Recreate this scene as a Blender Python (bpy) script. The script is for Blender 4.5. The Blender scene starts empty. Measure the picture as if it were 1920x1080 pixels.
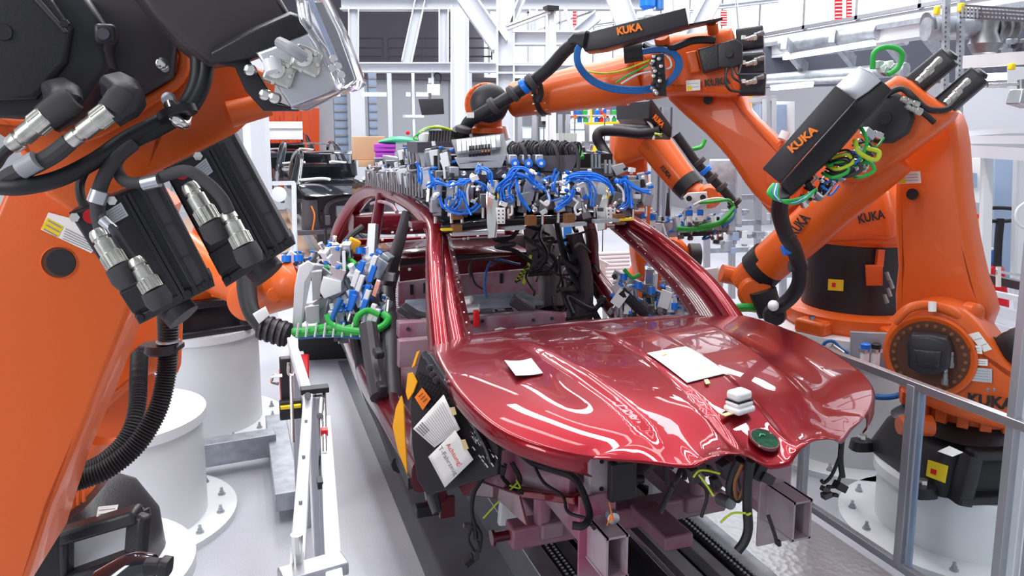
import bpy, bmesh, math, random
from mathutils import Vector, Matrix, Quaternion
random.seed(7)
C = bpy.context.scene.collection
V = Vector
# ---------------- camera ----------------
FPX, CX, CY, HCAM = 1440.0, 960.0, 460.0, 2.05
PITCH = math.atan2(215, 1440); YAW = math.radians(19.1)
cam_d = bpy.data.cameras.new('camera'); cam = bpy.data.objects.new('camera', cam_d); C.objects.link(cam)
cam.location = (0, 0, HCAM); cam.rotation_euler = (math.pi/2 - PITCH, 0, -YAW)
cam_d.sensor_width = 36; cam_d.lens = 36*FPX/1920; cam_d.shift_y = -80/1920; cam_d.clip_start = 0.05; cam_d.clip_end = 200
bpy.context.scene.camera = cam
sc = bpy.context.scene
sc.view_settings.view_transform = 'Standard'; sc.view_settings.look = 'None'
sc.view_settings.gamma = 1; sc.view_settings.use_curve_mapping = False
sc.view_settings.exposure = 0.38
# ---------------- world: bright overcast sky seen through the hall windows ----------------
w = bpy.data.worlds.new('world'); sc.world = w; w.use_nodes = True
bg = w.node_tree.nodes['Background']; bg.inputs[0].default_value = (0.86, 0.92, 1.0, 1); bg.inputs[1].default_value = 0.45

def area(name, loc, size, power, color=(1, 1, 1), target=None, rot=None):
    l = bpy.data.lights.new(name, 'AREA'); l.shape = 'RECTANGLE'; l.size, l.size_y = size; l.energy = power; l.color = color
    o = bpy.data.objects.new(name, l); C.objects.link(o); o.location = loc
    if target is not None: o.rotation_euler = (V(target)-V(loc)).to_track_quat('-Z', 'Y').to_euler()
    return o
for i_, (x_, y_, w_, l_, p_) in enumerate(((-1.9, 4.5, .22, 7, 130), (.15, 6.5, .5, 9, 210), (1.9, 5.0, .22, 7, 150), (3.6, 6.5, .5, 9, 210), (5.4, 5.0, .22, 7, 130), (0.5, 16, .8, 9, 330), (4.0, 16, .8, 9, 330), (8.5, 12, .5, 9, 200))):
    area('highlight_strip', (x_, y_, 7.0), (w_, l_), p_, (0.97, 0.98, 1.0))  # unseen area strips, shaped to draw long highlights on the bonnet
area('left_area_light', (-5.0, -1.0, 4.5), (1.5, 4), 190, (0.95, 0.98, 1.0), (1.4, 3.5, 0.5))  # unseen area light from the left, aimed at the red car

# ---------------- materials ----------------
def mat(name, col, rough=0.5, metal=0.0, coat=0.0, bump=None, noise=None, emit=0, spec=0.5, trans=0, ior=1.45, alpha=1, mix=None):
    m = bpy.data.materials.new(name); m.use_nodes = True; nt = m.node_tree; b = nt.nodes['Principled BSDF']
    b.inputs['Base Color'].default_value = (*col, 1); b.inputs['Roughness'].default_value = rough
    b.inputs['Metallic'].default_value = metal; b.inputs['Coat Weight'].default_value = coat; b.inputs['Coat Roughness'].default_value = 0.03
    b.inputs['Specular IOR Level'].default_value = spec
    b.inputs['Transmission Weight'].default_value = trans; b.inputs['IOR'].default_value = ior; b.inputs['Alpha'].default_value = alpha
    if emit: b.inputs['Emission Color'].default_value = (*col, 1); b.inputs['Emission Strength'].default_value = emit
    tc = nt.nodes.new('ShaderNodeTexCoord')
    if noise:   # (scale, amount) wear / dirt in colour and roughness
        n = nt.nodes.new('ShaderNodeTexNoise'); n.inputs['Scale'].default_value = noise[0]; n.inputs['Detail'].default_value = 6
        nt.links.new(tc.outputs['Object'], n.inputs['Vector'])
        cr = nt.nodes.new('ShaderNodeValToRGB'); cr.color_ramp.elements[0].position = .35; cr.color_ramp.elements[1].position = .7
        c2 = mix if mix else tuple(max(0, c*(1-noise[1])) for c in col)
        cr.color_ramp.elements[0].color = (*c2, 1); cr.color_ramp.elements[1].color = (*col, 1)
        nt.links.new(n.outputs['Fac'], cr.inputs['Fac']); nt.links.new(cr.outputs['Color'], b.inputs['Base Color'])
    if bump:    # (scale, strength)
        n = nt.nodes.new('ShaderNodeTexNoise'); n.inputs['Scale'].default_value = bump[0]; n.inputs['Detail'].default_value = 3
        nt.links.new(tc.outputs['Object'], n.inputs['Vector'])
        bp = nt.nodes.new('ShaderNodeBump'); bp.inputs['Strength'].default_value = bump[1]; bp.inputs['Distance'].default_value = 0.01
        nt.links.new(n.outputs['Fac'], bp.inputs['Height']); nt.links.new(bp.outputs['Normal'], b.inputs['Normal'])
    return m
M = dict(
    orange=mat('orange_paint', (0.74, 0.115, 0.012), 0.40, noise=(1.5, .08), bump=(220, .05), coat=.15),
    black=mat('black_plastic', (0.022, 0.020, 0.026), 0.42, bump=(300, .04)),
    cast=mat('black_casting', (0.022, 0.02, 0.024), 0.38, bump=(120, .12)),
    rubber=mat('black_rubber', (0.014, 0.013, 0.016), 0.5),
    rubsoft=mat('dull_rubber', (0.05, 0.045, 0.05), 0.7),
    white=mat('white_paint', (0.80, 0.81, 0.83), 0.4, noise=(3, .06)),
    steelwhite=mat('white_steel', (0.62, 0.64, 0.69), 0.5),
    alu=mat('aluminium', (0.62, 0.63, 0.67), 0.32, 0.85, noise=(8, .1)),
    aluwhite=mat('anodised_aluminium', (0.80, 0.81, 0.84), 0.38, 0.35),
    alugrey=mat('grey_aluminium', (0.42, 0.42, 0.46), 0.4, 0.6),
    chrome=mat('bright_metal', (0.78, 0.77, 0.74), 0.18, 1.0),
    nickel=mat('nickel_connector', (0.72, 0.70, 0.64), 0.28, 0.9, noise=(60, .3)),
    galv=mat('galvanised_steel', (0.50, 0.53, 0.58), 0.45, 0.7, noise=(14, .3)),
    steel=mat('dull_steel', (0.32, 0.32, 0.34), 0.4, 0.8, noise=(10, .3)),
    darksteel=mat('dark_steel', (0.10, 0.09, 0.11), 0.45, 0.5),
    blue=mat('blue_hose', (0.008, 0.17, 0.72), 0.35),
    bluedark=mat('steel_blue_hose', (0.015, 0.13, 0.40), 0.35),
    green=mat('green_cable', (0.03, 0.42, 0.06), 0.4),
    lime=mat('yellow_green_wire', (0.50, 0.62, 0.03), 0.45),
    yellow=mat('yellow_label', (0.90, 0.66, 0.02), 0.5),
    amber=mat('amber_foil', (0.95, 0.42, 0.01), 0.5),
    red=mat('red_plastic', (0.75, 0.01, 0.02), 0.4),
    brown=mat('brown_block', (0.22, 0.09, 0.03), 0.6),
    paper=mat('white_paper', (0.88, 0.88, 0.85), 0.7),
    tape=mat('masking_tape', (0.80, 0.62, 0.34), 0.7),
    wire=mat('white_cable', (0.72, 0.72, 0.74), 0.5),
    whiteplas=mat('white_plastic', (0.86, 0.86, 0.86), 0.35),
    greyplas=mat('grey_plastic', (0.35, 0.35, 0.37), 0.45),
    pink=mat('red_primer_steel', (0.36, 0.08, 0.14), 0.4, coat=.3, noise=(4, .5), mix=(0.34, 0.28, 0.32)),
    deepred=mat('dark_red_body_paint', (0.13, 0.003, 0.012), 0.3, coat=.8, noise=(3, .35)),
    greyred=mat('thin_red_overspray', (0.38, 0.33, 0.37), 0.4, coat=.3, noise=(5, .3), mix=(0.34, 0.10, 0.16)),
    trim=mat('grey_trim', (0.055, 0.045, 0.052), 0.4),
    carblack=mat('black_car_paint', (0.012, 0.014, 0.022), 0.12, coat=1),
    text_o=mat('orange_lettering', (0.95, 0.22, 0.01), 0.5),
    text_k=mat('black_lettering', (0.02, 0.015, 0.015), 0.5),
    text_r=mat('red_lettering', (0.85, 0.12, 0.08), 0.5),
    text_g=mat('grey_lettering', (0.3, 0.3, 0.32), 0.5),
    acrylic=mat('clear_acrylic', (0.95, 0.94, 0.98), 0.08, trans=0.9, ior=1.3),
    glass=mat('panel_glass', (0.93, 0.96, 0.97), 0.03, trans=1.0, ior=1.02, spec=.25),
    brownfloor=mat('beige_floor', (0.62, 0.42, 0.30), 0.35),
    card=mat('cardboard', (0.62, 0.38, 0.22), 0.8),
    purple=mat('purple_crate', (0.42, 0.05, 0.50), 0.5),
    motorlit=mat('motor_lit_side', (0.075, 0.068, 0.08), 0.45, bump=(300, .04)),  # paler copy of the motor black, for the side that catches light
    primer=mat('grey_primer_steel', (0.46, 0.42, 0.46), 0.4, noise=(5, .25), mix=(0.38, 0.22, 0.28)),
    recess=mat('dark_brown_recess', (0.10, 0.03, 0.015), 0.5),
    curtain=mat('orange_curtain', (0.95, 0.10, 0.01), 0.5),
    film=mat('green_film', (0.04, 0.40, 0.20), 0.4),
    screen=mat('lit_screen', (0.45, 0.80, 0.95), 0.4, emit=0.9),
    lamp=mat('lit_tube', (1.0, 0.98, 0.93), 0.4, emit=9),
    panel=mat('wall_panel', (0.60, 0.61, 0.66), 0.6),
    unlitwall=mat('unlit_mezzanine_wall', (0.13, 0.12, 0.15), 0.7),  # unlit upper wall: its shade is set as a dark base colour
    bluecol=mat('blue_grey_steel', (0.30, 0.38, 0.52), 0.6),
    ceil=mat('ceiling_panel', (0.75, 0.77, 0.8), 0.7),
    winlit=mat('frosted_daylight_glazing', (0.94, 0.97, 1.0), 0.4, emit=1.6),
    greenplug=mat('green_foil', (0.0, 0.085, 0.035), 0.6, spec=.2, noise=(60, .7)),
)
# car paint: deep red metallic base under clear coat
def car_paint():
    m = bpy.data.materials.new('dark_red_clear_coat'); m.use_nodes = True; nt = m.node_tree; b = nt.nodes['Principled BSDF']
    b.inputs['Base Color'].default_value = (0.21, 0.0025, 0.010, 1); b.inputs['Metallic'].default_value = 0.55
    b.inputs['Roughness'].default_value = 0.34; b.inputs['Specular IOR Level'].default_value = .2; b.inputs['Coat Weight'].default_value = 0.7; b.inputs['Coat Roughness'].default_value = 0.015
    b.inputs['Coat IOR'].default_value = 1.5
    return m
M['paint'] = car_paint()
def floor_mat():
    m = mat('sealed_concrete', (0.50, 0.50, 0.55), 0.33, bump=(400, .03)); nt = m.node_tree; b = nt.nodes['Principled BSDF']
    tc = nt.nodes['Texture Coordinate']; n = nt.nodes.new('ShaderNodeTexNoise'); n.inputs['Scale'].default_value = 160; n.inputs['Detail'].default_value = 4
    n2 = nt.nodes.new('ShaderNodeTexNoise'); n2.inputs['Scale'].default_value = 1.3; n2.inputs['Detail'].default_value = 5
    nt.links.new(tc.outputs['Object'], n.inputs['Vector']); nt.links.new(tc.outputs['Object'], n2.inputs['Vector'])
    a = nt.nodes.new('ShaderNodeMath'); a.operation = 'MULTIPLY_ADD'; a.inputs[1].default_value = .5
    nt.links.new(n.outputs['Fac'], a.inputs[0]); 
    s = nt.nodes.new('ShaderNodeMath'); s.operation = 'MULTIPLY'; s.inputs[1].default_value = .5; nt.links.new(n2.outputs['Fac'], s.inputs[0]); nt.links.new(s.outputs[0], a.inputs[2])
    cr = nt.nodes.new('ShaderNodeValToRGB'); cr.color_ramp.elements[0].position = .3; cr.color_ramp.elements[1].position = .7
    cr.color_ramp.elements[0].color = (0.38, 0.38, 0.43, 1); cr.color_ramp.elements[1].color = (0.58, 0.58, 0.63, 1)
    nt.links.new(a.outputs[0], cr.inputs['Fac']); nt.links.new(cr.outputs['Color'], b.inputs['Base Color'])
    return m
M['floor'] = floor_mat()
def diamond_mat():
    m = mat('tread_plate', (0.62, 0.63, 0.66), 0.35, 0.6); nt = m.node_tree; b = nt.nodes['Principled BSDF']; tc = nt.nodes['Texture Coordinate']
    vo = nt.nodes.new('ShaderNodeTexVoronoi'); vo.inputs['Scale'].default_value = 34; nt.links.new(tc.outputs['Object'], vo.inputs['Vector'])
    bp = nt.nodes.new('ShaderNodeBump'); bp.inputs['Strength'].default_value = .5; bp.inputs['Distance'].default_value = .004
    nt.links.new(vo.outputs['Distance'], bp.inputs['Height']); nt.links.new(bp.outputs['Normal'], b.inputs['Normal']); return m
M['tread'] = diamond_mat()

# ---------------- pixel -> world ray helpers (photo measurements) ----------------
SP, CP = math.sin(PITCH), math.cos(PITCH); SY, CW = math.sin(YAW), math.cos(YAW)
CAM = V((0, 0, HCAM)); RIGHT = V((CW, -SY, 0)); FWD = V((SY, CW, 0)); UP = V((0, 0, 1))
def ray(u, v):
    R = (u-CX)/FPX; d = (v-CY)/FPX; F = CP - d*SP; Vv = SP + d*CP
    return V((SY*F + CW*R, CW*F - SY*R, -Vv))
def pw(u, v, D=None, X=None, Y=None, Z=None):
    r = ray(u, v)
    k = D if D is not None else X/r.x if X is not None else Y/r.y if Y is not None else (Z-HCAM)/r.z
    return CAM + r*k
def pn(u, v, o, n):                # ray meets the plane through o with normal n
    r = ray(u, v); return CAM + r*((o-CAM).dot(n)/r.dot(n))

# ---------------- mesh building ----------------
def frame(t, up=UP):
    t = t.normalized(); s = t.cross(up)
    if s.length < 1e-4: s = t.cross(V((1, 0, 0)))
    s.normalize(); return s, t.cross(s).normalized()*-1     # side, up
def catmull(pts, n=6, closed=False):
    P = [V(p) for p in pts]; out = []; N = len(P)
    if N < 3: return P
    rng = range(N if closed else N-1)
    for i in rng:
        p0 = P[(i-1) % N] if closed or i > 0 else P[0]*2-P[1]; p1 = P[i]; p2 = P[(i+1) % N]
        p3 = P[(i+2) % N] if closed or i+2 < N else P[-1]*2-P[-2]
        for k in range(n):
            t = k/n; out.append(.5*((2*p1)+(p2-p0)*t+(2*p0-5*p1+4*p2-p3)*t*t+(3*p1-p0-3*p2+p3)*t**3))
    if not closed: out.append(P[-1])
    return out
class MB:
    def __init__(s): s.b = bmesh.new()
    def ring_skin(s, rings, closed=True, cap=True):
        vs = [[s.b.verts.new(p) for p in r] for r in rings]
        for a, c in zip(vs, vs[1:]):
            n = len(a)
            for i in range(n if closed else n-1):
                j = (i+1) % n
                try: s.b.faces.new((a[i], a[j], c[j], c[i]))
                except ValueError: pass
        if cap and closed:
            for r in (vs[0][::-1], vs[-1]):
                try: s.b.faces.new(r)
                except ValueError: pass
        return s
    def box(s, c, d, R=None):
        c = V(c); R = R or Matrix.Identity(3); r = []
        for z in (-.5, .5): r.append([c + R @ V((x*d[0], y*d[1], z*d[2])) for x, y in ((-.5, -.5), (.5, -.5), (.5, .5), (-.5, .5))])
        return s.ring_skin(r)
    def bar(s, p, q, wd, ht, up=UP):
        p, q = V(p), V(q); sd, u = frame(q-p, up)
        return s.ring_skin([[c+sd*a*wd/2+u*b*ht/2 for a, b in ((-1, -1), (1, -1), (1, 1), (-1, 1))] for c in (p, q)])
    def ell(s, c, t, r1, r2, seg, up=UP):
        sd, u = frame(t, up); return [c+sd*math.cos(2*math.pi*i/seg)*r1+u*math.sin(2*math.pi*i/seg)*r2 for i in range(seg)]
    def cyl(s, p, q, r, r2=None, seg=16):
        p, q = V(p), V(q); return s.ring_skin([s.ell(p, q-p, r, r, seg), s.ell(q, q-p, r if r2 is None else r2, r if r2 is None else r2, seg)])
    def lathe(s, o, t, prof, seg=32, cap=True):     # prof: (distance along t, radius)
        o, t = V(o), V(t).normalized(); return s.ring_skin([s.ell(o+t*h, t, max(r, 1e-4), max(r, 1e-4), seg) for h, r in prof], cap=cap)
    def tube(s, pts, r, seg=8, n=5, smooth=True, rib=None, r_end=None):
        P = catmull(pts, n) if smooth else [V(p) for p in pts]
        if rib:                                      # resample finely, alternate the radius
            L = [0]
            for a, c in zip(P, P[1:]): L.append(L[-1]+(c-a).length)
            m = max(4, int(L[-1]/rib[0])*2); Q = []; k = 0
            for i in range(m+1):
                d = L[-1]*i/m
                while k < len(P)-2 and L[k+1] < d: k += 1
                f = (d-L[k])/max(1e-9, L[k+1]-L[k]); Q.append(P[k].lerp(P[k+1], f))
            P = Q
        rings = []; t = (P[1]-P[0]).normalized(); sd, u = frame(t)
        for i, p in enumerate(P):
            t2 = (P[min(i+1, len(P)-1)]-P[max(i-1, 0)]).normalized()
            q = t.rotation_difference(t2); sd = q @ sd; u = q @ u; t = t2
            rr = r + (0 if not rib else (rib[1] if i % 2 else -rib[1]))
            if r_end is not None: rr = r+(r_end-r)*i/(len(P)-1)
            rings.append([p+sd*math.cos(2*math.pi*k/seg)*rr+u*math.sin(2*math.pi*k/seg)*rr for k in range(seg)])
        return s.ring_skin(rings)
    def loft(s, st, seg=20, side=None, n=0):        # st: (point, width, height, exponent); side: direction of the width
        if n:
            P = catmull([a[0] for a in st], n); Q = catmull([V((a[1], a[2], a[3])) for a in st], n)
            st = [(p, q.x, q.y, max(2, q.z)) for p, q in zip(P, Q)]
        rings = []
        for i, (p, a, b, e) in enumerate(st):
            p = V(p); t = (V(st[min(i+1, len(st)-1)][0])-V(st[max(i-1, 0)][0])).normalized()
            sd = V(side); sd = (sd - t*sd.dot(t)).normalized(); u = t.cross(sd); r = []
            for k in range(seg):
                th = 2*math.pi*(k+.5)/seg; c, z = math.cos(th), math.sin(th)
                r.append(p+sd*math.copysign(abs(c)**(2/e), c)*a/2+u*math.copysign(abs(z)**(2/e), z)*b/2)
            rings.append(r)
        return s.ring_skin(rings)
    def slab(s, pts, n, th, inset=0.0, steps=3, back=True):   # polygon given at its front plane, thickness th away along -n, rounded rims
        n = V(n).normalized(); P = [V(p) for p in pts]; N = len(P)
        area_ = sum(((P[i]-P[0]).cross(P[(i+1) % N]-P[0])).dot(n) for i in range(N))
        if area_ < 0: P = P[::-1]
        off = []
        for i in range(N):
            a = (P[i]-P[i-1]).normalized(); c = (P[(i+1) % N]-P[i]).normalized(); na = n.cross(a); nc = n.cross(c); m = (na+nc)
            if m.length < 1e-4: m = na
            m.normalize(); off.append(m/max(.45, m.dot(na)))
        rings = []
        if inset > 0:
            for k in range(steps+1):
                an = math.pi/2*k/steps; rings.append([p+o*inset*(1-math.sin(an))-n*inset*(1-math.cos(an)) for p, o in zip(P, off)])
            rings = [[p+o*inset*(1-math.sin(math.pi/2*k/steps))-n*inset*(1-math.cos(math.pi/2*(k/steps))) for p, o in zip(P, off)] for k in range(steps+1)]
            rings = [[p+o*inset*(1-math.sin(math.pi/2*k/steps))-n*inset*(1-math.cos(math.pi/2*k/steps)) for p, o in zip(P, off)] for k in range(steps+1)]
            bk = [[p-n*th+o*inset*(1-math.sin(math.pi/2*k/steps))+n*inset*(1-math.cos(math.pi/2*k/steps)) for p, o in zip(P, off)] for k in range(steps, -1, -1)]
            rings = rings+bk
        else: rings = [P, [p-n*th for p in P]]
        vs = [[s.b.verts.new(p) for p in r] for r in rings]
        for a, c in zip(vs, vs[1:]):
            for i in range(N): s.b.faces.new((a[i], c[i], c[(i+1) % N], a[(i+1) % N]))
        f1 = s.b.faces.new(vs[0]); f2 = s.b.faces.new(vs[-1][::-1])
        bmesh.ops.triangulate(s.b, faces=[f1, f2]); return s
    def sph(s, c, r, sc_=(1, 1, 1), seg=14):
        c = V(c); rings = []
        for i in range(1, seg//2):
            a = math.pi*i/(seg//2); rings.append([c+V((math.cos(2*math.pi*k/seg)*math.sin(a)*r*sc_[0], math.sin(2*math.pi*k/seg)*math.sin(a)*r*sc_[1], math.cos(a)*r*sc_[2])) for k in range(seg)])
        return s.ring_skin(rings)
    def grid(s, rows, closed=False):
        return s.ring_skin(rows, closed=closed, cap=False)
    def quad(s, pts):
        s.b.faces.new([s.b.verts.new(V(p)) for p in pts]); return s
    def bolt(s, p, n, r=.012, h=.01):
        p, n = V(p), V(n).normalized(); return s.cyl(p, p+n*h, r, r, 6)
    def build(s, name, m, parent=None, bev=0, solid=0, ang=35, smooth=True, sub=0):
        bmesh.ops.recalc_face_normals(s.b, faces=s.b.faces)
        me = bpy.data.meshes.new(name)
        off = V((0, 0, 0)); p = parent
        while p is not None: off += p.location; p = p.parent
        if parent is None:
            n_ = len(s.b.verts); c = sum((v.co for v in s.b.verts), V((0, 0, 0)))/max(1, n_); c.z = min(v.co.z for v in s.b.verts); off = c
        for v in s.b.verts: v.co -= off
        s.b.to_mesh(me); s.b.free()
        me.materials.append(M[m] if isinstance(m, str) else m)
        if smooth:
            me.polygons.foreach_set('use_smooth', [True]*len(me.polygons)); me.set_sharp_from_angle(angle=math.radians(ang))
        o = bpy.data.objects.new(name, me); C.objects.link(o)
        if parent is None: o.location = off
        else: o.parent = parent
        if solid:
            md = o.modifiers.new('thickness', 'SOLIDIFY'); md.thickness = solid; md.offset = -1
        if bev:
            md = o.modifiers.new('bevel', 'BEVEL'); md.width = bev; md.segments = 2; md.limit_method = 'ANGLE'; md.angle_limit = math.radians(40)
        if sub:
            md = o.modifiers.new('sub', 'SUBSURF'); md.levels = sub; md.render_levels = sub
        return o
def tag(o, label=None, cat=None, group=None, kind=None):
    for k, v in (('label', label), ('category', cat), ('group', group), ('kind', kind)):
        if v: o[k] = v
    return o
def thing(name, loc, label, cat, group=None):
    o = bpy.data.objects.new(name, None); C.objects.link(o); o.location = loc; o.empty_display_size = .1
    return tag(o, label, cat, group)
def text(s, o, xdir, n, size, m, parent, name='lettering', ext=.0012, bold=0.0, align='CENTER'):
    cu = bpy.data.curves.new('t', 'FONT'); cu.body = s; cu.size = size; cu.extrude = ext; cu.offset = bold; cu.align_x = align; cu.align_y = 'CENTER'
    cu.resolution_u = 3
    to = bpy.data.objects.new('t', cu); C.objects.link(to); bpy.context.view_layer.update()
    me = bpy.data.meshes.new_from_object(to.evaluated_get(bpy.context.evaluated_depsgraph_get())); bpy.data.objects.remove(to)
    x = V(xdir).normalized(); n = V(n).normalized(); x = (x-n*x.dot(n)).normalized(); y = n.cross(x)
    R = Matrix((x, y, n)).transposed(); off = V((0, 0, 0)); p = parent
    while p is not None: off += p.location; p = p.parent
    for v in me.vertices: v.co = R @ v.co + V(o) - off
    me.materials.clear(); me.materials.append(M[m])
    t = bpy.data.objects.new(name, me); C.objects.link(t); t.parent = parent; return t
def hit(u, v, D, tol=.45):
    bpy.context.view_layer.update(); dg = bpy.context.evaluated_depsgraph_get(); r = ray(u, v)
    ok, loc, nn, idx, ob, mx = sc.ray_cast(dg, CAM, r.normalized())
    if not ok: return D
    k = (loc-CAM).length/r.length
    return k if abs(k-D) < tol else D
def interp(tab, x):
    for (a, b), (c, d) in zip(tab, tab[1:]):
        if (a <= x <= c) or (a >= x >= c): return b+(d-b)*(x-a)/(c-a)
    return tab[0][1] if abs(x-tab[0][0]) < abs(x-tab[-1][0]) else tab[-1][1]
# ================= floor and conveyor =================
def st(name, mb, m, **k): return tag(mb.build(name, m, **k), kind='structure')
st('floor', MB().box((3, 8, -.05), (26, 26, .1)), 'floor')
st('trim_1', MB().box((.93, 3.6, .003), (.46, 6.4, .006)), mat('shaded_floor_strip', (0.16, 0.16, 0.19), .35, noise=(3, .2)))  # shade along the car's left side, painted as a dark floor strip
conv = thing('conveyor', (1.55, 3, 0), 'long skillet conveyor with two roller chains running under the red car body', 'conveyor')
for x in (1.135, 1.99):
    MB().box((x, 8.5, .10), (.09, 19, .2)).build('rail', 'alu' if x < 1.5 else 'galv', conv, bev=.004)
for x in (1.215, 1.93):                                  # roller chain strips
    b = MB(); b.box((x, 8.5, .185), (.055, 19, .012)); b.build('chain_bed', 'black', conv)
    c = MB()
    for i in range(190):
        for k in (-.014, .014): c.cyl((x+k-.006, 1.3+i*.024, .198), (x+k+.006, 1.3+i*.024, .198), .0065, seg=6)
    tag(c.build('roller', 'steel', conv), kind='stuff')
for x, w_, m_, z in ((1.30, .07, 'steel', .17), (1.385, .03, 'chrome', .16), (1.50, .14, 'darksteel', .05), (1.64, .03, 'chrome', .17), (1.69, .045, 'darksteel', .15), (1.765, .10, 'aluwhite', .12), (1.855, .06, 'steel', .18)):
    MB().box((x, 8.5, z-.03), (w_, 19, .06)).build('guide_profile', m_, conv, bev=.003)
MB().box((1.565, 5.5, .02), (.80, 12, .04)).build('base_plate', 'darksteel', conv)
g = MB()
for i in range(34): g.bar((1.24, 6.9+i*.09, .215), (1.90, 6.9+i*.09, .215), .03, .012)
tag(g.build('slatted_cover', 'galv', conv), kind='stuff')
st('trim_2', MB().box((2.27, 5.0, .09), (.5, 11, .18)), 'tread')
for i, (x, y) in enumerate(((1.14, 3.25), (1.14, 3.95), (1.95, 3.25), (1.95, 4.2))):
    s_ = thing('body_support', (x, y, .2), ('white steel stand carrying the red body behind the front left crossmember end', 'white steel stand under the left sill, second from the front', 'white steel stand under the front right of the red body', 'white steel stand under the rear right of the red body')[i], 'support', 'stands that carry the red body')
    MB().loft([((x, y, .2), .17, .05, 6), ((x, y, .44), .13, .05, 6), ((x, y, .56), .09, .05, 6)], 16, (1, 0, 0)).build('plate', 'white', s_)
    MB().bar((x+.04, y, .24), (x+.28 if x < 1.5 else x-.28, y+.5, .24), .06, .04).build('brace', 'white', s_, bev=.004)

# ================= the red car body =================
CX0 = 1.465
car = thing('car_body', (CX0, 4.4, .35), 'dark red unfinished car body shell with bonnet fitted, standing on the conveyor', 'car')
def sym(x): return 2*CX0-x
edge = [(3.10, .735, 1.165), (3.07, .75, 1.172), (2.95, .77, 1.18), (2.8, .79, 1.172), (2.65, .80, 1.168), (2.5, .80, 1.15), (2.35, .78, 1.13), (2.2, .74, 1.11), (2.1, .66, 1.09), (2.0, .52, 1.072)]
cz = [(3.10, 1.17), (2.95, 1.19), (2.7, 1.212), (2.4, 1.205), (2.2, 1.18), (2.0, 1.138), (1.9, 1.107), (1.78, 1.062)]
def smt(tab, y, h=.10): return sum(interp(tab, y+h*d/4)*w_ for d, w_ in zip(range(-4, 5), (1, 2, 3, 4, 5, 4, 3, 2, 1)))/25
def lerp_tab(tab, y, k): t_ = [(a[0], a[k]) for a in tab]; return smt(t_, y, min(.10, max(0, y-2.0), max(0, 3.10-y)))
def front(x):
    return interp([(0, 1.783), (.04, 1.785), (.06, 1.80), (.09, 1.81), (.12, 1.815), (.16, 1.825), (.20, 1.82), (.24, 1.82), (.27, 1.835), (.32, 1.87), (.39, 1.92), (.46, 1.96), (.52, 2.0)], abs(x))
def smooth01(x): x = max(0, min(1, x)); return x*x*(3-2*x)
def hood_z(x, y):
    yy = max(y, 2.0); hw = lerp_tab(edge, yy, 1); ez = lerp_tab(edge, yy, 2); c = smt(cz, y, min(.10, max(0, y-1.78), max(0, 3.10-y)))
    s = min(1, abs(x)/hw)
    if y < 2.0: ez = 1.072; 
    z = ez+(c-ez)*(1-s**2.4)
    # twin creases, spine and hollows
    t = (3.1-y)/1.3
    cr = .46-.19*t; z += .016*(1-smooth01((abs(x)-cr)/.045))*smooth01((3.05-y)/.3)*smooth01((y-1.9)/.2)
    z -= .010*math.exp(-((abs(x)-(cr+.11))/.07)**2)*smooth01((2.9-y)/.4)*smooth01((y-2.05)/.3)
    sp = .10-.015*t; z += .008*(1-smooth01((abs(x)-sp)/.012)); z -= .005*math.exp(-((x+sp+.016)/.006)**2)
    return z
NS = 120
def ss(i): a = -1+2*i/NS; return math.copysign(abs(a)**.9, a)
ys = [3.10-i*.0275 for i in range(40)]+[2.0]
rows = []
for y in ys:
    hw = lerp_tab(edge, y, 1); rows.append([V((CX0+ss(i)*hw, y, hood_z(ss(i)*hw, y))) for i in range(NS+1)])
for k in range(1, 9):
    r = []
    for i in range(NS+1):
        x = ss(i)*lerp_tab(edge, 2.0, 1); yf = front(x); y = 2.0+(yf-2.0)*k/8; zz = hood_z(x, y) if abs(x) < .51 else 1.072
        zf = interp([(0, 1.058), (.035, 1.06), (.06, 1.072), (.09, 1.092), (.12, 1.105), (.16, 1.108), (.20, 1.108), (.235, 1.10), (.265, 1.078), (.3, 1.072), (.52, 1.072)], abs(x))
        r.append(V((CX0+x, y, zz+(zf-zz)*(k/8)**2)))
    rows.append(r)
hm = MB(); hm.grid(rows)
# rolled side flanges
for sg in (0, NS):
    e = [r[sg] for r in rows[:41]]; d = V((-1 if sg == 0 else 1, 0, 0))
    hm.grid([[p for p in e], [p+d*.012-UP*.014 for p in e], [p+d*.012-UP*.05 for p in e], [p-d*.004-UP*.062 for p in e]])
bmesh.ops.remove_doubles(hm.b, verts=hm.b.verts, dist=.0008)
# emblem recess: cut the faces away
ec = V((CX0+.012, 1.878, 0))
hood = hm.build('bonnet', 'paint', car, solid=.004, ang=60)
def hz(dx, dy, o): return V((ec.x+dx, ec.y+dy, hood_z(ec.x+dx-CX0, ec.y+dy)+o))
ang_ = [2*math.pi*k/40 for k in range(40)]
MB().ring_skin([[hz(math.cos(a)*r, math.sin(a)*r, o) for a in ang_] for r, o in ((.001, .0005), (.014, .0006), (.028, .001), (.040, .0022))], cap=False).build('emblem_foil', 'greenplug', hood)
MB().ring_skin([[hz(math.cos(a)*r, math.sin(a)*r, o) for a in ang_] for r, o in ((.0385, .0015), (.0405, .0045), (.044, .0045), (.046, .001), (.046, -.003))], cap=False).build('emblem_recess_rim', 'deepred', hood)
wl_ = []
for k in range(9): a = .6+k*.25; wl_.append(hz(math.cos(a)*(.012+.002*(k % 3)), math.sin(a)*(.02-.003*(k % 2)), .004))
MB().tube(wl_, .002, 6).build('foil_fold', 'film', hood)
# white papers etc. live on the bonnet, built later

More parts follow.
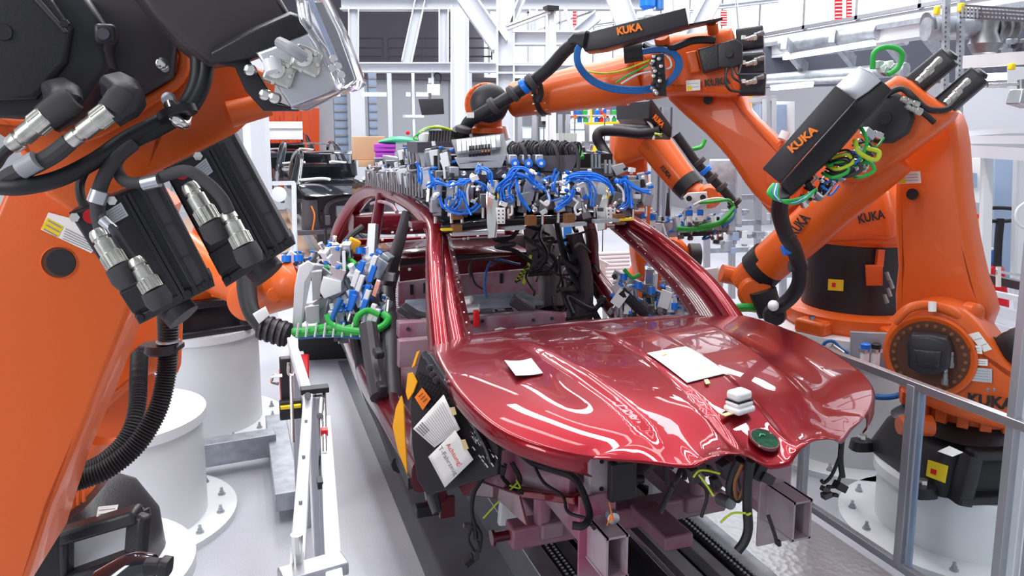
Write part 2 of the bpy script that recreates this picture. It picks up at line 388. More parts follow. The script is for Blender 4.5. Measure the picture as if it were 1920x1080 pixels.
# ---- side frames ----
def side_frame(L):
    sg = 1 if L else -1
    def p(x, y, z): return V((CX0+(x-CX0)*sg if not L else x, y, z))
    fm = 'paint'; side = V((1, 0, 0))
    # A pillar + roof rail + C pillar as one swept profile
    rail = [(p(.735, 3.02, 1.10), .10, .12, 3), (p(.77, 3.25, 1.27), .09, .12, 3), (p(.835, 3.55, 1.43), .085, .10, 3), (p(.905, 3.86, 1.545), .085, .085, 3), (p(.93, 4.3, 1.60), .09, .08, 3), (p(.935, 4.9, 1.625), .09, .08, 3),
            (p(.925, 5.5, 1.615), .09, .09, 3), (p(.89, 6.0, 1.57), .10, .11, 3), (p(.84, 6.35, 1.45), .12, .13, 3), (p(.74, 6.6, 1.20), .13, .16, 3), (p(.68, 6.7, .90), .13, .2, 3)]
    fr = MB().loft(rail, 20, side, n=5).build('side_frame', fm, car)
    tr = 'trim'
    # inner painted flange of the A pillar with its row of clip holes
    fl = MB(); q = [p(.79, 3.03, 1.13), p(.825, 3.27, 1.29), p(.89, 3.57, 1.44), p(.955, 3.86, 1.55)]
    q2 = [a+V(((.125-.075*i/3)*(1 if L else -1), .035, -.04)) for i, a in enumerate(q)]
    a_, b_ = catmull(q, 6), catmull(q2, 6); fl.grid([a_, b_]); f_ = fl.build('pillar_flange', 'paint' if L else 'deepred', car, solid=.006)
    h = MB()
    for i in range(0, 15): 
        t = i/14*(len(b_)-1); k = min(int(t), len(b_)-2); c = b_[k].lerp(b_[k+1], t-k).lerp(a_[k].lerp(a_[k+1], t-k), .22); h.sph(c+V((0, -.004, .006)), .005 if L else .0028, seg=8)
    tag(h.build('clip_dot', 'whiteplas', f_), kind='stuff')
    # B pillar, hinge pillar, C post
    pil = [pw(u, v, X=x) for u, v, x in ((764, 398, .90), (748, 455, .84), (733, 507, .80), (724, 549, .77), (730, 620, .735), (733, 700, .70), (738, 790, .665))]
    if not L: pil = [V((sym(a.x), a.y, a.z)) for a in pil]
    MB().loft([(a, w_, d_, 4) for a, w_, d_ in zip(pil, (.06, .06, .065, .08, .09, .09, .10), (.08, .10, .12, .16, .18, .18, .2))], 16, side, n=3).build('middle_pillar', 'deepred' if not L else 'trim', car)
    MB().tube([a+V((.035 if L else -.035, -.04, 0)) for a in pil[2:]], .014, 8).build('door_seal', 'deepred', car)
    MB().tube([a+V((-.045 if L else .045, -.02, 0)) for a in pil[3:]], .016, 8).build('door_seal', 'rubber', car)
    MB().loft([(p(.90, 5.42, 1.60), .07, .10, 4), (p(.82, 5.32, 1.3), .08, .12, 4), (p(.72, 5.2, 1.0), .10, .16, 4), (p(.66, 5.05, .68), .12, .2, 4)], 14, side, n=3).build('rear_pillar', 'deepred' if L else 'trim', car)
    MB().loft([(p(.73, 3.02, 1.14), .10, .14, 4), (p(.68, 3.00, .95), .11, .2, 4), (p(.66, 3.02, .70), .12, .24, 4)], 14, side).build('hinge_pillar', 'deepred', car)
    # sill
    MB().loft([(p(.655, 2.95, .64), .14, .14, 4), (p(.63, 4.2, .63), .15, .15, 4), (p(.64, 5.4, .66), .15, .15, 4)], 16, side, n=3).build('sill', 'deepred', car)
    MB().bar(p(.585, 2.98, .60), p(.575, 5.3, .62), .018, .05).build('sill_seam', 'rubber' if L else 'deepred', car)
    # door ring: inner bright line and black seal that follows roof rail
    if L: MB().tube([p(.755, 3.12, 1.10), p(.80, 3.4, 1.31), p(.875, 3.78, 1.47), p(.915, 4.1, 1.54), p(.91, 4.5, 1.56)], .012, 8).build('door_seal', 'rubber', car)
    MB().tube([p(.86, 4.62, 1.56), p(.88, 4.9, 1.575), p(.875, 5.3, 1.565), p(.85, 5.55, 1.53)], .012, 8).build('door_seal', 'greyred', car)
    # rear quarter
    qr = MB(); qr.grid([[p(.66, 5.3, 1.12), p(.62, 5.7, 1.15), p(.64, 6.2, 1.16), p(.70, 6.6, 1.16)], [p(.56, 5.3, .9), p(.53, 5.7, .95), p(.54, 6.2, .95), p(.64, 6.65, .9)], [p(.60, 5.3, .62), p(.56, 5.55, .72), p(.56, 6.3, .72), p(.66, 6.65, .62)]])
    qr.build('rear_quarter_panel', 'paint', car, solid=.02)
side_frame(True); side_frame(False)
# door of loom trim on the left side: dark folded plastic around the sill
for k_, (pp4, m4, r4) in enumerate((([(668, 600), (676, 660), (690, 725), (722, 795), (752, 870)], 'rubber', .045), ([(690, 610), (700, 680), (712, 745)], 'trim', .05), ([(655, 590), (664, 650), (678, 715)], 'rubber', .02))):
    MB().tube([pw(u, v, X=.60-.01*k_) for u, v in pp4], r4, 10).build('sill_trim', m4, car)
for u, v in ((709, 662), (700, 700), (716, 725)): MB().box(pw(u, v, X=.60), (.05, .10, .04)).build('door_check', 'rubber', car, bev=.012)
# ---- cabin ----
def P(x, y, z): return V((x, y, z))
MB().grid([[P(.72, 3.1, .58), P(1.2, 3.1, .60), P(1.35, 3.1, .72), P(1.58, 3.1, .72), P(1.73, 3.1, .60), P(2.2, 3.1, .58)],
           [P(.72, 4.6, .60), P(1.2, 4.6, .60), P(1.37, 4.6, .70), P(1.56, 4.6, .70), P(1.73, 4.6, .60), P(2.2, 4.6, .60)],
           [P(.72, 4.9, .74), P(1.2, 4.9, .74), P(1.37, 4.9, .76), P(1.56, 4.9, .76), P(1.73, 4.9, .74), P(2.2, 4.9, .74)],
           [P(.72, 5.5, .76), P(1.2, 5.5, .76), P(1.37, 5.5, .76), P(1.56, 5.5, .76), P(1.73, 5.5, .76), P(2.2, 5.5, .76)]]).build('floor_pan', 'greyred', car, solid=.012)
def ypoly(pts, y, th, m, nm, inset=.006):
    n = V((0, -1, 0)); return MB().slab([pw(u, v, Y=y) for u, v in pts], n, th, inset).build(nm, m, car)
cmb = ypoly([(748, 606), (1015, 586), (1060, 590), (1062, 612), (748, 634)], 3.9, .08, 'greyred', 'seat_crossmember')
for u, v in ((765, 617), (885, 604), (895, 603), (905, 602), (1000, 600), (1035, 597)): MB().cyl(pw(u, v, Y=3.897), pw(u, v, Y=3.89), .010).build('hole', 'rubber', cmb)
ypoly([(748, 640), (1062, 614), (1062, 660), (748, 690)], 3.75, .06, 'pink', 'seat_crossmember')
rbk = ypoly([(748, 530), (860, 516), (990, 505), (1012, 530), (1010, 552), (748, 575)], 5.0, .04, 'greyred', 'rear_bulkhead')
for u, v in ((772, 543), (797, 540), (852, 533), (940, 522)): MB().box(pw(u, v, Y=4.99), (.02, .01, .07)).build('slot', 'rubber', rbk)
fz = pw(860, 575, Y=4.4).z
felt = MB().slab([pw(u, v, Z=fz) for u, v in ((752, 590), (1020, 566), (985, 545), (760, 562))], UP, .02, .004); felt.build('felt_mat', mat('grey_felt', (0.30, 0.33, 0.42), .9, noise=(9, .3)), car)
for pts, m4, hh in ([((752, 575), (790, 600)), 'black', .04], [((845, 583), (900, 577)), 'aluwhite', .03], [((900, 600), (965, 590)), 'rubber', .05], [((868, 596), (925, 590)), 'darksteel', .06], [((845, 568), (885, 562)), 'paper', .03], [((895, 620), (960, 612)), 'rubber', .05], [((760, 585), (830, 602)), 'rubber', .03], [((960, 560), (1000, 585)), 'trim', .06]):
    a, c = pw(*pts[0], Y=4.05), pw(*pts[1], Y=4.0); MB().bar(a, c, .10, hh).build('cabin_fitting', m4, car, bev=.008)
MB().box(pw(893, 597, Y=3.87), (.03, .03, .09)).build('red_clip', 'red', car, bev=.005); MB().box(pw(940, 620, Y=3.8), (.05, .05, .02), Matrix.Rotation(.5, 3, 'Z')).build('white_clip', 'paper', car)
MB().tube([pw(848, 566, Y=4.0), pw(862, 564, Y=4.0), pw(880, 568, Y=4.0)], .008, 6).build('red_lead', 'red', car)
for k in range(9): u = 985-k*2; MB().tube([pw(u-3, 505+k*3, Y=4.7), pw(u+6, 499+k*3, Y=4.7)], .010, 6).build('yellow_tape', 'lime' if k % 2 else 'black', car)
MB().tube([pw(882, 520, Y=4.4), pw(880, 500, Y=4.4), pw(890, 488, Y=4.45), pw(915, 487, Y=4.5), pw(945, 494, Y=4.6)], .007, 8).build('cable_loom', 'rubsoft', car)
MB().tube([pw(882, 500, Y=4.4), pw(890, 530, Y=4.4), pw(905, 542, Y=4.4)], .006, 8).build('cable_loom', 'rubber', car)
ypoly([(750, 500), (1000, 475), (1000, 508), (750, 535)], 5.6, .05, 'deepred', 'rear_panel')
ypoly([(750, 455), (860, 448), (990, 440), (990, 475), (870, 486), (750, 500)], 6.2, .05, 'trim', 'rear_panel')
for u, v in ((768, 505), (851, 492), (838, 460), (782, 463), (870, 448), (878, 447)): MB().sph(pw(u, v, Y=5.5), .013, seg=8).build('clip_dot', 'whiteplas', car)
MB().grid([[P(.80, 5.6, 1.10), P(CX0, 5.62, 1.13), P(2.13, 5.6, 1.10)], [P(.84, 6.3, 1.12), P(CX0, 6.3, 1.15), P(2.09, 6.3, 1.12)]]).build('parcel_shelf', 'deepred', car, solid=.02)
MB().loft([((.80, 6.35, 1.30), .12, .16, 3), ((1.1, 6.42, 1.28), .12, .2, 3), ((CX0, 6.45, 1.27), .12, .2, 3), ((1.83, 6.42, 1.28), .12, .2, 3), ((2.13, 6.35, 1.30), .12, .16, 3)], 14, (0, 1, 0), n=3).build('rear_panel', 'deepred', car)
MB().loft([((.80, 6.5, 1.05), .10, .2, 4), ((CX0, 6.6, 1.03), .1, .2, 4), ((2.13, 6.5, 1.05), .1, .2, 4)], 14, (0, 1, 0), n=3).build('rear_panel', 'paint', car)
r_ = MB()
for i in range(12): r_.sph((.95+i*.09+random.uniform(-.02, .02), 6.30, 1.24+random.uniform(-.1, .1)), .012, seg=8)
tag(r_.build('clip_dot', 'whiteplas', car), kind='stuff')
MB().loft([((.74, 3.12, 1.13), .10, .07, 4), ((CX0, 3.20, 1.135), .12, .06, 4), ((2.19, 3.12, 1.13), .10, .07, 4)], 14, (0, 1, 0), n=4).build('cowl', 'deepred', car)
MB().box((CX0, 3.1, .86), (1.40, .04, .50)).build('firewall', 'pink', car, bev=.01)
MB().bar((.80, 3.93, 1.565), (2.13, 3.93, 1.565), .09, .03).build('roof_header', 'deepred', car)
# inner wheel houses / right inner wall with felt and looms
MB().loft([((2.10, 5.2, .72), .2, .4, 4), ((2.12, 5.35, 1.05), .16, .5, 4), ((2.10, 5.5, 1.35), .12, .4, 4)], 14, (1, 0, 0), n=3).build('wheel_housing', 'trim', car)
MB().loft([((.83, 5.2, .72), .2, .4, 4), ((.81, 5.35, 1.05), .16, .5, 4)], 14, (1, 0, 0), n=3).build('wheel_housing', 'deepred', car)
random.seed(11)
for k in range(26):
    a = V((random.uniform(1.75, 2.1), random.uniform(4.3, 5.3), random.uniform(.85, 1.4))); pts = [a]
    for j in range(4): a = a+V((random.uniform(-.15, .15), random.uniform(-.2, .2), random.uniform(-.12, .12))); a.z = max(.78, min(1.45, a.z)); a.x = min(2.12, a.x); pts.append(a)
    MB().tube(pts, random.choice([.008, .012, .016]), 6, 4).build('cable_loom', random.choice(['rubber', 'rubber', 'rubsoft', 'black']), car)
MB().tube([P(1.58, 4.5, .80), P(1.42, 4.6, 1.0), P(1.50, 4.75, 1.20), P(1.72, 4.8, 1.16)], .008, 6).build('cable_loom', 'bluedark', car)
MB().tube([P(1.78, 4.9, 1.0), P(1.83, 4.95, 1.1), P(1.87, 5.0, 1.18)], .012, 6).build('cable_loom', 'lime', car)
MB().loft([((2.02, 4.5, .8), .1, .3, 4), ((2.06, 4.55, 1.1), .08, .26, 4), ((2.02, 4.6, 1.38), .06, .2, 4)], 14, (1, 0, 0), n=3).build('side_trim', 'trim', car)
MB().tube([P(1.95, 4.75, 1.5), P(1.97, 4.6, 1.2), P(2.05, 4.4, .95), P(2.1, 4.2, .75)], .022, 8).build('cable_loom', 'rubber', car)

# ---- engine bay ----
for s_, mm in ((-1, 'pink'), (1, 'greyred')):
    x = CX0+s_*.37
    MB().box((x, 2.72, .66), (.075, .95, .13)).build('longeron', mm, car, bev=.008)
    cb = MB()                                            # open crash box end
    for dx, dz, w_, h_ in ((-.04, 0, .008, .15), (.04, 0, .008, .15), (0, .071, .088, .008), (0, -.071, .088, .008)): cb.box((x+dx*.9, 2.18, .66+dz), (w_, .15, h_))
    cb.build('crash_box', 'primer', car)
    MB().box((x, 2.262, .65), (.14, .012, .32)).build('end_plate', 'pink' if s_ < 0 else 'primer', car, bev=.003)
    # upright radiator support
    MB().box((x-s_*.02, 2.30, .86), (.09, .05, .40)).build('upright', 'primer', car, bev=.006)
    for z in (.72, .82, .92): MB().cyl((x-s_*.02, 2.274, z), (x-s_*.02, 2.27, z), .008, seg=8).build('bolt_hole', 'rubber', car)
    # upper wing rail from the cowl down to the upright
    MB().loft([((CX0+s_*.66, 3.05, 1.02), .08, .10, 5), ((CX0+s_*.62, 2.7, 1.0), .08, .10, 5), ((CX0+s_*.45, 2.34, .98), .07, .09, 5)], 14, (1, 0, 0), n=3).build('wing_rail', 'pink', car)
    MB().loft([((CX0+s_*.52, 3.02, .80), .05, .34, 5), ((CX0+s_*.50, 2.75, .84), .05, .34, 5), ((CX0+s_*.42, 2.36, .80), .03, .22, 5)], 14, (1, 0, 0), n=3).build('wheel_apron', 'pink', car)
    MB().lathe((CX0+s_*.52, 2.82, .62), UP, [(0, .10), (.2, .12), (.36, .10), (.38, .06)], 24).build('strut_tower', 'pink' if s_ < 0 else 'greyred', car)
    MB().bar((CX0+s_*.60, 2.95, .56), (CX0+s_*.42, 2.30, .78), .05, .03).build('diagonal_brace', 'paint' if s_ < 0 else 'greyred', car, bev=.006)
MB().bar((.955, 2.80, .40), (1.975, 2.80, .40), .10, .095).build('subframe_beam', 'pink', car, bev=.012)
for s_ in (-1, 1):
    MB().lathe((CX0+s_*.585, 2.80, .40), (-s_, 0, 0), [(0, .032), (.012, .032), (.014, .021), (.09, .021)], 20).build('beam_end', 'deepred', car)
    MB().box((CX0+s_*.34, 2.98, .42), (.10, .5, .07)).build('subframe_arm', 'pink', car, bev=.01)
    MB().cyl((CX0+s_*.37, 2.78, .44), (CX0+s_*.37, 2.78, .62), .036).build('mount_post', 'pink', car)
MB().box((1.56, 2.62, .43), (.13, .30, .06)).build('subframe_tongue', 'greyred', car, bev=.01)
MB().loft([((1.42, 2.9, .48), .30, .03, 6), ((1.62, 2.92, .62), .30, .03, 6), ((1.66, 2.95, .78), .26, .03, 6)], 12, (0, 1, 0)).build('gearbox_bracket', 'trim', car)
MB().box((1.55, 2.98, .62), (.20, .10, .20)).build('steering_bracket', 'trim', car, bev=.02)
# left front: deep red hinge area and lower corner
MB().loft([(pw(u, v, X=x), w_, h_, 4) for u, v, x, w_, h_ in ((800, 800, .70, .10, .2), (812, 870, .72, .10, .2), (815, 920, .74, .10, .16), (818, 945, .75, .08, .1))], 14, (1, 0, 0), n=3).build('front_corner', 'deepred', car)
MB().box(pw(838, 950, X=.78), (.07, .02, .10)).build('corner_bracket', 'deepred', car, bev=.004); MB().box(pw(800, 955, X=.70), (.10, .05, .05)).build('corner_bracket', 'rubber', car, bev=.004)
MB().slab([pw(u, v, X=.80) for u, v in ((835, 870), (905, 905), (975, 930), (990, 985), (930, 935), (870, 930))], V((-.4, -1, 0)), .02, .003).build('inner_panel', 'deepred', car)
# electronics box, looms, cable ties at the front
eb = MB(); eb.box((1.175, 2.235, .86), (.10, .035, .14)); eb.cyl((1.175, 2.22, .935), (1.175, 2.25, .935), .028, seg=12); ebo = eb.build('fan_controller', 'black', car, bev=.006)
def loom(pts, r, m='rubber', n=5, nm='cable_loom'): return MB().tube(pts, r, 8, n).build(nm, m, car)
W_ = lambda u, v, D: pw(u, v, D=D)
loom([W_(930, 842, 2.95), W_(960, 838, 2.9), W_(1000, 868, 2.8), W_(1040, 882, 2.75), W_(1080, 900, 2.65), W_(1105, 960, 2.55), W_(1095, 985, 2.5), W_(1073, 985, 2.5)], .013)
loom([W_(1000, 870, 2.8), W_(1020, 905, 2.72), W_(1055, 930, 2.65), W_(1065, 960, 2.6), W_(1100, 972, 2.55)], .006)
loom([W_(905, 895, 2.9), W_(888, 925, 2.9), W_(884, 960, 2.9), W_(890, 985, 2.9), W_(893, 1010, 2.9)], .010)
loom([W_(893, 985, 2.9), W_(902, 1005, 2.88), W_(898, 1035, 2.88)], .007); loom([W_(886, 985, 2.9), W_(878, 1010, 2.9), W_(889, 1035, 2.9)], .006)
loom([W_(948, 870, 2.85), W_(940, 890, 2.85), W_(958, 915, 2.82), W_(965, 940, 2.82)], .008); loom([W_(960, 868, 2.85), W_(975, 900, 2.85), W_(962, 930, 2.82), W_(975, 950, 2.82)], .010)
loom([W_(1388, 862, 2.35), W_(1375, 890, 2.38), W_(1370, 920, 2.4), W_(1385, 935, 2.42)], .016); loom([W_(1408, 862, 2.3), W_(1402, 900, 2.34), W_(1401, 950, 2.36), W_(1403, 990, 2.36), W_(1396, 1015, 2.36), W_(1383, 1033, 2.36)], .015)
loom([W_(1392, 870, 2.33), W_(1378, 905, 2.36), W_(1382, 935, 2.38), W_(1395, 915, 2.38)], .006, 'brown')
loom([W_(1440, 965, 2.42), W_(1452, 1000, 2.4), W_(1457, 1020, 2.4)], .006)
loom([W_(1580, 812, 2.65), W_(1576, 860, 2.66), W_(1580, 895, 2.66)], .010); loom([W_(1577, 850, 2.66), W_(1560, 890, 2.66), W_(1545, 905, 2.66), W_(1540, 900, 2.66)], .006); loom([W_(1580, 880, 2.66), W_(1568, 910, 2.66), W_(1550, 912, 2.66)], .006)
cb = MB()
for u, v, D, s in ((892, 1040, 2.9, .035), (880, 1050, 2.9, .045), (898, 1020, 2.88, .025), (876, 985, 2.9, .03), (942, 882, 2.85, .035), (970, 950, 2.82, .03), (975, 920, 2.82, .03), (1575, 912, 2.66, .045), (1550, 928, 2.66, .035), (1566, 928, 2.66, .022), (1547, 917, 2.66, .03), (1460, 1018, 2.4, .02), (1112, 988, 2.5, .02), (1340, 905, 2.5, .04), (1300, 890, 2.5, .05), (1360, 880, 2.45, .06), (1420, 880, 2.4, .06), (1435, 895, 2.4, .05)):
    cb = MB(); cb.box(W_(u, v, D), (s, s*.7, s*.6), Matrix.Rotation(random.uniform(0, 3), 3, 'Y')); cb.build('plug', random.choice(['rubber', 'black', 'trim']), car, bev=.003)
for pts in ([(970, 905), (940, 935), (906, 972)], [(955, 910), (975, 915), (968, 900)], ):
    loom([W_(u, v, 2.8) for u, v in pts], .0035, 'lime', nm='cable_tie')
for pts in ([(1398, 962), (1375, 962), (1362, 970), (1351, 980)], [(1300, 895), (1310, 883), (1325, 882), (1350, 888)], [(1310, 890), (1322, 905), (1338, 930)], [(1400, 963), (1402, 965), (1408, 962)]):
    loom([W_(u, v, 2.34) for u, v in pts], .0035, 'lime', nm='cable_tie')
for k in range(14):
    a = V((random.uniform(1.35, 1.62), random.uniform(2.15, 2.5), 1.0)); pts = [a]
    for j in range(4): a = a+V((random.uniform(-.06, .06), random.uniform(-.05, .05), random.uniform(-.10, 0))); pts.append(a)
    loom(pts, random.choice([.006, .010, .014]), random.choice(['rubber', 'rubsoft', 'black']))
MB().lathe(W_(1350, 935, 2.5), (0, -1, .2), [(0, .02), (.06, .02), (.062, .012)], 16).build('cooling_fitting', 'steel', car)
b = MB()
for k in range(9): b.tube([W_(1142+k*.8, 942+k*3, 2.44), W_(1146+k*.6, 962+k*2, 2.42), W_(1138+k, 985-k*2, 2.44)], .0018, 5, 3)
b.build('copper_strands', 'text_o', car)
MB().lathe(W_(1146, 964, 2.5), (-.2, -1, 0), [(0, .02), (.03, .02), (.035, .012)], 16).build('towing_socket', 'alu', car)
MB().cyl(pw(1160, 900, Y=2.6), pw(1205, 898, Y=2.6), .018).build('damper', 'black', car)
# left black perforated wing carrier
def carrier():
    o = W_(855, 780, 2.75); n = V((-.80, -.58, .28)).normalized()
    car_p = thing('wing_carrier', pn(860, 890, o, n), 'black perforated carrier panel clipped to the left front of the red body', 'carrier panel')
    pl = [(790, 658), (806, 664), (822, 690), (850, 735), (905, 800), (935, 838), (932, 890), (880, 906), (800, 930), (782, 900), (772, 840), (768, 760), (778, 700)]
    f = MB().slab([pn(u, v, o, n) for u, v in pl], n, .025, .006)
    f.build('panel', 'rubber', car_p)
    r = MB(); r.tube([pn(u, v, o, n)+n*.008 for u, v in ((797, 662), (830, 712), (870, 765), (910, 830), (925, 868))], .012, 8); r.build('edge_rail', 'carblack', car_p)
    h = MB()
    for i in range(9):
        for j in range(16):
            u = 786+i*6+j*2.2; v = 700+j*9+i*3
            if v < 855: h.box(pn(u, v, o, n)+n*.001, (.008, .008, .010))
    tag(h.build('grip_stud', 'black', car_p, bev=0), kind='stuff')
    g = MB()
    for i in range(34):
        t = random.random(); u = 880+45*t+random.uniform(-8, 14); v = 805+70*t+random.uniform(-14, 20)
        if u < 930: g.tube([pn(u, v, o, n)+n*.004, pn(u+4, v-3, o, n)+n*.012, pn(u+6, v+4, o, n)+n*.004], .003, 5, 3)
    tag(g.build('wire_hook', 'chrome', car_p), kind='stuff')
    for u, v in ((812, 690), (818, 702), (824, 712)): MB().sph(pn(u, v, o, n)+n*.016, .016, seg=10).build('buffer', 'black', car_p)
    MB().slab([pn(u, v, o, n)+n*.01 for u, v in ((768, 700), (775, 698), (785, 716), (778, 735), (768, 750), (764, 735))], n, .006).build('foil_tab', 'amber', car_p)
    MB().slab([pn(u, v, o, n)+n*.008 for u, v in ((784, 660), (789, 657), (780, 685), (774, 690))], n, .006).build('foil_tab', 'amber', car_p)
    MB().slab([pn(u, v, o, n)+n*.006 for u, v in ((754, 742), (758, 760), (761, 820), (765, 888), (758, 870), (748, 845), (738, 800), (744, 765))], n, .006).build('side_foil', 'amber', car_p)
    tgo = MB().slab([pn(u, v, o, n)+n*.014 for u, v in ((782, 745), (796, 727), (812, 748), (797, 769))], n, .002).build('orange_tag', 'text_o', car_p)
    bx = MB(); 
    for k in range(3): bx.bar(pn(790+k*4, 744+k*5, o, n)+n*.016, pn(798+k*4, 737+k*5, o, n)+n*.016, .002, .003)
    bx.build('tag_print', 'brown', tgo)
    # dark wheel-arch liner below
    MB().loft([(pn(790, 880, o, n)-n*.05, .05, .12, 3), (pn(790, 930, o, n)-n*.06, .04, .12, 3), (pn(800, 965, o, n)-n*.06, .03, .08, 3)], 12, (1, 0, 0)).build('liner', 'rubber', car_p)
    return car_p, o, n
carp, co, cn = carrier()
def sheet(name, label, pts, o, n, m='paper', cat='paper', off=.02, curl=0, prints=None, group=None, th=.0015):
    P4 = [pn(u, v, o, n)+n*off for u, v in pts]; a, b_, c, d = P4; rows = []
    for i in range(9):
        t = i/8; rows.append([a.lerp(b_, t)+n*curl*abs(t)**2.2, d.lerp(c, t)+n*curl*t**2.2])
    root = thing(name, (a+b_+c+d)/4, label, cat, group)
    r2 = [[p.lerp(q, k/4) for k in range(5)] for p, q in rows]
    s_ = MB().grid(r2).build('sheet', m, root, solid=th)
    return root, P4, n
r1, q, _ = sheet('paper_sheet', 'white accompanying form with printed lines taped to the black carrier, upper of the two', [(786, 803), (843, 740), (874, 804), (826, 838)], co, cn, off=.034)
b = MB()
for k in range(15):
    t = .06+k*.06; A = q[0].lerp(q[3], .08).lerp(q[1].lerp(q[2], .08), t); B = q[0].lerp(q[3], .92).lerp(q[1].lerp(q[2], .92), t)
    if k < 4: b.bar(A+cn*.002, A.lerp(B, .45)+cn*.002, .006, .001, cn)
    b.bar(A.lerp(B, .06)+cn*.002, B+cn*.002, .0012, .001, cn)
b.build('printed_lines', 'text_g', r1)
MB().slab([pn(u, v, co, cn)+cn*.037 for u, v in ((856, 764), (864, 762), (868, 776), (860, 779))], cn, .002).build('tape_strip', 'tape', r1)
r2, q, _ = sheet('paper_sheet', "white notice reading Achtung! T-Fahrzeug taped to the black carrier, lower of the two", [(816, 855), (866, 806), (900, 860), (847, 912)], co, cn, off=.038)
xd = (q[2]-q[1]).normalized(); ce = (q[0]+q[1]+q[2]+q[3])/4
text('Achtung!', ce+(q[1]-q[0]).normalized()*.022+cn*.002, xd, cn, .026, 'text_r', r2, ext=.0004)
text('T-Fahrzeug', ce-(q[1]-q[0]).normalized()*.012+cn*.002, xd, cn, .026, 'text_g', r2, ext=.0004)
MB().slab([pn(u, v, co, cn)+cn*.041 for u, v in ((877, 824), (885, 822), (892, 840), (883, 842))], cn, .002).build('tape_strip', 'tape', r2)
# sheets on the bonnet
def hoodp(u, v, off=0):
    for z in (1.17,):
        p = pw(u, v, Z=z)
        for _ in range(8): p = pw(u, v, Z=hood_z(p.x-CX0, p.y)+off)
    return p
def hood_sheet(name, label, pts, up=.006, curl=(0, 0), m='paper'):
    a, b_, c, d = [hoodp(u, v) for u, v in pts]; root = thing(name, (a+b_+c+d)/4, label, 'paper'); rows = []
    for i in range(13):
        t = i/12; r = []
        for k in range(7):
            p = a.lerp(b_, t).lerp(d.lerp(c, t), k/6); p.z = hood_z(p.x-CX0, p.y)+up+curl[0]*(1-k/6)**2+curl[1]*(1-t)**2.5; r.append(p)
        rows.append(r)
    MB().grid(rows).build('sheet', m, root, solid=.0015); return root
hs = hood_sheet('paper_sheet', 'large cream paper sheet taped flat in the middle of the red bonnet', [(1213, 667), (1292, 655), (1369, 705), (1288, 721)])
for pts in (((1238, 661), (1248, 659), (1252, 664), (1242, 666)), ((1320, 712), (1327, 710), (1332, 718), (1324, 720))): MB().slab([hoodp(u, v, .009) for u, v in pts], UP, .002).build('tape_strip', 'tape', hs)
text('ACHTUNG', hoodp(1304, 692, .008), hoodp(1328, 690, .008)-hoodp(1280, 694, .008), UP, .022, 'tape', hs, ext=.0002)
hood_sheet('paper_sheet', 'small white sheet with a curled corner on the left of the red bonnet', [(946, 686), (996, 675), (1018, 703), (967, 715)], up=.008, curl=(.0, .014))
# white two-part sensor
sp_ = hoodp(1386, 772); sn = thing('sensor_puck', sp_, 'small white two-part plastic sensor with a black seal line, standing on the bonnet', 'sensor')
R_ = Matrix.Rotation(.25, 3, 'Z')
MB().box(sp_+V((0, 0, .012)), (.082, .066, .022), R_).build('foot', 'whiteplas', sn, bev=.008)
MB().box(sp_+V((0, .002, .030)), (.074, .058, .018), R_).build('lower_shell', 'whiteplas', sn, bev=.008)
MB().box(sp_+V((0, .003, .040)), (.070, .055, .004), R_).build('seal', 'rubber', sn)
MB().box(sp_+V((0, .004, .056)), (.068, .053, .032), R_).build('upper_shell', 'whiteplas', sn, bev=.010)
MB().box(sp_+V((-.052, -.012, .003)), (.04, .018, .003), R_).build('tab', 'tape', sn)
# black roof panel being set on the body
rp = thing('roof_panel', (CX0, 4.9, 1.60), 'black roof panel held by the big gripper just above the red body', 'roof panel')
rr = []
for y, z in ((3.78, 1.585), (3.9, 1.62), (4.3, 1.67), (4.9, 1.69), (5.6, 1.67), (6.1, 1.62)):
    rr.append([V((CX0+x*.56, y, z-.05*abs(x)**2.5)) for x in [i/8-1 for i in range(17)]])
MB().grid(rr).build('panel', 'carblack', rp, solid=.02)
MB().tube([V((CX0+x, 3.775+.03*(x/.56)**2, 1.575-.03*(abs(x)/.56)**2.5)) for x in (-.56, -.4, -.2, 0, .2, .4, .56)], .018, 8).build('front_flange', 'rubber', rp)
# ================= hall =================
def cpl(pts, n=5, closed=True):    # smooth a pixel outline
    return [(p.x, p.y) for p in catmull([V((a, b, 0)) for a, b in pts], n, closed)]
def face(u, v, tilt=0):             # horizontal normal pointing from the pixel's ray back to the camera, turned by tilt (radians, + = towards image left)
    r = ray(u, v); n = V((-r.x, -r.y, 0)).normalized(); return Matrix.Rotation(-tilt, 3, 'Z') @ n
def poly(pts, D, th, inset=.01, n=None, tilt=0, mb=None, smooth=0):
    if smooth: pts = cpl(pts, smooth)
    cu = sum(p[0] for p in pts)/len(pts); cv = sum(p[1] for p in pts)/len(pts)
    n = n or face(cu, cv, tilt); o = pw(cu, cv, D=D); return (mb or MB()).slab([pn(u, v, o, n) for u, v in pts], n, th, inset)
def limb(pts, mb=None, n=5, seg=24, e=2):   # (u, v, D, width_px)
    st_ = [(pw(u, v, D=D), w_*D/FPX, w_*D/FPX, e) for u, v, D, w_ in pts]
    t = st_[-1][0]-st_[0][0]; sd = t.cross(UP)
    if sd.length < .05: sd = V((1, 0, 0))
    return (mb or MB()).loft(st_, seg, sd, n=n if len(pts) > 2 else 0)
def hose(pts, r, m, parent, name='hose', rib=None, n=6, seg=10): return MB().tube([pw(*p[:2], D=p[2]) for p in pts], r, seg, n, rib=rib).build(name, m, parent)
YB = 28.6
b = MB().box((3, YB+.2, 1.95), (34, .4, 3.9)); wb = st('wall_back', b, 'panel')
for i in range(20): 
    pass
b = MB(); b.box((3, YB+1.2, 5.9), (34, .3, 4.2)); st('wall_upper', b, 'unlitwall')
st('trim_3', MB().box((3, YB+.3, 3.95), (34, 1.6, .12)), 'darksteel')
b = MB()
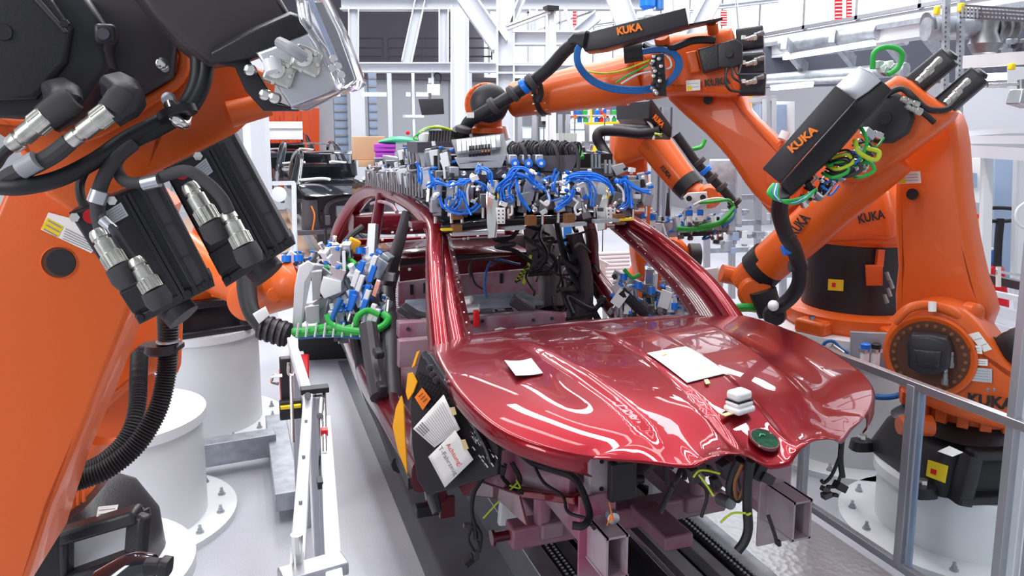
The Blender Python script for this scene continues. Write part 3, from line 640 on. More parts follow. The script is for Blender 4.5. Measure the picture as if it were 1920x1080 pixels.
for i in range(16): b.box((-8+i*1.4, YB-.02, 1.95), (.03, .02, 3.9))
tag(b.build('trim_4', 'greyplas'), kind='structure')
# ceiling: dark panels with rows of skylights between them
for i, (x0, x1) in enumerate(((-9, -.6), (.9, 2.9), (4.3, 11.2))):
    st('ceiling_%d' % (i+1) if i else 'ceiling', MB().box(((x0+x1)/2, 13, 8.1), (x1-x0, 34, .12)), mat('ceiling_deck', (0.14, 0.145, 0.16), .8))
for i, x in enumerate((.15, 3.6)):
    b = MB()
    for k in range(12): b.bar((x-.8, -1+k*2.6, 8.0), (x+.8, -1+k*2.6, 8.0), .25, .2)
    for s_ in (-.76, 0, .76): b.bar((x+s_, -4, 8.02), (x+s_, 30, 8.02), .08, .15)
    st('trim_%d' % (5+i), b, 'steelwhite')
for i, x in enumerate((-2.6, -1.2, 1.3, 2.5, 5.2)):
    for k in range(3):
        y = 5.5+k*6.5; l = thing('ceiling_light', (x, y, 7.35), 'long white tube light under the hall ceiling over the red car', 'light', 'long tube lights under the ceiling')
        MB().box((x, y, 7.40), (.14, 4.6, .06)).build('housing', 'white', l); MB().box((x, y, 7.35), (.09, 4.5, .04)).build('tube', 'lamp', l)
        MB().cyl((x, y, 7.42), (x, y, 8.05), .01, seg=6).build('suspension', 'steel', l)
# right wall: panels below, glazing above the gallery
XR = 11.0
st('wall_right', MB().box((XR+.1, 12, 2.05), (.2, 36, 4.1)), mat('right_wall_panel', (0.30, 0.30, 0.33), .6))
tag(MB().box((XR+.1, 12, 6.1), (.06, 36, 4.0)).build('window_1', 'winlit'), kind='structure')
b = MB()
for i in range(24): b.box((XR, -4+i*1.45, 6.1), (.08, .07, 4.0))
for z in (4.15, 5.9, 7.4): b.box((XR, 12, z), (.08, 36, .07))
st('trim_7', b, 'alugrey')
# lit back glazing to the right of the mezzanine
tag(MB().box((9.9, YB+.5, 6.0), (1.9, .06, 3.8)).build('window_2', 'winlit'), kind='structure')
b = MB()
for i in range(3): b.box((9.1+i*.8, YB+.4, 6.0), (.10, .1, 3.6))
for z in (4.3, 5.4, 6.6): b.box((9.9, YB+.4, z), (1.9, .1, .08))
st('trim_8', b, 'alugrey')
# mezzanine railing
def pbar(p, q, wd, ht, mb=None): return (mb or MB()).bar(p, q, wd, ht)
rl = thing('gallery_railing', pw(760, 92, D=24), 'dark grey railing of the gallery far behind the white trusses', 'railing')
for (u0, u1) in ((560, 718), (728, 922)):
    for v in (72, 90, 106): MB().bar(pw(u0, v, D=24), pw(u1, v, D=24), .05, .05).build('rail', 'rubber', rl)
    for k in range(4): u = u0+(u1-u0)*k/3; MB().bar(pw(u, 72, D=24), pw(u, 112, D=24), .05, .05).build('post', 'rubber', rl)
# blue-grey steel columns far behind
for u, wpx, lb in ((640, 24, 'blue-grey steel column on the far wall, left one with cross battens'), (700, 15, 'narrow blue-grey column on the far wall beside the first'), ):
    a = pw(u, 262, D=24); t = pw(u, 142, D=24); c_ = thing('steel_column', V((a.x, a.y, 0)), lb, 'column')
    ww = wpx*24/FPX
    MB().bar(V((a.x, a.y, 0)), V((a.x, a.y, 3.9)), ww, .2, V((0, 1, 0))).build('post', 'bluecol', c_)
    for k in range(14): MB().bar(V((a.x-ww/2, a.y-.14, .4+k*.25)), V((a.x+ww/2, a.y-.14, .4+k*.25)), .04, .05).build('batten', 'steel', c_)
for u, w_, lb in ((672, 26, 'white wall pipe casing left of the hanging monitor'), (732, 8, 'slim white downpipe on the far wall'), (880, 10, 'white downpipe behind the wide truss post')):
    a = pw(u, 260, D=23.5); c_ = MB().box((a.x, a.y, 1.95), (w_*24/FPX, .1, 3.9)).build('wall_casing', 'steelwhite'); tag(c_, lb, 'pipe')
# fluorescent lamps low on the far wall
for (u0, u1) in ((680, 724), (762, 769), (781, 804), (846, 854), (624, 637)):
    l = thing('wall_light', pw((u0+u1)/2, 177, D=22), 'lit tube light at gallery height %s' % {680: 'left of the hanging monitor', 762: 'the short piece just left of the monitor', 781: 'directly above the hanging monitor', 846: 'right of the monitor, almost hidden by a white column', 624: 'seen beside the clear cover of the near robot'}[u0], 'light')
    MB().bar(pw(u0, 177, D=22), pw(u1, 177, D=22), .09, .09).build('tube', 'lamp', l); MB().bar(pw(u0, 174, D=22), pw(u1, 174, D=22), .1, .03).build('housing', 'white', l)
# ---- white steel portal and trusses ----
def member(name, label, segs, D, wpx, dep=None, m='steelwhite', cat='beam', group=None):
    r_ = thing(name, pw(*segs[0][0], D=D), label, cat, group)
    for i, (p, q) in enumerate(segs):
        w_ = (wpx[i] if isinstance(wpx, (list, tuple)) else wpx)*D/FPX; a, c = pw(*p, D=D), pw(*q, D=D)
        t = (c-a).normalized(); vert = abs(t.z) > .5; f_ = V((-ray(*p).x, -ray(*p).y, 0)).normalized()
        dd = dep or w_
        # I-beam: web and two flanges
        s_ = t.cross(f_).normalized()
        mb = MB(); mb.bar(a, c, .02, w_, s_) if False else None
        up = f_
        mb.bar(a+s_*(w_/2-.01), c+s_*(w_/2-.01), .02*1, dd, up); mb.bar(a-s_*(w_/2-.01), c-s_*(w_/2-.01), .02, dd, up); mb.bar(a, c, w_, .02, up)
        mb.build('column' if vert and abs(t.z) > .97 else 'diagonal' if abs(t.z) > .2 else 'beam', m, r_)
    return r_
member('roof_truss', 'white steel truss with posts and a leaning diagonal behind the hanging monitor', [((640, 9), (1240, 9)), ((640, 127), (1000, 127)), ((663, 18), (663, 120)), ((832, 18), (832, 120)), ((788, 0), (762, 118))], 12, [20, 18, 20, 19, 20], .25, cat='truss')
member('wide_column', 'wide pale blue-white column left of the orange wrist', [((862, 15), (862, 262))], 11, [34], .25, cat='column')
member('portal_frame', 'white steel portal with a heavy post and two knee braces above the gripping robot', [((948, -30), (948, 600)), ((868, -12), (938, 88)), ((985, -20), (958, 50)), ((962, 72), (1240, 72)), ((930, 130), (1100, 130))], 8.5, [34, 34, 14, 26, 18], .2, cat='frame')
member('profile_post', 'aluminium profile post with black cap and slanting strut', [((1033, 20), (1033, 650)), ((950, 52), (1030, 22))], 7.5, [19, 10], .1, m='aluwhite', cat='post')
for s_ in (0,): MB().box(pw(1033, 16, D=7.45), (.12, .12, .04)).build('end_cap', 'rubber', bpy.data.objects['profile_post'])
member('brace_frame', 'white steel frame with crossing braces behind the black energy box', [((1155, -10), (1180, 55)), ((1275, -20), (1275, 60)), ((1340, -5), (1300, 70)), ((1120, 30), (1060, 80)), ((1060, 20), (1075, 62)), ((1000, 20), (1000, 60))], 10, [40, 34, 30, 20, 6, 16], .2, cat='frame')
member('upper_beams', 'thin white upper lattice behind the bright windows', [((1100, 50), (1300, 20)), ((1330, 15), (1460, 0)), ((1380, 0), (1385, 60))], 13, [6, 8, 6], .1, cat='lattice')
# red pieces high in the windows
for i, (u, v0, v1, w_, D, lb) in enumerate(((1077, 18, 52, 7, 14, 'red vertical bar behind the white braces'), (1572, -5, 36, 14, 7.0, 'red slatted box in the bright window, left of two'), (1592, -5, 32, 10, 7.0, 'pinkish red slatted box in the bright window, right of two'), (1357, 20, 48, 12, 9, 'red lattice panel behind the blue mesh'))):
    a, c = pw(u, v1, D=D), pw(u, v0, D=D); b = MB(); w3 = w_*D/FPX
    r_ = thing('red_panel', a, lb, 'panel'); b.bar(a, c, w3, .03, face(u, v0)).build('sheet', 'red', r_)
    for k in range(6): t = (k+.5)/6; MB().bar(a.lerp(c, t)-RIGHT*w3/2-FWD*.02, a.lerp(c, t)+RIGHT*w3/2-FWD*.02, .02, .01).build('slat', 'white', r_)
bl = thing('blue_unit', pw(1215, 8, D=9.5), 'bright blue round unit hanging under the roof above the energy box', 'machine')
MB().lathe(pw(1214, 20, D=9.5), UP, [(0, .05), (.05, .10), (.2, .10), (.25, .05)], 20).build('housing', 'blue', bl)
MB().cyl(pw(1237, 18, D=9.5), pw(1237, -10, D=9.5), .05).build('cylinder', 'bluedark', bl); MB().cyl(pw(1216, 30, D=9.5), pw(1216, 18, D=9.5), .06).build('spout', 'white', bl)
# ---- gallery bridge, pipes and trays at the upper right ----
def zline(u0, v0, u1, v1, D0, w_, h_, m, parent, name, D1=None):
    return MB().bar(pw(u0, v0, D=D0), pw(u1, v1, D=D1 or D0), w_, h_).build(name, m, parent)
gb = thing('gallery_bridge', pw(1600, 60, D=6.5), 'long pale steel bridge girder under the bright window band', 'girder')
for v0, v1, h_, m_, w_ in ((82, -2, .05, 'aluwhite', .3), (90, 8, .04, 'galv', .3), (100, 20, .10, 'aluwhite', .2), (112, 34, .03, 'steelwhite', .2)): zline(1425, v0, 1960, v1, 8.6, w_, h_, m_, gb, 'girder_profile', 5.2)
for u, v in ((1470, 105), (1560, 92), (1655, 90), (1720, 70)): MB().bar(pw(u, v-25, D=7), pw(u+40, v+25, D=7.6), .05, .12).build('knee_plate', 'galv', gb)
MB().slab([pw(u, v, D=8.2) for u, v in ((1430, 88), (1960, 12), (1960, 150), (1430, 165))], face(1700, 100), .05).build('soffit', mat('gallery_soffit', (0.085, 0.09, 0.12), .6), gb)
pd = thing('ventilation_pipe', pw(1600, 90, D=7), 'thick galvanised pipe running below the gallery girder', 'pipe')
for p, q, r in (((1468, 84), (1650, 60), .07), ((1490, 104), (1700, 78), .03), ((1440, 150), (1700, 130), .06), ((1430, 158), (1640, 146), .03)):
    MB().cyl(pw(*p, D=7.8), pw(*q, D=6.6), r, seg=14).build('pipe_run', 'galv', pd)
for i, (u0, v0, u1, v1) in enumerate(((1470, 108, 1640, 80), (1665, 76, 1720, 70), (1740, 62, 1800, 60), (1450, 165, 1520, 158))):
    l = thing('gallery_light', pw(u0, v0, D=7), ('long lit tube under the gallery above the right robot', 'short lit tube under the gallery beside the pipe elbow', 'lit tube behind the perforated posts', 'low lit tube left above the black motors')[i], 'light')
    MB().bar(pw(u0, v0, D=7.2), pw(u1, v1, D=6.6), .05, .04).build('tube', 'lamp', l); MB().bar(pw(u0, v0-3, D=7.2), pw(u1, v1-3, D=6.6), .07, .02).build('housing', 'white', l)
pe = thing('pipe_assembly', pw(1840, 60, D=5), 'fat grey pipe tee with flanges behind the perforated posts', 'pipe')
MB().tube([pw(1735, 55, D=5), pw(1800, 52, D=5), pw(1840, 48, D=5)], .075, 16).build('pipe_run', 'galv', pe)
MB().lathe(pw(1845, 100, D=5), UP, [(-.02, .03), (0, .07), (.06, .10), (.13, .07), (.22, .08), (.24, .1), (.26, .1)], 20).build('bulb', 'steel', pe)
MB().tube([pw(1850, 42, D=5), pw(1900, 40, D=5), pw(1960, 34, D=5)], .05, 14).build('pipe_run', 'steel', pe)
for u in (1738, 1862, 1880, 1897): MB().cyl(pw(u, 48, D=5), pw(u+5, 47, D=5), .085, seg=16).build('flange', 'steel', pe)
for k in range(7): MB().box(pw(1870+k*9, 78+(k % 3)*9, D=5.1), (.05, .05, .04)).build('valve', random.choice(['steel', 'galv', 'darksteel']), pe, bev=.006)
for i, (u, u2) in enumerate(((1774, 1768), (1802, 1795))):
    pp = thing('perforated_post', pw(u2, 250, D=4.9), ('perforated steel post, left of the pair beside the pipe tee', 'perforated steel post, right of the pair in front of the pipe tee')[i], 'post')
    MB().bar(pw(u2, 330, D=4.9), pw(u+1, -20, D=4.9), .035, .035, FWD).build('channel', 'galv', pp)
    for k in range(24): v = 15+k*9; MB().box(pw(u2+(u-u2)*(330-v)/330, v, D=4.87), (.008, .006, .012)).build('slot', 'darksteel', pp)
ct = thing('cable_tray', pw(1860, 18, D=4.6), 'mesh cable tray with yellow end clips crossing the perforated posts', 'cable tray')
for k, (v0, v1) in enumerate(((10, 20), (17, 27), (24, 34), (32, 42))): MB().bar(pw(1800, v0, D=4.7), pw(1960, v1, D=4.3), .012, .012).build('tray_wire', 'darksteel', ct)
for k in range(22): u = 1805+k*7; MB().bar(pw(u, 12+k*.45, D=4.6), pw(u, 32+k*.45, D=4.6), .008, .008, FWD).build('cross_wire', 'galv', ct)
for u, v in ((1802, 14), (1757, 20)): MB().box(pw(u, v, D=4.65), (.03, .03, .05)).build('end_clip', 'yellow', ct, bev=.006)
ct2 = thing('cable_duct', pw(1860, 118, D=4.6), 'bright perforated cable duct with one yellow clip at the right edge', 'cable duct')
MB().bar(pw(1805, 117, D=4.7), pw(1960, 106, D=4.5), .05, .075).build('channel', 'aluwhite', ct2); MB().box(pw(1897, 125, D=4.5), (.035, .03, .04)).build('end_clip', 'yellow', ct2, bev=.008)
MB().slab([pw(u, v, D=4.9) for u, v in ((1888, 125), (1960, 125), (1960, 165), (1888, 165))], face(1900, 140), .02).build('cover', 'aluwhite', ct2)
tl = thing('tube_lamp', pw(1845, 145, D=5), 'lit tube lamp above the empty wall panel at the right', 'light'); MB().bar(pw(1845, 145, D=5), pw(1888, 143, D=5), .045, .045).build('tube', 'lamp', tl)
cm = thing('camera_arm', pw(1910, 165, D=3.0), 'silver sensor head on a horizontal rod at the right edge', 'sensor')
MB().cyl(pw(1852, 160, D=3), pw(1912, 158, D=3), .007).build('rod', 'chrome', cm); MB().box(pw(1915, 185, D=3), (.08, .06, .06), Matrix.Rotation(.2, 3, 'Y')).build('head', 'alu', cm, bev=.005); MB().cyl(pw(1915, 150, D=3), pw(1915, 172, D=3), .014).build('clamp', 'steel', cm)
MB().tube([pw(1925, 378, D=3), pw(1908, 392, D=3), pw(1905, 412, D=3), pw(1915, 425, D=3), pw(1930, 428, D=3)], .006, 8).build('cable', 'wire', cm)
# doors, panels and yellow line at the middle right
dr = thing('door_1', pw(1520, 230, D=7.3), 'x', 'x'); del dr['label'], dr['category']; dr['kind'] = 'structure'
poly([(1455, 190), (1490, 190), (1490, 262), (1455, 262)], 8.0, .05, .004, mb=MB()).build('door_leaf', 'aluwhite', dr)
poly([(1456, 196), (1475, 196), (1475, 250), (1456, 250)], 7.98, .02, .004).build('window_pane', 'bluecol', dr)
ypl = thing('yellow_pole', pw(1407, 250, D=7), 'thin yellow pole rising beside the glazed partition', 'pole'); MB().bar(pw(1407, 176, D=7.5), pw(1407, 300, D=7.5), .025, .025, FWD).build('pole', 'yellow', ypl); MB().box(pw(1407, 178, D=7.5), (.05, .05, .03)).build('cap', 'yellow', ypl)
gp = thing('glazed_partition', pw(1440, 240, D=7.5), 'grey framed glazed partition behind the link arm of the gripping robot', 'partition')
for u in (1385, 1432, 1450): MB().bar(pw(u, 180, D=7.5), pw(u, 420, D=7.5), .045, .045, FWD).build('frame_post', 'alugrey', gp)
MB().bar(pw(1380, 190, D=7.5), pw(1455, 184, D=7.5), .045, .045).build('frame_rail', 'alugrey', gp)
poly([(1388, 195), (1430, 195), (1430, 300), (1388, 300)], 7.55, .01, 0).build('pane', 'bluecol', gp)
# ---- overhead monitor ----
mo = thing('hanging_monitor', pw(812, 200, D=12), 'black flat monitor hanging with a white camera housing above it', 'monitor')
poly([(784, 186), (831, 185), (833, 214), (791, 216)], 12, .05, .006).build('screen', 'black', mo); poly([(801, 158), (825, 158), (825, 179), (801, 179)], 12, .12, .01).build('housing', 'whiteplas', mo)
MB().cyl(pw(811, 127, D=12), pw(811, 160, D=12), .02).build('hanger', 'wire', mo); MB().bar(pw(806, 175, D=12), pw(806, 187, D=12), .04, .04, FWD).build('bracket', 'darksteel', mo)
poly([(803, 146), (814, 146), (814, 156), (803, 156)], 12, .08, .006).build('junction_box', 'white', mo); MB().tube([pw(812, 145, D=12), pw(818, 137, D=12), pw(827, 142, D=12), pw(825, 156, D=12)], .012, 6).build('cable', 'rubber', mo)
# red/white signal post
sp2 = thing('signal_post', pw(773, 215, D=14), 'slim grey signal post left of the hanging monitor', 'post'); MB().bar(pw(774, 130, D=14), V((pw(777, 215, D=14).x, pw(777, 215, D=14).y, 0)), .05, .05, FWD).build('pole', 'alu', sp2); MB().box(pw(775, 218, D=14), (.35, .2, .05)).build('shelf', 'white', sp2); MB().sph(pw(765, 249, D=14), .04).build('knob', 'red', sp2)
# ---- curtain, crates, cartons ----
cu = thing('strip_curtain', pw(550, 345, D=26.6), 'bright orange strip curtain behind the black car bodies', 'curtain')
for k in range(6):
    u0 = 500+k*16.5; poly([(u0, 203), (u0+16, 203), (u0+16, 352), (u0, 352)], 26.6+.04*(k % 2), .03, .01).build('strip', 'curtain', cu)
    if k < 4: MB().bar(pw(u0+8, 206, D=26.5), pw(u0+8, 345, D=26.5), .02, .02, FWD).build('seam', 'red', cu)
wbx = thing('white_container', pw(540, 250, D=19), 'white container in front of the orange curtain', 'container'); poly([(500, 228), (567, 228), (568, 262), (500, 262)], 19, .8, .02).build('shell', 'white', wbx); poly([(500, 240), (567, 240), (567, 243), (500, 243)], 18.97, .02, 0).build('rib', 'greyplas', wbx)
def crate(name, lb, cat, pts, D, m, ribs, dep=.6, grp=None):
    c_ = thing(name, pw(sum(p[0] for p in pts)/4, max(p[1] for p in pts), D=D), lb, cat, grp); poly(pts, D, dep, .01).build('body', m, c_)
    (u0, v0), (u1, v1) = pts[0], pts[2]
    for k in range(ribs): v = v0+(v1-v0)*(k+.5)/ribs; MB().bar(pw(u0, v, D=D)-FWD*.02, pw(u1, v, D=D)-FWD*.02, .03, .03).build('rib', m, c_)
    return c_
cb1 = crate('cardboard_box', 'large brown cardboard carton right of the black car', 'box', [(660, 256), (722, 256), (722, 300), (660, 300)], 13.5, 'card', 0)
cb2 = crate('cardboard_box', 'lower cardboard carton under the large one', 'box', [(672, 301), (702, 301), (702, 313), (672, 313)], 13.4, 'card', 0)
crate('plastic_crate', 'purple ribbed plastic crate, upper and wider of the stack', 'crate', [(702, 270), (742, 270), (742, 285), (702, 285)], 12.8, 'purple', 2)
crate('plastic_crate', 'purple ribbed plastic crate, lower of the stack', 'crate', [(704, 286), (740, 286), (740, 300), (704, 300)], 12.8, 'purple', 2)
tag(MB().loft([(pw(712, 266, D=13), .05, .3, 2), (pw(735, 263, D=13), .12, .5, 2), (pw(758, 262, D=13), .12, .5, 2), (pw(785, 265, D=13), .05, .3, 2)], 16, UP, n=4).build('green_bag', 'film'), 'heap of green plastic film on the purple crates', 'film')
# beige floor by the black cars and shelf details
st('trim_9', MB().box((-.2, 15.5, .004), (2.4, 9, .006)), 'brownfloor')
# ---- black bodies behind ----
def black_car(cx, y0, s, lb, lift=0, D=None):
    c_ = thing('black_car_body', (cx, y0+1.5, .2), lb, 'car'); z = lift
    for sy_ in (.6, 3.6):
        for sx_ in (-.45, .45): MB().box((cx+sx_, y0+sy_, (.42+lift)/2+.09), (.12, .12, .42+lift-.16)).build('support_foot', 'darksteel', c_)
    def p(x, y, h): return V((cx+x*s, y0+y, h+z))
    MB().grid([[p(-.70, .0, .98), p(-.35, -.05, 1.03), p(0, -.08, 1.04), p(.35, -.05, 1.03), p(.70, 0, .98)], [p(-.82, .55, 1.10), p(-.4, .5, 1.16), p(0, .5, 1.17), p(.4, .5, 1.16), p(.82, .55, 1.10)], [p(-.76, 1.2, 1.16), p(-.4, 1.25, 1.21), p(0, 1.27, 1.22), p(.4, 1.25, 1.21), p(.76, 1.2, 1.16)]]).build('bonnet', 'carblack', c_, solid=.02, sub=2)
    for sg in (-1, 1):
        MB().loft([(p(sg*.75, 1.1, 1.1), .09, .1, 3), (p(sg*.62, 1.9, 1.55), .07, .08, 3), (p(sg*.58, 3.0, 1.66), .08, .08, 3), (p(sg*.62, 4.2, 1.5), .1, .1, 3), (p(sg*.68, 4.6, 1.1), .12, .12, 3)], 14, (1, 0, 0), n=4).build('side_frame', 'carblack', c_)
        MB().loft([(p(sg*.62, 2.6, 1.6), .07, .1, 3), (p(sg*.80, 2.5, .9), .1, .16, 3), (p(sg*.84, 2.4, .5), .1, .2, 3)], 12, (1, 0, 0), n=3).build('middle_pillar', 'carblack', c_)
        MB().grid([[p(sg*.80, .6, 1.06), p(sg*.84, 1.3, 1.05), p(sg*.86, 2.4, 1.0), p(sg*.84, 4.4, 1.05)], [p(sg*.86, .6, .75), p(sg*.88, 1.3, .8), p(sg*.9, 2.4, .75), p(sg*.86, 4.4, .8)], [p(sg*.84, .7, .45), p(sg*.86, 1.3, .4), p(sg*.86, 2.4, .4), p(sg*.84, 4.4, .4)]]).build('side_panel', 'carblack', c_, solid=.02, sub=1)
        MB().box(p(sg*.38, .45, .62), (.08, .9, .16)).build('longeron', 'darksteel', c_, bev=.01)
        MB().loft([(p(sg*.62, .35, .95), .25, .3, 4), (p(sg*.62, .4, .45), .3, .3, 4)], 12, (1, 0, 0)).build('wheel_housing', 'darksteel', c_)
        MB().tube([p(sg*.72, 1.2, 1.2), p(sg*.40, .9, 1.24), p(sg*.28, .5, 1.25)], .025, 8).build('protective_strip', 'paper', c_)
    MB().grid([[p(-.56, 1.95, 1.60), p(0, 1.9, 1.64), p(.56, 1.95, 1.60)], [p(-.56, 3.0, 1.68), p(0, 3.0, 1.72), p(.56, 3.0, 1.68)], [p(-.55, 4.2, 1.55), p(0, 4.2, 1.60), p(.55, 4.2, 1.55)]]).build('roof', 'carblack', c_, solid=.02, sub=1)
    MB().bar(p(-.85, .15, .42), p(.85, .15, .42), .1, .08).build('front_beam', 'darksteel', c_, bev=.01)
    MB().box(p(0, 1.2, .75), (1.4*s, .05, .8)).build('firewall', 'darksteel', c_); MB().box(p(0, 4.3, 1.2), (1.3*s, .05, .3)).build('rear_panel', 'carblack', c_)
    MB().tube([p(-.38, .3, .55), p(-.34, .3, .85), p(0, .3, .95), p(.34, .3, .85), p(.38, .3, .55)], .05, 10).build('front_arch', 'trim', c_)
    MB().box(p(-.12, .5, .72), (.16, .1, .2)).build('bright_unit', 'galv', c_, bev=.02); MB().tube([p(-.62, .1, .45), p(-.58, .05, .7), p(-.62, .1, .85)], .012, 6).build('cable_loom', 'text_o', c_); MB().tube([p(.2, .2, .5), p(.45, .1, .65), p(.6, .1, .55)], .02, 6).build('cable_loom', 'rubber', c_)
    return c_
black_car(1.60, 12.6, 1.0, 'black unfinished car body standing on the line behind the red one')
black_car(1.55, 17.4, 1.0, 'second black car body behind the nearest black one', .1)
black_car(1.2, 22.1, 1.0, 'farthest dark car body in front of the orange curtain', .3)
# ---- fence post left of black cars ----
gt = thing('light_curtain_gate', pw(530, 440, D=9), 'white framed clear guard door left of the black cars', 'gate')
for p, q in (((551, 342), (555, 590)), ((508, 344), (552, 343))): MB().bar(pw(*p, D=9), pw(*q, D=9), .045, .045, FWD if p[1] != 344 else UP).build('frame_bar', 'steelwhite', gt)
MB().lathe(pw(524, 364, D=9), -FWD, [(0, .08), (.02, .09), (.03, .05)], 20).build('round_plate', 'white', gt)
wp = thing('white_pillar', V((pw(495, 400, D=7.5).x, pw(495, 400, D=7.5).y, 0)), 'wide white pillar between the near robot motors and the black cars', 'pillar')
pp_ = pw(495, 400, D=7.5); MB().box((pp_.x, pp_.y, 1.6), (.14, .14, 3.2), Matrix.Rotation(-YAW, 3, 'Z')).build('post', 'steelwhite', wp); MB().box((pp_.x-.1, pp_.y, 1.5), (.10, .06, 3.0), Matrix.Rotation(-YAW, 3, 'Z')).build('cover_panel', 'aluwhite', wp)
# white partition far left
st('wall_left', MB().box((-4.2, 8, 1.6), (.1, 14, 3.2)), 'steelwhite')
# ---- workbenches with screens in the middle distance ----
wk = thing('assembly_bench', pw(1060, 300, D=10), 'grey assembly bench with shelves behind the roof gripper', 'bench')
poly([(965, 300), (1250, 270), (1250, 292), (965, 312)], 10, .6, .01).build('bench_top', 'alu', wk)
for u in (975, 1002, 1050, 1065, 1100): MB().bar(pw(u, 215, D=10), pw(u, 547, D=10), .06, .06, FWD).build('frame_post', 'alugrey', wk)
MB().bar(pw(960, 292, D=10), pw(1250, 262, D=10), .05, .05).build('shelf', 'aluwhite', wk)
poly([(1060, 225), (1165, 215), (1165, 262), (1060, 268)], 10.8, .04, .004).build('back_board', 'white', wk)
for i, (u, v, w_, h_) in enumerate(((1083, 255, 26, 20), (1023, 252, 20, 20), (988, 250, 16, 18))):
    s_ = thing('bench_screen', pw(u, v+h_/2, D=9.8), 'pale blue lit screen on the bench, %s' % ('rightmost of three', 'middle of three', 'leftmost of three')[i], 'screen', None)
    poly([(u-w_/2-2, v-h_/2-3), (u+w_/2+2, v-h_/2-3), (u+w_/2+2, v+h_/2+2), (u-w_/2-2, v+h_/2+2)], 9.8, .05, .006).build('bezel', 'alugrey', s_); poly([(u-w_/2, v-h_/2), (u+w_/2, v-h_/2), (u+w_/2, v+h_/2), (u-w_/2, v+h_/2)], 9.76, .02, 0).build('display', 'screen', s_)
    MB().bar(pw(u, v+h_/2, D=9.8), pw(u, v+h_/2+14, D=9.8), .05, .05, FWD).build('stand', 'alugrey', s_)
yr = thing('yellow_shelf_frame', pw(1110, 238, D=9.5), 'yellow shelf rail with an upright above the bench', 'shelf')
MB().bar(pw(1098, 232, D=9.5), pw(1160, 230, D=9.5), .03, .03).build('rail', 'yellow', yr); MB().bar(pw(1108, 202, D=9.5), pw(1108, 234, D=9.5), .025, .025, FWD).build('upright', 'yellow', yr)
random.seed(5)
CN = {'white': 'white', 'bluedark': 'dark blue', 'green': 'green', 'red': 'red', 'blue': 'bright blue', 'greyplas': 'grey'}
for k in range(16):
    u = 1074+(k//2)*11+random.uniform(-2, 2); v = 226 if k % 2 else 212; mm = ['white', 'bluedark', 'green', 'white', 'blue', 'red', 'greyplas', 'green'][k//2]; cp = ['red', 'blue', 'white', 'blue', 'white', 'white', 'red', 'blue'][k//2]
    q = pw(u, v+4, D=9.75); bo = thing('bottle', q, '%s bottle with a %s cap on the %s shelf above the bench' % (CN[mm], cp, 'lower' if k % 2 else 'upper'), 'bottle', 'bottles on the shelves above the bench')
    MB().lathe(q, UP, [(0, .030), (.055, .030), (.07, .012)], 10).build('body', mm, bo); MB().lathe(q+UP*.07, UP, [(0, .014), (.018, .014)], 10).build('cap', cp, bo)
for v in (216.5, 230.5): MB().bar(pw(1068, v, D=9.75), pw(1162, v, D=9.75), .12, .015).build('shelf', 'steelwhite', wk)
for i, (u, v, m1, m2) in enumerate(((1078, 212, 'blue', 'text_o'), (1134, 210, 'blue', 'text_o'), (1020, 224, 'paper', 'rubber'), )):
    s_ = thing('signal_light', pw(u, v+14, D=9), ('blue and orange signal light, left one above the bench', 'blue and orange signal light, right one above the bench', 'white round lamp on a thin rod above the left screens')[i], 'light')
    q = pw(u, v+3, D=9); MB().cyl(q, q+UP*.05, .02 if i < 2 else .035).build('upper_lens', m1, s_); MB().cyl(q-UP*.04, q, .02).build('lower_lens', m2, s_); MB().cyl(V((q.x, q.y, 0)), q-UP*.04, .006).build('rod', 'darksteel', s_)
yb = crate('parts_bin', 'yellow parts bin under the bench behind the gripper', 'bin', [(1110, 274), (1126, 274), (1126, 288), (1110, 288)], 8.5, 'yellow', 1, .2)
for k in range(8):
    u = 1148+(k % 4)*16; 
    bn = crate('parts_bin', 'small %s parts bin, %s in the %s row behind the middle robot' % ('white' if k % 2 else 'blue-grey', ('leftmost', 'second', 'third', 'rightmost')[k % 4], ('upper', 'lower')[k//4]), 'bin', [(u, 560-300+(k//4)*18-5), (u+12, 255+(k//4)*18), (u+12, 266+(k//4)*18), (u, 266+(k//4)*18)], 9.2+.01*k, 'white' if k % 2 else 'bluecol', 1, .15, 'bins behind the middle robot')
# ---- machinery beyond the red car's right windows ----
mc = thing('conveyor_machine', pw(1430, 430, D=7.5), 'grey machine frame with small parts trays behind the fence, left of the black drum', 'machine')
for v in (330, 372, 420, 470, 520): MB().bar(pw(1320, v, D=8), pw(1520, v-6, D=8), .05, .05).build('frame_rail', 'galv', mc)
for u in (1325, 1372, 1420, 1468): MB().bar(pw(u, 300, D=8), pw(u, 560, D=8), .06, .06, FWD).build('frame_post', 'alugrey', mc)
poly([(1330, 300), (1385, 300), (1385, 345), (1330, 345)], 7.6, .3, .01).build('cabinet', 'galv', mc)
random.seed(3)
for k in range(40):
    u = random.uniform(1340, 1480); v = random.uniform(395, 470); s_ = random.uniform(.03, .09)
    MB().box(pw(u, v, D=7.6), (s_, s_, s_*random.uniform(.4, 1.2))).build('fitting', random.choice(['galv', 'alu', 'white', 'bluecol', 'galv', 'steel']), mc, bev=.005)
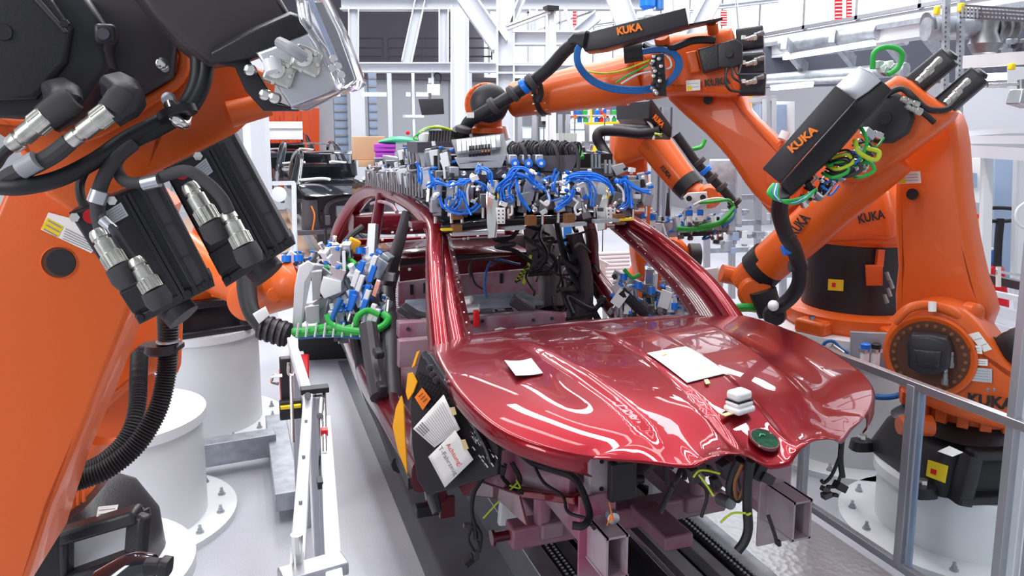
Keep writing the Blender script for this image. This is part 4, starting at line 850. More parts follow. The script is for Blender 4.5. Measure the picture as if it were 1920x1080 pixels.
# ---- lower middle left: small conveyor seen through the car, floor plates ----
fl2 = thing('parts_conveyor', pw(1110, 500, D=7), 'pale roller bed seen through the right window of the red car', 'conveyor')
for k in range(10): MB().cyl(pw(1085, 478+k*7, D=7), pw(1180, 474+k*7, D=7), .02, seg=10).build('roller', 'aluwhite', fl2)
MB().bar(pw(1075, 466, D=6.5), pw(1140, 498, D=6.5), .04, .04).build('side_rail', 'white', fl2); MB().bar(pw(1130, 495, D=6.5), pw(1135, 610, D=6.5), .04, .04, FWD).build('leg', 'aluwhite', fl2)
bp_ = thing('blue_post', pw(1100, 600, D=7.5), 'aluminium post with a blue cabinet edge seen through the red car', 'post'); MB().bar(pw(1083, 420, D=7.5), pw(1083, 620, D=7.5), .1, .08, FWD).build('post', 'aluwhite', bp_); MB().bar(pw(1064, 425, D=7.6), pw(1064, 620, D=7.6), .08, .08, FWD).build('cabinet_edge', 'bluedark', bp_)
# ---- columns behind the middle robot ----
for i, (u, w_) in enumerate(((1232, 14), (1252, 12), (1208, 22))):
    a = pw(u, 300, D=8.4); c_ = thing('profile_column', V((a.x, a.y, 0)), 'grey aluminium column behind the middle robot, %s' % ('centre one', 'right one', 'wide left one')[i], 'column'); MB().box((a.x, a.y, 1.15), (w_*8.4/FPX, .08, 2.3)).build('post', 'alugrey' if i < 2 else 'aluwhite', c_); MB().box((a.x, a.y-.05, 1.15), (.01, .02, 2.3)).build('groove', 'darksteel', c_)
# ---- right guard wall with glass, beyond robots ----
gw = thing('guard_wall', pw(1850, 560, D=6.3), 'pale guard wall with large clear panes at the right, behind the right robot', 'guard wall')
for p, q, w_ in (((1760, 280), (1960, 292), .09), ((1775, 262), (1960, 262), .06), ((1790, 252), (1960, 240), .04), ((1800, 565), (1960, 605), .08), ((1800, 590), (1960, 640), .05), ((1790, 535), (1960, 570), .04)): MB().bar(pw(*p, D=6), pw(*q, D=5.6), .05, w_).build('rail', 'steelwhite', gw)
for u in (1782, 1851, 1912): MB().bar(pw(u, 285, D=5.9), pw(u-8, 600, D=5.9), .07, .05, FWD).build('post', 'aluwhite', gw)
poly([(1788, 292), (1912, 298), (1906, 560), (1785, 540)], 5.92, .006, 0).build('pane', 'glass', gw)
st('wall_panel_right', MB().slab([pw(u, v, D=7.4) for u, v in ((1780, 165), (1990, 165), (1990, 250), (1780, 250))], face(1880, 200), .03), 'card' if False else 'panel')
ofc = thing('dark_cabinet', pw(1880, 420, D=6.9), 'dark grey cabinet seen through the guard wall pane', 'cabinet'); poly([(1862, 295), (1960, 295), (1960, 540), (1862, 540)], 6.9, .3, .02).build('body', 'bluecol', ofc); poly([(1870, 310), (1955, 310), (1955, 430), (1870, 430)], 6.88, .02, .01).build('shutter', 'trim', ofc)
mon2 = thing('notice_board', pw(1820, 380, D=6.8), 'white notice board with a grey picture seen through the guard pane', 'board'); poly([(1787, 296), (1852, 296), (1848, 382), (1785, 375)], 6.8, .03, .004).build('board', 'paper', mon2); poly([(1800, 322), (1832, 325), (1832, 352), (1800, 350)], 6.77, .01, 0).build('picture', 'bluecol', mon2)
dk = thing('grey_desk', pw(1820, 500, D=6.5), 'grey desk unit behind the guard pane', 'desk'); poly([(1785, 435), (1850, 432), (1850, 660), (1785, 660)], 6.6, .4, .01).build('carcass', 'bluecol', dk); poly([(1817, 448), (1838, 448), (1838, 500), (1817, 500)], 6.58, .02, .004).build('front_door', 'aluwhite', dk)
sg = thing('beacon', pw(1833, 440, D=6.4), 'small red, yellow and green stacked beacon behind the guard pane', 'beacon'); q = pw(1833, 432, D=6.4)
for k, m_ in enumerate(('white', 'green', 'yellow', 'red')): MB().cyl(q+UP*(.035*k), q+UP*(.035*k+.032), .04).build('lens', m_, sg)
dr2 = thing('blue_drum', pw(1838, 505, D=6.2), 'blue drum standing behind the guard pane', 'drum'); q = pw(1838, 512, D=6.2); MB().lathe(q, UP, [(0, .08), (.08, .082), (.09, .086), (.12, .082), (.18, .082), (.19, .086), (.2, .08)], 20).build('shell', 'blue', dr2); MB().lathe(q+UP*.2, UP, [(0, .08), (.01, .075)], 20).build('lid', 'aluwhite', dr2)
pj = thing('pallet_truck', pw(1860, 560, D=6.1), 'red pallet truck body behind the guard rails', 'pallet truck'); poly([(1812, 560), (1822, 535), (1850, 500), (1872, 498), (1884, 515), (1890, 560), (1896, 590), (1818, 572)], 6.1, .3, .03).build('body', 'red', pj)
MB().tube([pw(1870, 500, D=6), pw(1872, 455, D=6), pw(1876, 410, D=6)], .03, 8).build('tiller', 'rubber', pj); MB().tube([pw(1876, 415, D=6), pw(1845, 412, D=6), pw(1845, 393, D=6), pw(1880, 390, D=6), pw(1908, 395, D=6), pw(1900, 412, D=6), pw(1876, 415, D=6)], .015, 8).build('handle', 'rubber', pj)
ax = thing('linear_axis', pw(1850, 525, D=4.6), 'dark toothed linear axis with a white clamp behind the right robot', 'linear axis'); MB().bar(pw(1788, 508, D=4.9), pw(1960, 545, D=4.5), .05, .05).build('beam', 'trim', ax)
for k in range(26): t = k/26; MB().box(pw(1790+t*170, 505+t*36, D=4.88-.4*t), (.012, .012, .02)).build('tooth', 'white', ax)
MB().bar(pw(1872, 500, D=4.5), pw(1872, 538, D=4.5), .02, .02, FWD).build('clamp_post', 'white', ax); MB().bar(pw(1866, 508, D=4.5), pw(1912, 516, D=4.5), .015, .015).build('clamp_arm', 'chrome', ax)
# ---- right foreground fence ----
fr = thing('guard_fence', (2.59, 2.6, 0), 'grey aluminium framed clear guard fence to the right of the red car', 'fence')
XF = 2.60
def yat(u, v): return pw(u, v, X=XF).y
MB().bar((XF, 3.9, 1.0), (XF, 1.2, 1.0), .035, .035).build('top_rail', 'alu', fr, bev=.003)
MB().bar((XF, 3.05, .185), (XF, 1.2, .185), .035, .035).build('bottom_rail', 'alugrey', fr, bev=.003)
for y in (3.0, 2.37): MB().bar((XF, y, .05 if y > 2.5 else .18), (XF, y, 1.0), .04, .04, V((0, 1, 0))).build('post', 'alugrey', fr, bev=.003)
MB().box((XF, 2.99, .55), (.045, .012, .8)).build('hinge_profile', 'alu', fr)
MB().box((XF, 2.20, .59), (.005, 1.62, .78)).build('pane', 'glass', fr)
MB().box((XF+.01, 2.33, .59), (.012, .02, .78)).build('pane_seal', 'bluecol', fr)
fp = thing('fence_post', (XF, 1.93, 0), 'tall double aluminium fence post at the right edge of the photo', 'post')
for dx, dy, w_, m_ in ((0, 0, .035, 'alugrey'), (.03, -.03, .03, 'aluwhite'), (.065, -.06, .03, 'alugrey'), (.09, -.09, .012, 'green')): MB().box((XF+dx+.005, 1.93+dy, 1.3), (w_, w_, 2.6)).build('profile', m_, fp, bev=.003)
fb = thing('floor_channel', (XF, 2.2, 0), 'low grey floor channel running below the guard fence', 'channel'); MB().box((XF-.03, 1.9, .03), (.05, 2.4, .06)).build('channel', 'alugrey', fb, bev=.003); MB().box((XF-.06, 3.1, .06), (.28, .06, .012)).build('foot_plate', 'steelwhite', fb)
# ---- left foreground gate ----
lf = thing('swing_gate', (-.35, 2.2, 0), 'white aluminium gate frames standing ajar at the left of the walkway', 'gate')
def gp_(u, v, z): return pw(u, v, Z=z)
a0 = gp_(578, 748, 1.1); a1 = gp_(557, 1075, 1.1); MB().bar(a0, a1, .032, .04).build('top_rail', 'aluwhite', lf, bev=.003)
b0 = gp_(604, 745, 1.1); b1 = gp_(628, 1110, 1.1); c0 = gp_(546, 640, 1.1)
MB().bar(c0, gp_(577, 742, 1.1), .035, .04).build('top_rail', 'aluwhite', lf, bev=.003)
MB().bar(gp_(610, 790, 1.07), b1, .036, .04).build('top_rail', 'aluwhite', lf, bev=.003)
for u, w_ in ((586, .03), (598, .035)):
    a = gp_(u, 742, 1.1); MB().bar(V((a.x, a.y, 0)), V((a.x, a.y, 1.1)), w_, .04, V((0, 1, 0))).build('post', 'alugrey', lf, bev=.003)
MB().box(gp_(590, 735, 1.11)+V((0, 0, .01)), (.10, .05, .02)).build('post_cap', 'rubber', lf, bev=.003)
MB().cyl(gp_(577, 742, 1.08), gp_(577, 742, 1.16), .012).build('hinge_pin', 'steel', lf)
for t in (.25, .5, .75): q = a0.lerp(a1, t); MB().cyl(q+UP*.02, q+UP*.03, .005).build('screw', 'steel', lf)
q = gp_(559, 1058, 1.12); MB().cyl(q, q+UP*.07, .013).build('tube_socket', 'chrome', lf); MB().box(q+V((.03, -.02, -.01)), (.14, .06, .03), Matrix.Rotation(.2, 3, 'Z')).build('corner_bracket', 'alugrey', lf, bev=.004)
MB().cyl(gp_(607, 735, 1.1), gp_(609, 850, 1.1), .008).build('latch_rod', 'chrome', lf); MB().cyl(gp_(602, 750, 1.12), gp_(600, 780, 1.1), .012).build('latch', 'steel', lf)
MB().box(gp_(608, 812, 1.1), (.022, .03, .03)).build('sensor', 'red', lf, bev=.003); MB().box(gp_(600, 905, 1.1), (.015, .04, .02)).build('plug', 'rubber', lf)
MB().tube([gp_(604, 752, 1.1), gp_(599, 780, 1.09), gp_(602, 830, 1.05), gp_(600, 850, 1.08), gp_(599, 880, 1.05), gp_(601, 905, 1.1)], .003, 6).build('cable', 'rubber', lf)
lk = thing('door_lock', pw(535, 740, D=3.6), 'red and black safety door lock with a steel handle on the left fence', 'lock')
MB().box(pw(536, 720, D=3.6), (.05, .05, .26)).build('housing', 'black', lk, bev=.006); MB().box(pw(529, 735, D=3.62), (.02, .05, .22)).build('red_cover', 'red', lk, bev=.006); MB().box(pw(545, 767, D=3.58), (.1, .04, .09)).build('switch_body', 'black', lk, bev=.006)
MB().box(pw(545, 762, D=3.55), (.09, .03, .012)).build('warning_strip', 'yellow', lk); MB().tube([pw(530, 704, D=3.55), pw(512, 706, D=3.55), pw(510, 716, D=3.55), pw(522, 720, D=3.55)], .008, 8).build('handle', 'chrome', lk)
MB().tube([pw(541, 680, D=3.5), pw(541, 700, D=3.5), pw(550, 703, D=3.5), pw(556, 690, D=3.5)], .007, 8).build('handle', 'nickel', lk); MB().cyl(pw(546, 705, D=3.5), pw(549, 830, D=3.4), .008).build('rod', 'chrome', lk)
MB().bar(pw(572, 665, D=3.5), pw(572, 735, D=3.45), .03, .02, FWD).build('red_bar', 'red', lk)
lfp = thing('fence_posts_left', pw(548, 800, D=3.5), 'grey aluminium posts behind the safety door lock', 'fence')
for u, w_ in ((560, .06), (552, .04)): 
    a = pw(u, 700, D=3.9); MB().box((a.x, a.y, .47), (w_, .05, .94)).build('post', 'alugrey', lfp, bev=.004)
ctl = thing('cable_channel', pw(520, 850, Z=.12), 'perforated galvanised cable channel lying on the floor by the left fence', 'cable channel')
MB().bar(pw(517, 790, Z=.12), pw(540, 940, Z=.12), .13, .10).build('cover', 'galv', ctl, bev=.004)
MB().bar(pw(366, 852, Z=.14), pw(516, 828, Z=.14), .12, .14).build('cross_duct', 'galv', ctl, bev=.004)
MB().tube([pw(538, 928, Z=.1), pw(540, 945, Z=.06), pw(533, 952, Z=.04)], .008, 6).build('cable', 'lime', ctl)
wl = thing('low_bench', pw(600, 632, Z=.35), 'low white step with black underside beyond the walkway, below the left door gripper', 'step'); MB().bar(pw(560, 612, Z=.35), pw(690, 608, Z=.35), .4, .12).build('step_top', 'white', wl, bev=.01); MB().bar(pw(562, 640, Z=.14), pw(690, 634, Z=.14), .3, .28).build('step_base', 'rubber', wl)
# ================= robot parts =================
def pedestal(x, y, r, h, fr, label, nb=14, gus=0):
    t = thing('robot_pedestal', (x, y, 0), label, 'pedestal')
    MB().lathe((x, y, 0), UP, [(0, fr), (.035, fr), (.035, r*1.0)], 56).build('flange', 'white', t)
    MB().lathe((x, y, .035), UP, [(0, r), (h-.085, r)], 56, cap=False).build('drum', 'white', t)
    MB().lathe((x, y, h-.05), UP, [(0, r+.022), (.05, r+.022), (.05, .02)], 56).build('top_plate', 'white', t)
    for i in range(nb):
        a = 2*math.pi*(i+.5)/nb; q = V((x+math.cos(a)*(fr-.07), y+math.sin(a)*(fr-.07), .035))
        b = MB(); b.cyl(q, q+UP*.006, .02, seg=16); b.cyl(q+UP*.006, q+UP*.02, .014, seg=6); b.cyl(q+UP*.02, q+UP*.04, .008, seg=10); b.build('anchor_bolt', 'galv', t)
    return t
def robot(name, loc, label): return thing(name, loc, label, 'robot')
def base_casting(c, ang, parent, w=.62, d=.58, h=.26):
    c = V(c); R = Matrix.Rotation(ang, 3, 'Z'); f = R @ V((1, 0, 0)); s = R @ V((0, 1, 0))
    MB().loft([(c, w, d, 6), (c+UP*.05, w, d, 6), (c+UP*(h*.7), w*.86, d*.86, 5), (c+UP*h, w*.66, d*.66, 4)], 32, f).build('base', 'cast', parent, bev=.004)
    # front yoke with its opening: two cheeks, lintel and sill
    o = c - s*(d*.52); nm = -s
    for k in (-1, 1): MB().loft([(o+f*k*w*.36, .08, .10, 5), (o+f*k*w*.30+UP*h*.85, .07, .08, 5)], 12, f).build('yoke_leg', 'cast', parent)
    MB().bar(o-f*w*.32+UP*h*.86, o+f*w*.32+UP*h*.86, .08, .05).build('yoke_bar', 'cast', parent, bev=.012); MB().bar(o-f*w*.40+UP*.02, o+f*w*.40+UP*.02, .10, .04).build('yoke_bar', 'cast', parent, bev=.01)
    for a in (-1, 1):
        for b_ in (-1, 1):
            q = c+f*a*(w/2+.03)+s*b_*(d/2-.06); MB().loft([(q-UP*.0+V((0, 0, 0)), .13, .10, 3), (q+UP*.05, .11, .09, 3)], 14, f).build('foot', 'cast', parent); MB().bolt(q+UP*.05, UP, .022, .03).build('foot_bolt', 'chrome', parent)
def connector(u, v, u2, v2, D, w_, parent, m='nickel', boot=None):   # round plug seen from the side
    a, c = pw(u, v, D=D), pw(u2, v2, D=D); t = c-a; L = t.length; r = w_/2*D/FPX
    b = MB(); b.lathe(a, t, [(0, r*.7), (L*.08, r*.85), (L*.22, r*.88), (L*.24, r*.72), (L*.30, r*.72), (L*.32, r*.92), (L*.62, r*.92), (L*.64, r*1.05), (L*.98, r*1.05), (L, r*.9)], 22); o = b.build('connector', m, parent)
    g = MB()
    for k in range(16):
        fr_ = frame(t.normalized()); an = 2*math.pi*k/16; q = a+t*.81+(fr_[0]*math.cos(an)+fr_[1]*math.sin(an))*r*1.05; g.bar(q-t*.15, q+t*.15, r*.12, r*.12)
    tag(g.build('knurl', m, o), kind='stuff')
    if boot:
        e = pw(boot[0], boot[1], D=D+.005); MB().loft([(c-t*.02, r*2.3, r*2.3, 3), (c.lerp(e, .6), r*2.5, r*2.5, 3), (e, r*2.0, r*2.0, 3)], 16, t.cross(UP)).build('connector_boot', 'rubsoft', parent)
    return o
def label_plate(pts, D, m, parent, name='label_plate', n=None, tilt=0, lines=0, mark=None, off=.0):
    cu = sum(p[0] for p in pts)/4; cv = sum(p[1] for p in pts)/4; n = n or face(cu, cv, tilt); o = pw(cu, cv, D=D); q = [pn(u, v, o, n) for u, v in pts]
    pl = MB().slab(q, n, .002).build(name, m, parent)
    if lines:
        b = MB()
        for k in range(lines):
            t = (k+1)/(lines+1); a = q[0].lerp(q[3], t); c = q[1].lerp(q[2], t); b.bar(a.lerp(c, .08)+n*.0008, a.lerp(c, .9)+n*.0008, .0022, .0006, n)
        b.build('printed_lines', 'text_g', pl)
    if mark:
        a, c, d, e = q; k0, k1, j0, j1 = mark[1]
        def at(s_, t_): return a.lerp(c, s_).lerp(e.lerp(d, s_), t_)+n*.0012
        MB().slab([at(k0, j0), at(k1, j0), at(k1, j1), at(k0, j1)], n, .001).build('coloured_field', mark[0], pl)
    return pl, q, n
def kuka(u, v, u2, v2, D, size_px, m, parent, n=None, tilt=0, bold=.0, n_auto=True):
    n = n or face((u+u2)/2, (v+v2)/2, tilt); D = min(hit(u+(u2-u)*k_, v+(v2-v)*k_, D) for k_ in (.1, .5, .9))-.006 if n_auto else D; o = pw((u+u2)/2, (v+v2)/2, D=D); a, c = pn(u, v, o, n), pn(u2, v2, o, n)
    t = text('KUKA', o, c-a, n, size_px*D/FPX*1.35, m, parent, ext=.0015, bold=size_px*D/FPX*.055)
    # stretch the word to the measured length
    me = t.data; x = (c-a).normalized(); off = o-sum((p_.location for p_ in [parent] if p_), V((0, 0, 0))); pp_ = parent.parent
    while pp_ is not None: off -= pp_.location; pp_ = pp_.parent
    ext_ = [(v_.co-off).dot(x) for v_ in me.vertices]; k = (c-a).length/(max(ext_)-min(ext_))
    for v_ in me.vertices: d = (v_.co-off).dot(x); v_.co += x*(d*(k-1))
    return t

# ================= pedestals =================
mx_, my_ = pw(228, 850, D=4.0).x, pw(228, 850, D=4.0).y
pedestal(mx_, my_, .40, .60, .55, 'middle white robot pedestal on the left, between two others')
bx, by = pw(372, 650, D=5.35).x, pw(372, 650, D=5.35).y
pedestal(bx, by, .40, .72, .55, 'far white robot pedestal on the left, carrying a black base')
def ctr(u, D, v=300): p = pw(u, v, D=D); return p.x, p.y
ax_, ay_ = ctr(118, 2.75, 900)
pedestal(ax_, ay_, .40, .46, .55, 'near white robot pedestal in the lower left corner')
dx_, dy_ = ctr(1806, 3.95, 900)
pedestal(dx_, dy_, .40, .34, .58, 'low round white pedestal under the right robot behind the fence')
cx_, cy_ = ctr(1603, 5.0, 600)
pc = pedestal(cx_, cy_, .52, .82, .68, 'tall wide white pedestal under the black drum of the gripping robot')
for u in (1520,):
    for k in range(1): 
        q = pw(1500, 850, D=4.4); MB().slab([V((cx_-.52, cy_-.2, .04)), V((cx_-.72, cy_-.27, .04)), V((cx_-.52, cy_-.2, .38))], V((0, -1, 0)), .015).build('gusset', 'white', pc)
# valve box on the tall pedestal
vb = thing('valve_cabinet', pw(1630, 720, D=4.35), 'open grey valve cabinet with two blue topped filters on the tall pedestal', 'cabinet')
poly([(1594, 622), (1690, 626), (1690, 700), (1594, 694)], 4.43, .03, .004).build('back_plate', 'alugrey', vb)
for u, t_ in ((1620, 'blue'), (1640, 'rubber')):
    q = pw(u, 690, D=4.38); MB().lathe(q, UP, [(0, .02), (.01, .024), (.09, .024), (.1, .02)], 16).build('filter_bowl', 'whiteplas', vb); MB().lathe(q+UP*.1, UP, [(0, .026), (.04, .026), (.045, .02)], 16).build('regulator_cap', t_, vb)
    MB().box(q+UP*.105, (.055, .05, .02)).build('valve_body', 'alu', vb)
hose([(1540, 655, 4.4), (1548, 642, 4.38), (1562, 640, 4.36), (1575, 652, 4.36), (1590, 662, 4.36)], .010, 'bluedark', vb, 'air_hose'); MB().cyl(pw(1560, 648, D=4.34), pw(1580, 662, D=4.34), .014).build('fitting', 'nickel', vb)
hose([(1610, 700, 4.3), (1605, 720, 4.25), (1620, 738, 4.2), (1660, 745, 4.15), (1695, 735, 4.1), (1702, 700, 4.1)], .016, 'bluedark', vb, 'air_hose')

# ================= robot D: right, blurred forearm with door gripper =================
rd = robot('welding_robot', (dx_, dy_, .34), 'orange robot standing behind the right fence, forearm reaching down to the right car door'); rd.name = 'orange_robot'
base_casting((dx_, dy_, .34), -.25, rd, .74, .66, .27)
MB().loft([(V((dx_-.05, dy_-.02, .60)), .62, .58, 3), (V((dx_-.05, dy_-.02, .66)), .50, .50, 2)], 32, (1, 0, 0)).build('base_top', 'cast', rd)
label_plate([(1740, 862), (1778, 874), (1772, 906), (1736, 892)], 3.50, 'yellow', rd, 'warning_label', mark=('red', (.2, .5, .45, .75)), tilt=.5)
label_plate([(1758, 846), (1780, 836), (1806, 848), (1786, 856)], 3.48, 'paper', rd, n=(UP+face(1780, 850)*.6).normalized())
# toothed turning ring
ring = MB(); rc = V((dx_+.02, dy_, .66)); ring.lathe(rc, UP, [(0, .30), (.05, .30), (.06, .33), (.13, .33), (.16, .31)], 48)
ring.build('turning_ring', 'orange', rd)
for i in range(22):
    a = 2*math.pi*i/22; q = rc+V((math.cos(a)*.325, math.sin(a)*.325, .03)); MB().box(q, (.025, .05, .07), Matrix.Rotation(a, 3, 'Z')).build('ring_tooth', 'orange', rd, bev=.004)
MB().lathe(pw(1745, 798, D=3.62), -RIGHT, [(0, .05), (.10, .045), (.12, .05), (.15, .04)], 16).build('lug', 'orange', rd)
nD = face(1760, 690, .10)
sh = poly([(1656, 640), (1668, 612), (1690, 590), (1722, 574), (1760, 570), (1800, 580), (1835, 608), (1868, 650), (1900, 692), (1925, 700), (1925, 812), (1890, 810), (1840, 800), (1780, 782), (1720, 755), (1690, 722), (1668, 690), (1656, 662)], 3.55, .34, .035, n=nD, smooth=2).build('shoulder_casting', 'orange', rd)
oD = pw(1742, 668, D=3.545); cD = pn(1742, 668, pw(1760, 690, D=3.55), nD)+nD*.002
MB().lathe(cD-nD*.06, nD, [(0, .165), (.06, .165), (.064, .172), (.07, .185), (.062, .196)], 44, cap=False).build('housing_rim', 'orange', rd)
MB().lathe(cD-nD*.03, nD, [(.0, .166), (.034, .166)], 40).build('housing_recess', 'recess', rd)
for i in range(26):
    a = 2*math.pi*i/26; s_, u_ = frame(nD); q = cD+nD*.004+(s_*math.cos(a)+u_*math.sin(a))*.148; MB().cyl(q, q+nD*.008, .009, seg=8).build('ring_bolt', 'brown', rd)
mt = poly([(1697, 645), (1708, 627), (1742, 628), (1774, 636), (1782, 655), (1780, 690), (1760, 706), (1722, 704), (1700, 690)], 3.47, .10, .02, n=nD).build('shoulder_motor', 'black', rd)
poly([(1712, 655), (1765, 660), (1760, 692), (1716, 688)], 3.455, .03, .012, n=nD).build('motor_cover', 'cast', mt)
connector(1784, 660, 1782, 690, 3.46, 10, mt, 'steel'); connector(1773, 690, 1771, 722, 3.46, 10, mt, 'steel')
# link arm
la = poly([(1676, 330), (1679, 285), (1690, 235), (1720, 205), (1760, 200), (1785, 215), (1798, 270), (1804, 360), (1818, 450), (1836, 530), (1855, 590), (1820, 640), (1740, 625), (1676, 600), (1680, 500), (1675, 420)], 3.72, .22, .04, n=face(1740, 430, .3), smooth=2).build('link_arm', 'orange', rd)
nL = face(1740, 430, .3)
MB().lathe(pn(1711, 364, pw(1740, 430, D=3.72), nL)-nL*.02, nL, [(0, .022), (.024, .022), (.025, .028)], 24).build('bore', 'rubber', rd)
label_plate([(1682, 323), (1725, 321), (1727, 343), (1684, 345)], 3.70, 'paper', rd, lines=3, mark=('yellow', (.05, .35, .6, .95)), tilt=.3)
ls_ = MB().tube([pw(1676, 604, D=3.6), pw(1705, 578, D=3.56), pw(1745, 572, D=3.54), pw(1790, 588, D=3.52), pw(1822, 615, D=3.52)], .022, 12).build('casting_rib', 'orange', rd)
MB().cyl(pw(1748, 584, D=3.5), pw(1748, 566, D=3.5), .017).build('stop_buffer', 'whiteplas', rd)
MB().lathe(pw(1815, 585, D=3.6), (0, -1, .1), [(0, .05), (.05, .045), (.06, .03)], 16).build('lug', 'orange', rd)
for pts, mm in (([(1815, 627), (1835, 622), (1860, 655), (1845, 660)], 'paper'), ([(1805, 648), (1840, 648), (1842, 664), (1806, 660)], 'paper'), ([(1813, 672), (1852, 674), (1852, 686), (1813, 684)], 'paper'), ([(1818, 688), (1860, 692), (1860, 718), (1820, 714)], 'alu')):
    p_, q_, n_ = label_plate(pts, 3.46, mm, rd, n=nD, lines=4 if mm == 'alu' else 2)
text('E2', pn(1824, 656, pw(1824, 656, D=3.455), nD), pw(1840, 657, D=3.5)-pw(1810, 655, D=3.5), nD, .03, 'text_k', rd)
kuka(1812, 748, 1900, 760, 3.47, 22, 'text_k', rd, n=nD)
for u in (1852, 1864): MB().lathe(pn(u, 731, pw(1760, 690, D=3.49), nD), nD, [(0, .008), (.006, .006)], 12).build('plug_screw', 'steel', rd)
MB().loft([(pw(1880, 655, D=3.5), .12, .10, 2.5), (pw(1905, 650, D=3.45), .16, .15, 2.5), (pw(1950, 640, D=3.4), .17, .15, 2.5)], 18, UP, n=3).build('cable_bundle', 'rubber', rd)
for k in range(6): MB().lathe(pw(1862+k*6, 640+k, D=3.5), RIGHT, [(0, .022), (.012, .022)], 12).build('cable_grommet', 'rubber', rd)
# elbow and forearm (towards the car door)
nE = face(1690, 230, .15)
eb = poly([(1560, 300), (1600, 235), (1640, 165), (1680, 140), (1705, 150), (1735, 175), (1765, 195), (1788, 210), (1780, 225), (1745, 255), (1700, 290), (1650, 325), (1610, 345), (1570, 340)], 3.45, .26, .035, n=nE, smooth=1).build('elbow_housing', 'orange', rd)
MB().lathe(pn(1663, 222, pw(1663, 222, D=3.42), nE), nE, [(0, .115), (.03, .115), (.045, .10), (.05, .03), (.06, .028)], 10).build('elbow_motor', 'black', rd)
for (u, v, u2, v2, du) in ((1715, 160, 1782, 105, 0), (1768, 200, 1838, 140, 0)):
    m_ = limb([(u, v, 3.5, 42), (u2, v2, 3.4, 42)], seg=16, e=6).build('wrist_motor', 'black', rd, bev=.006)
    connector(u+4, v-6, u+32, v-32, 3.28, 13, m_, 'nickel'); connector(u+24, v-28, u+48, v-50, 3.27, 11, m_, 'nickel') if True else 0
    MB().loft([(pw(u2, v2, D=3.39), .06, .06, 3), (pw(u2+6, v2-6, D=3.38), .045, .045, 3)], 12, (1, 0, 0)).build('motor_end', 'cast', m_)
    limb([(u-14, v+8, 3.45, 22), (u-5, v+2, 3.45, 22)], e=2).build('motor_flange', 'red', rd)
connector(1690, 185, 1722, 198, 3.3, 14, rd); connector(1698, 198, 1728, 211, 3.3, 13, rd)
hose([(1660, 178, 3.36), (1690, 166, 3.33), (1715, 185, 3.3), (1740, 205, 3.32), (1775, 205, 3.32), (1800, 185, 3.3)], .014, 'rubber', rd, 'motor_cable'); hose([(1705, 195, 3.3), (1735, 215, 3.3), (1752, 230, 3.3)], .012, 'rubber', rd, 'motor_cable')
fa = limb([(1672, 285, 3.62, 100), (1600, 350, 3.75, 92), (1520, 425, 3.95, 84), (1440, 495, 4.15, 76)]).build('forearm', 'orange', rd)
limb([(1446, 486, 4.14, 80), (1424, 508, 4.2, 80)]).build('wrist_ring', 'rubber', rd); limb([(1420, 505, 4.2, 60), (1392, 530, 4.28, 56)]).build('wrist_neck', 'orange', rd)
MB().lathe(pw(1415, 545, D=4.2), face(1400, 540), [(-.12, .06), (-.1, .09), (.06, .09), (.08, .07)], 28).build('wrist_head', 'orange', rd)
limb([(1386, 520, 4.3, 34), (1352, 512, 4.3, 34)]).build('wrist_lobe', 'orange', rd)
limb([(1430, 545, 4.1, 50), (1445, 590, 4.1, 46)]).build('tool_flange', 'rubber', rd)
kuka(1485, 440, 1512, 405, 3.72, 20, 'text_k', rd)
# energy supply box of robot D
dp = poly([(1429, 316), (1470, 270), (1566, 160), (1603, 186), (1500, 300), (1462, 344)], 3.08, .05, .006, n=face(1540, 240, .1)).build('supply_box', 'black', rd)
poly([(1462, 346), (1603, 188), (1650, 148), (1672, 168), (1570, 285), (1482, 368)], 3.16, .12, .008, n=face(1540, 240, .1)).build('box_body', 'rubber', rd)
poly([(1566, 162), (1590, 140), (1612, 124), (1632, 134), (1652, 152), (1628, 172), (1604, 188)], 3.08, .05, .006, n=face(1540, 240, .1)).build('box_cover', 'alu', rd)
poly([(1534, 205), (1540, 198), (1571, 222), (1564, 230)], 3.075, .01, .0).build('box_band', 'trim', dp)
kuka(1480, 283, 1529, 241, 3.11, 15, 'text_o', dp, n=face(1540, 240, .1))
hose([(1466, 360, 3.3), (1462, 400, 3.4), (1474, 440, 3.5), (1490, 470, 3.6), (1500, 520, 3.7), (1485, 555, 3.8), (1455, 580, 3.95)], .036, 'rubber', rd, 'supply_hose', seg=16)
for (a, b_, m_, w_) in (((1471, 430, 3.47), (1478, 442, 3.49), 'rubsoft', 40), ((1468, 470, 3.58), (1496, 462, 3.58), 'blue', 16), ((1480, 500, 3.66), (1512, 498, 3.66), 'rubsoft', 16)):
    MB().tube([pw(*a[:2], D=a[2]), pw(*b_[:2], D=b_[2])], .026 if m_ != 'blue' else .026, 14, 2).build('hose_clamp', m_, rd)
MB().lathe(pw(1452, 590, D=3.98), face(1450, 590), [(-.06, .05), (0, .06), (.04, .05)], 20).build('tool_changer', 'rubber', rd); MB().sph(pw(1450, 573, D=3.86), .028).build('white_cap', 'whiteplas', rd)
random.seed(21)
for k in range(7):
    hose([(1450+k*1.5, 345, 3.25), (1440+k*3, 362+k*1.5, 3.2), (1462+k*4, 376+k, 3.2), (1500+k*2, 372, 3.2), (1530, 355, 3.25)], .006, ['green', 'green', 'bluedark', 'green', 'wire', 'blue', 'green'][k], rd, 'signal_cable')
for k in range(9):
    u, v = 1540+random.uniform(0, 60), 290+random.uniform(-15, 35); hose([(u, v, 3.3), (u+20, v+8, 3.22), (u+48, v-4, 3.2), (u+38, v-20, 3.22), (u+10, v-14, 3.26)], random.choice([.005, .008]), random.choice(['rubber', 'blue', 'wire', 'lime', 'green', 'rubsoft']), rd, 'signal_cable')
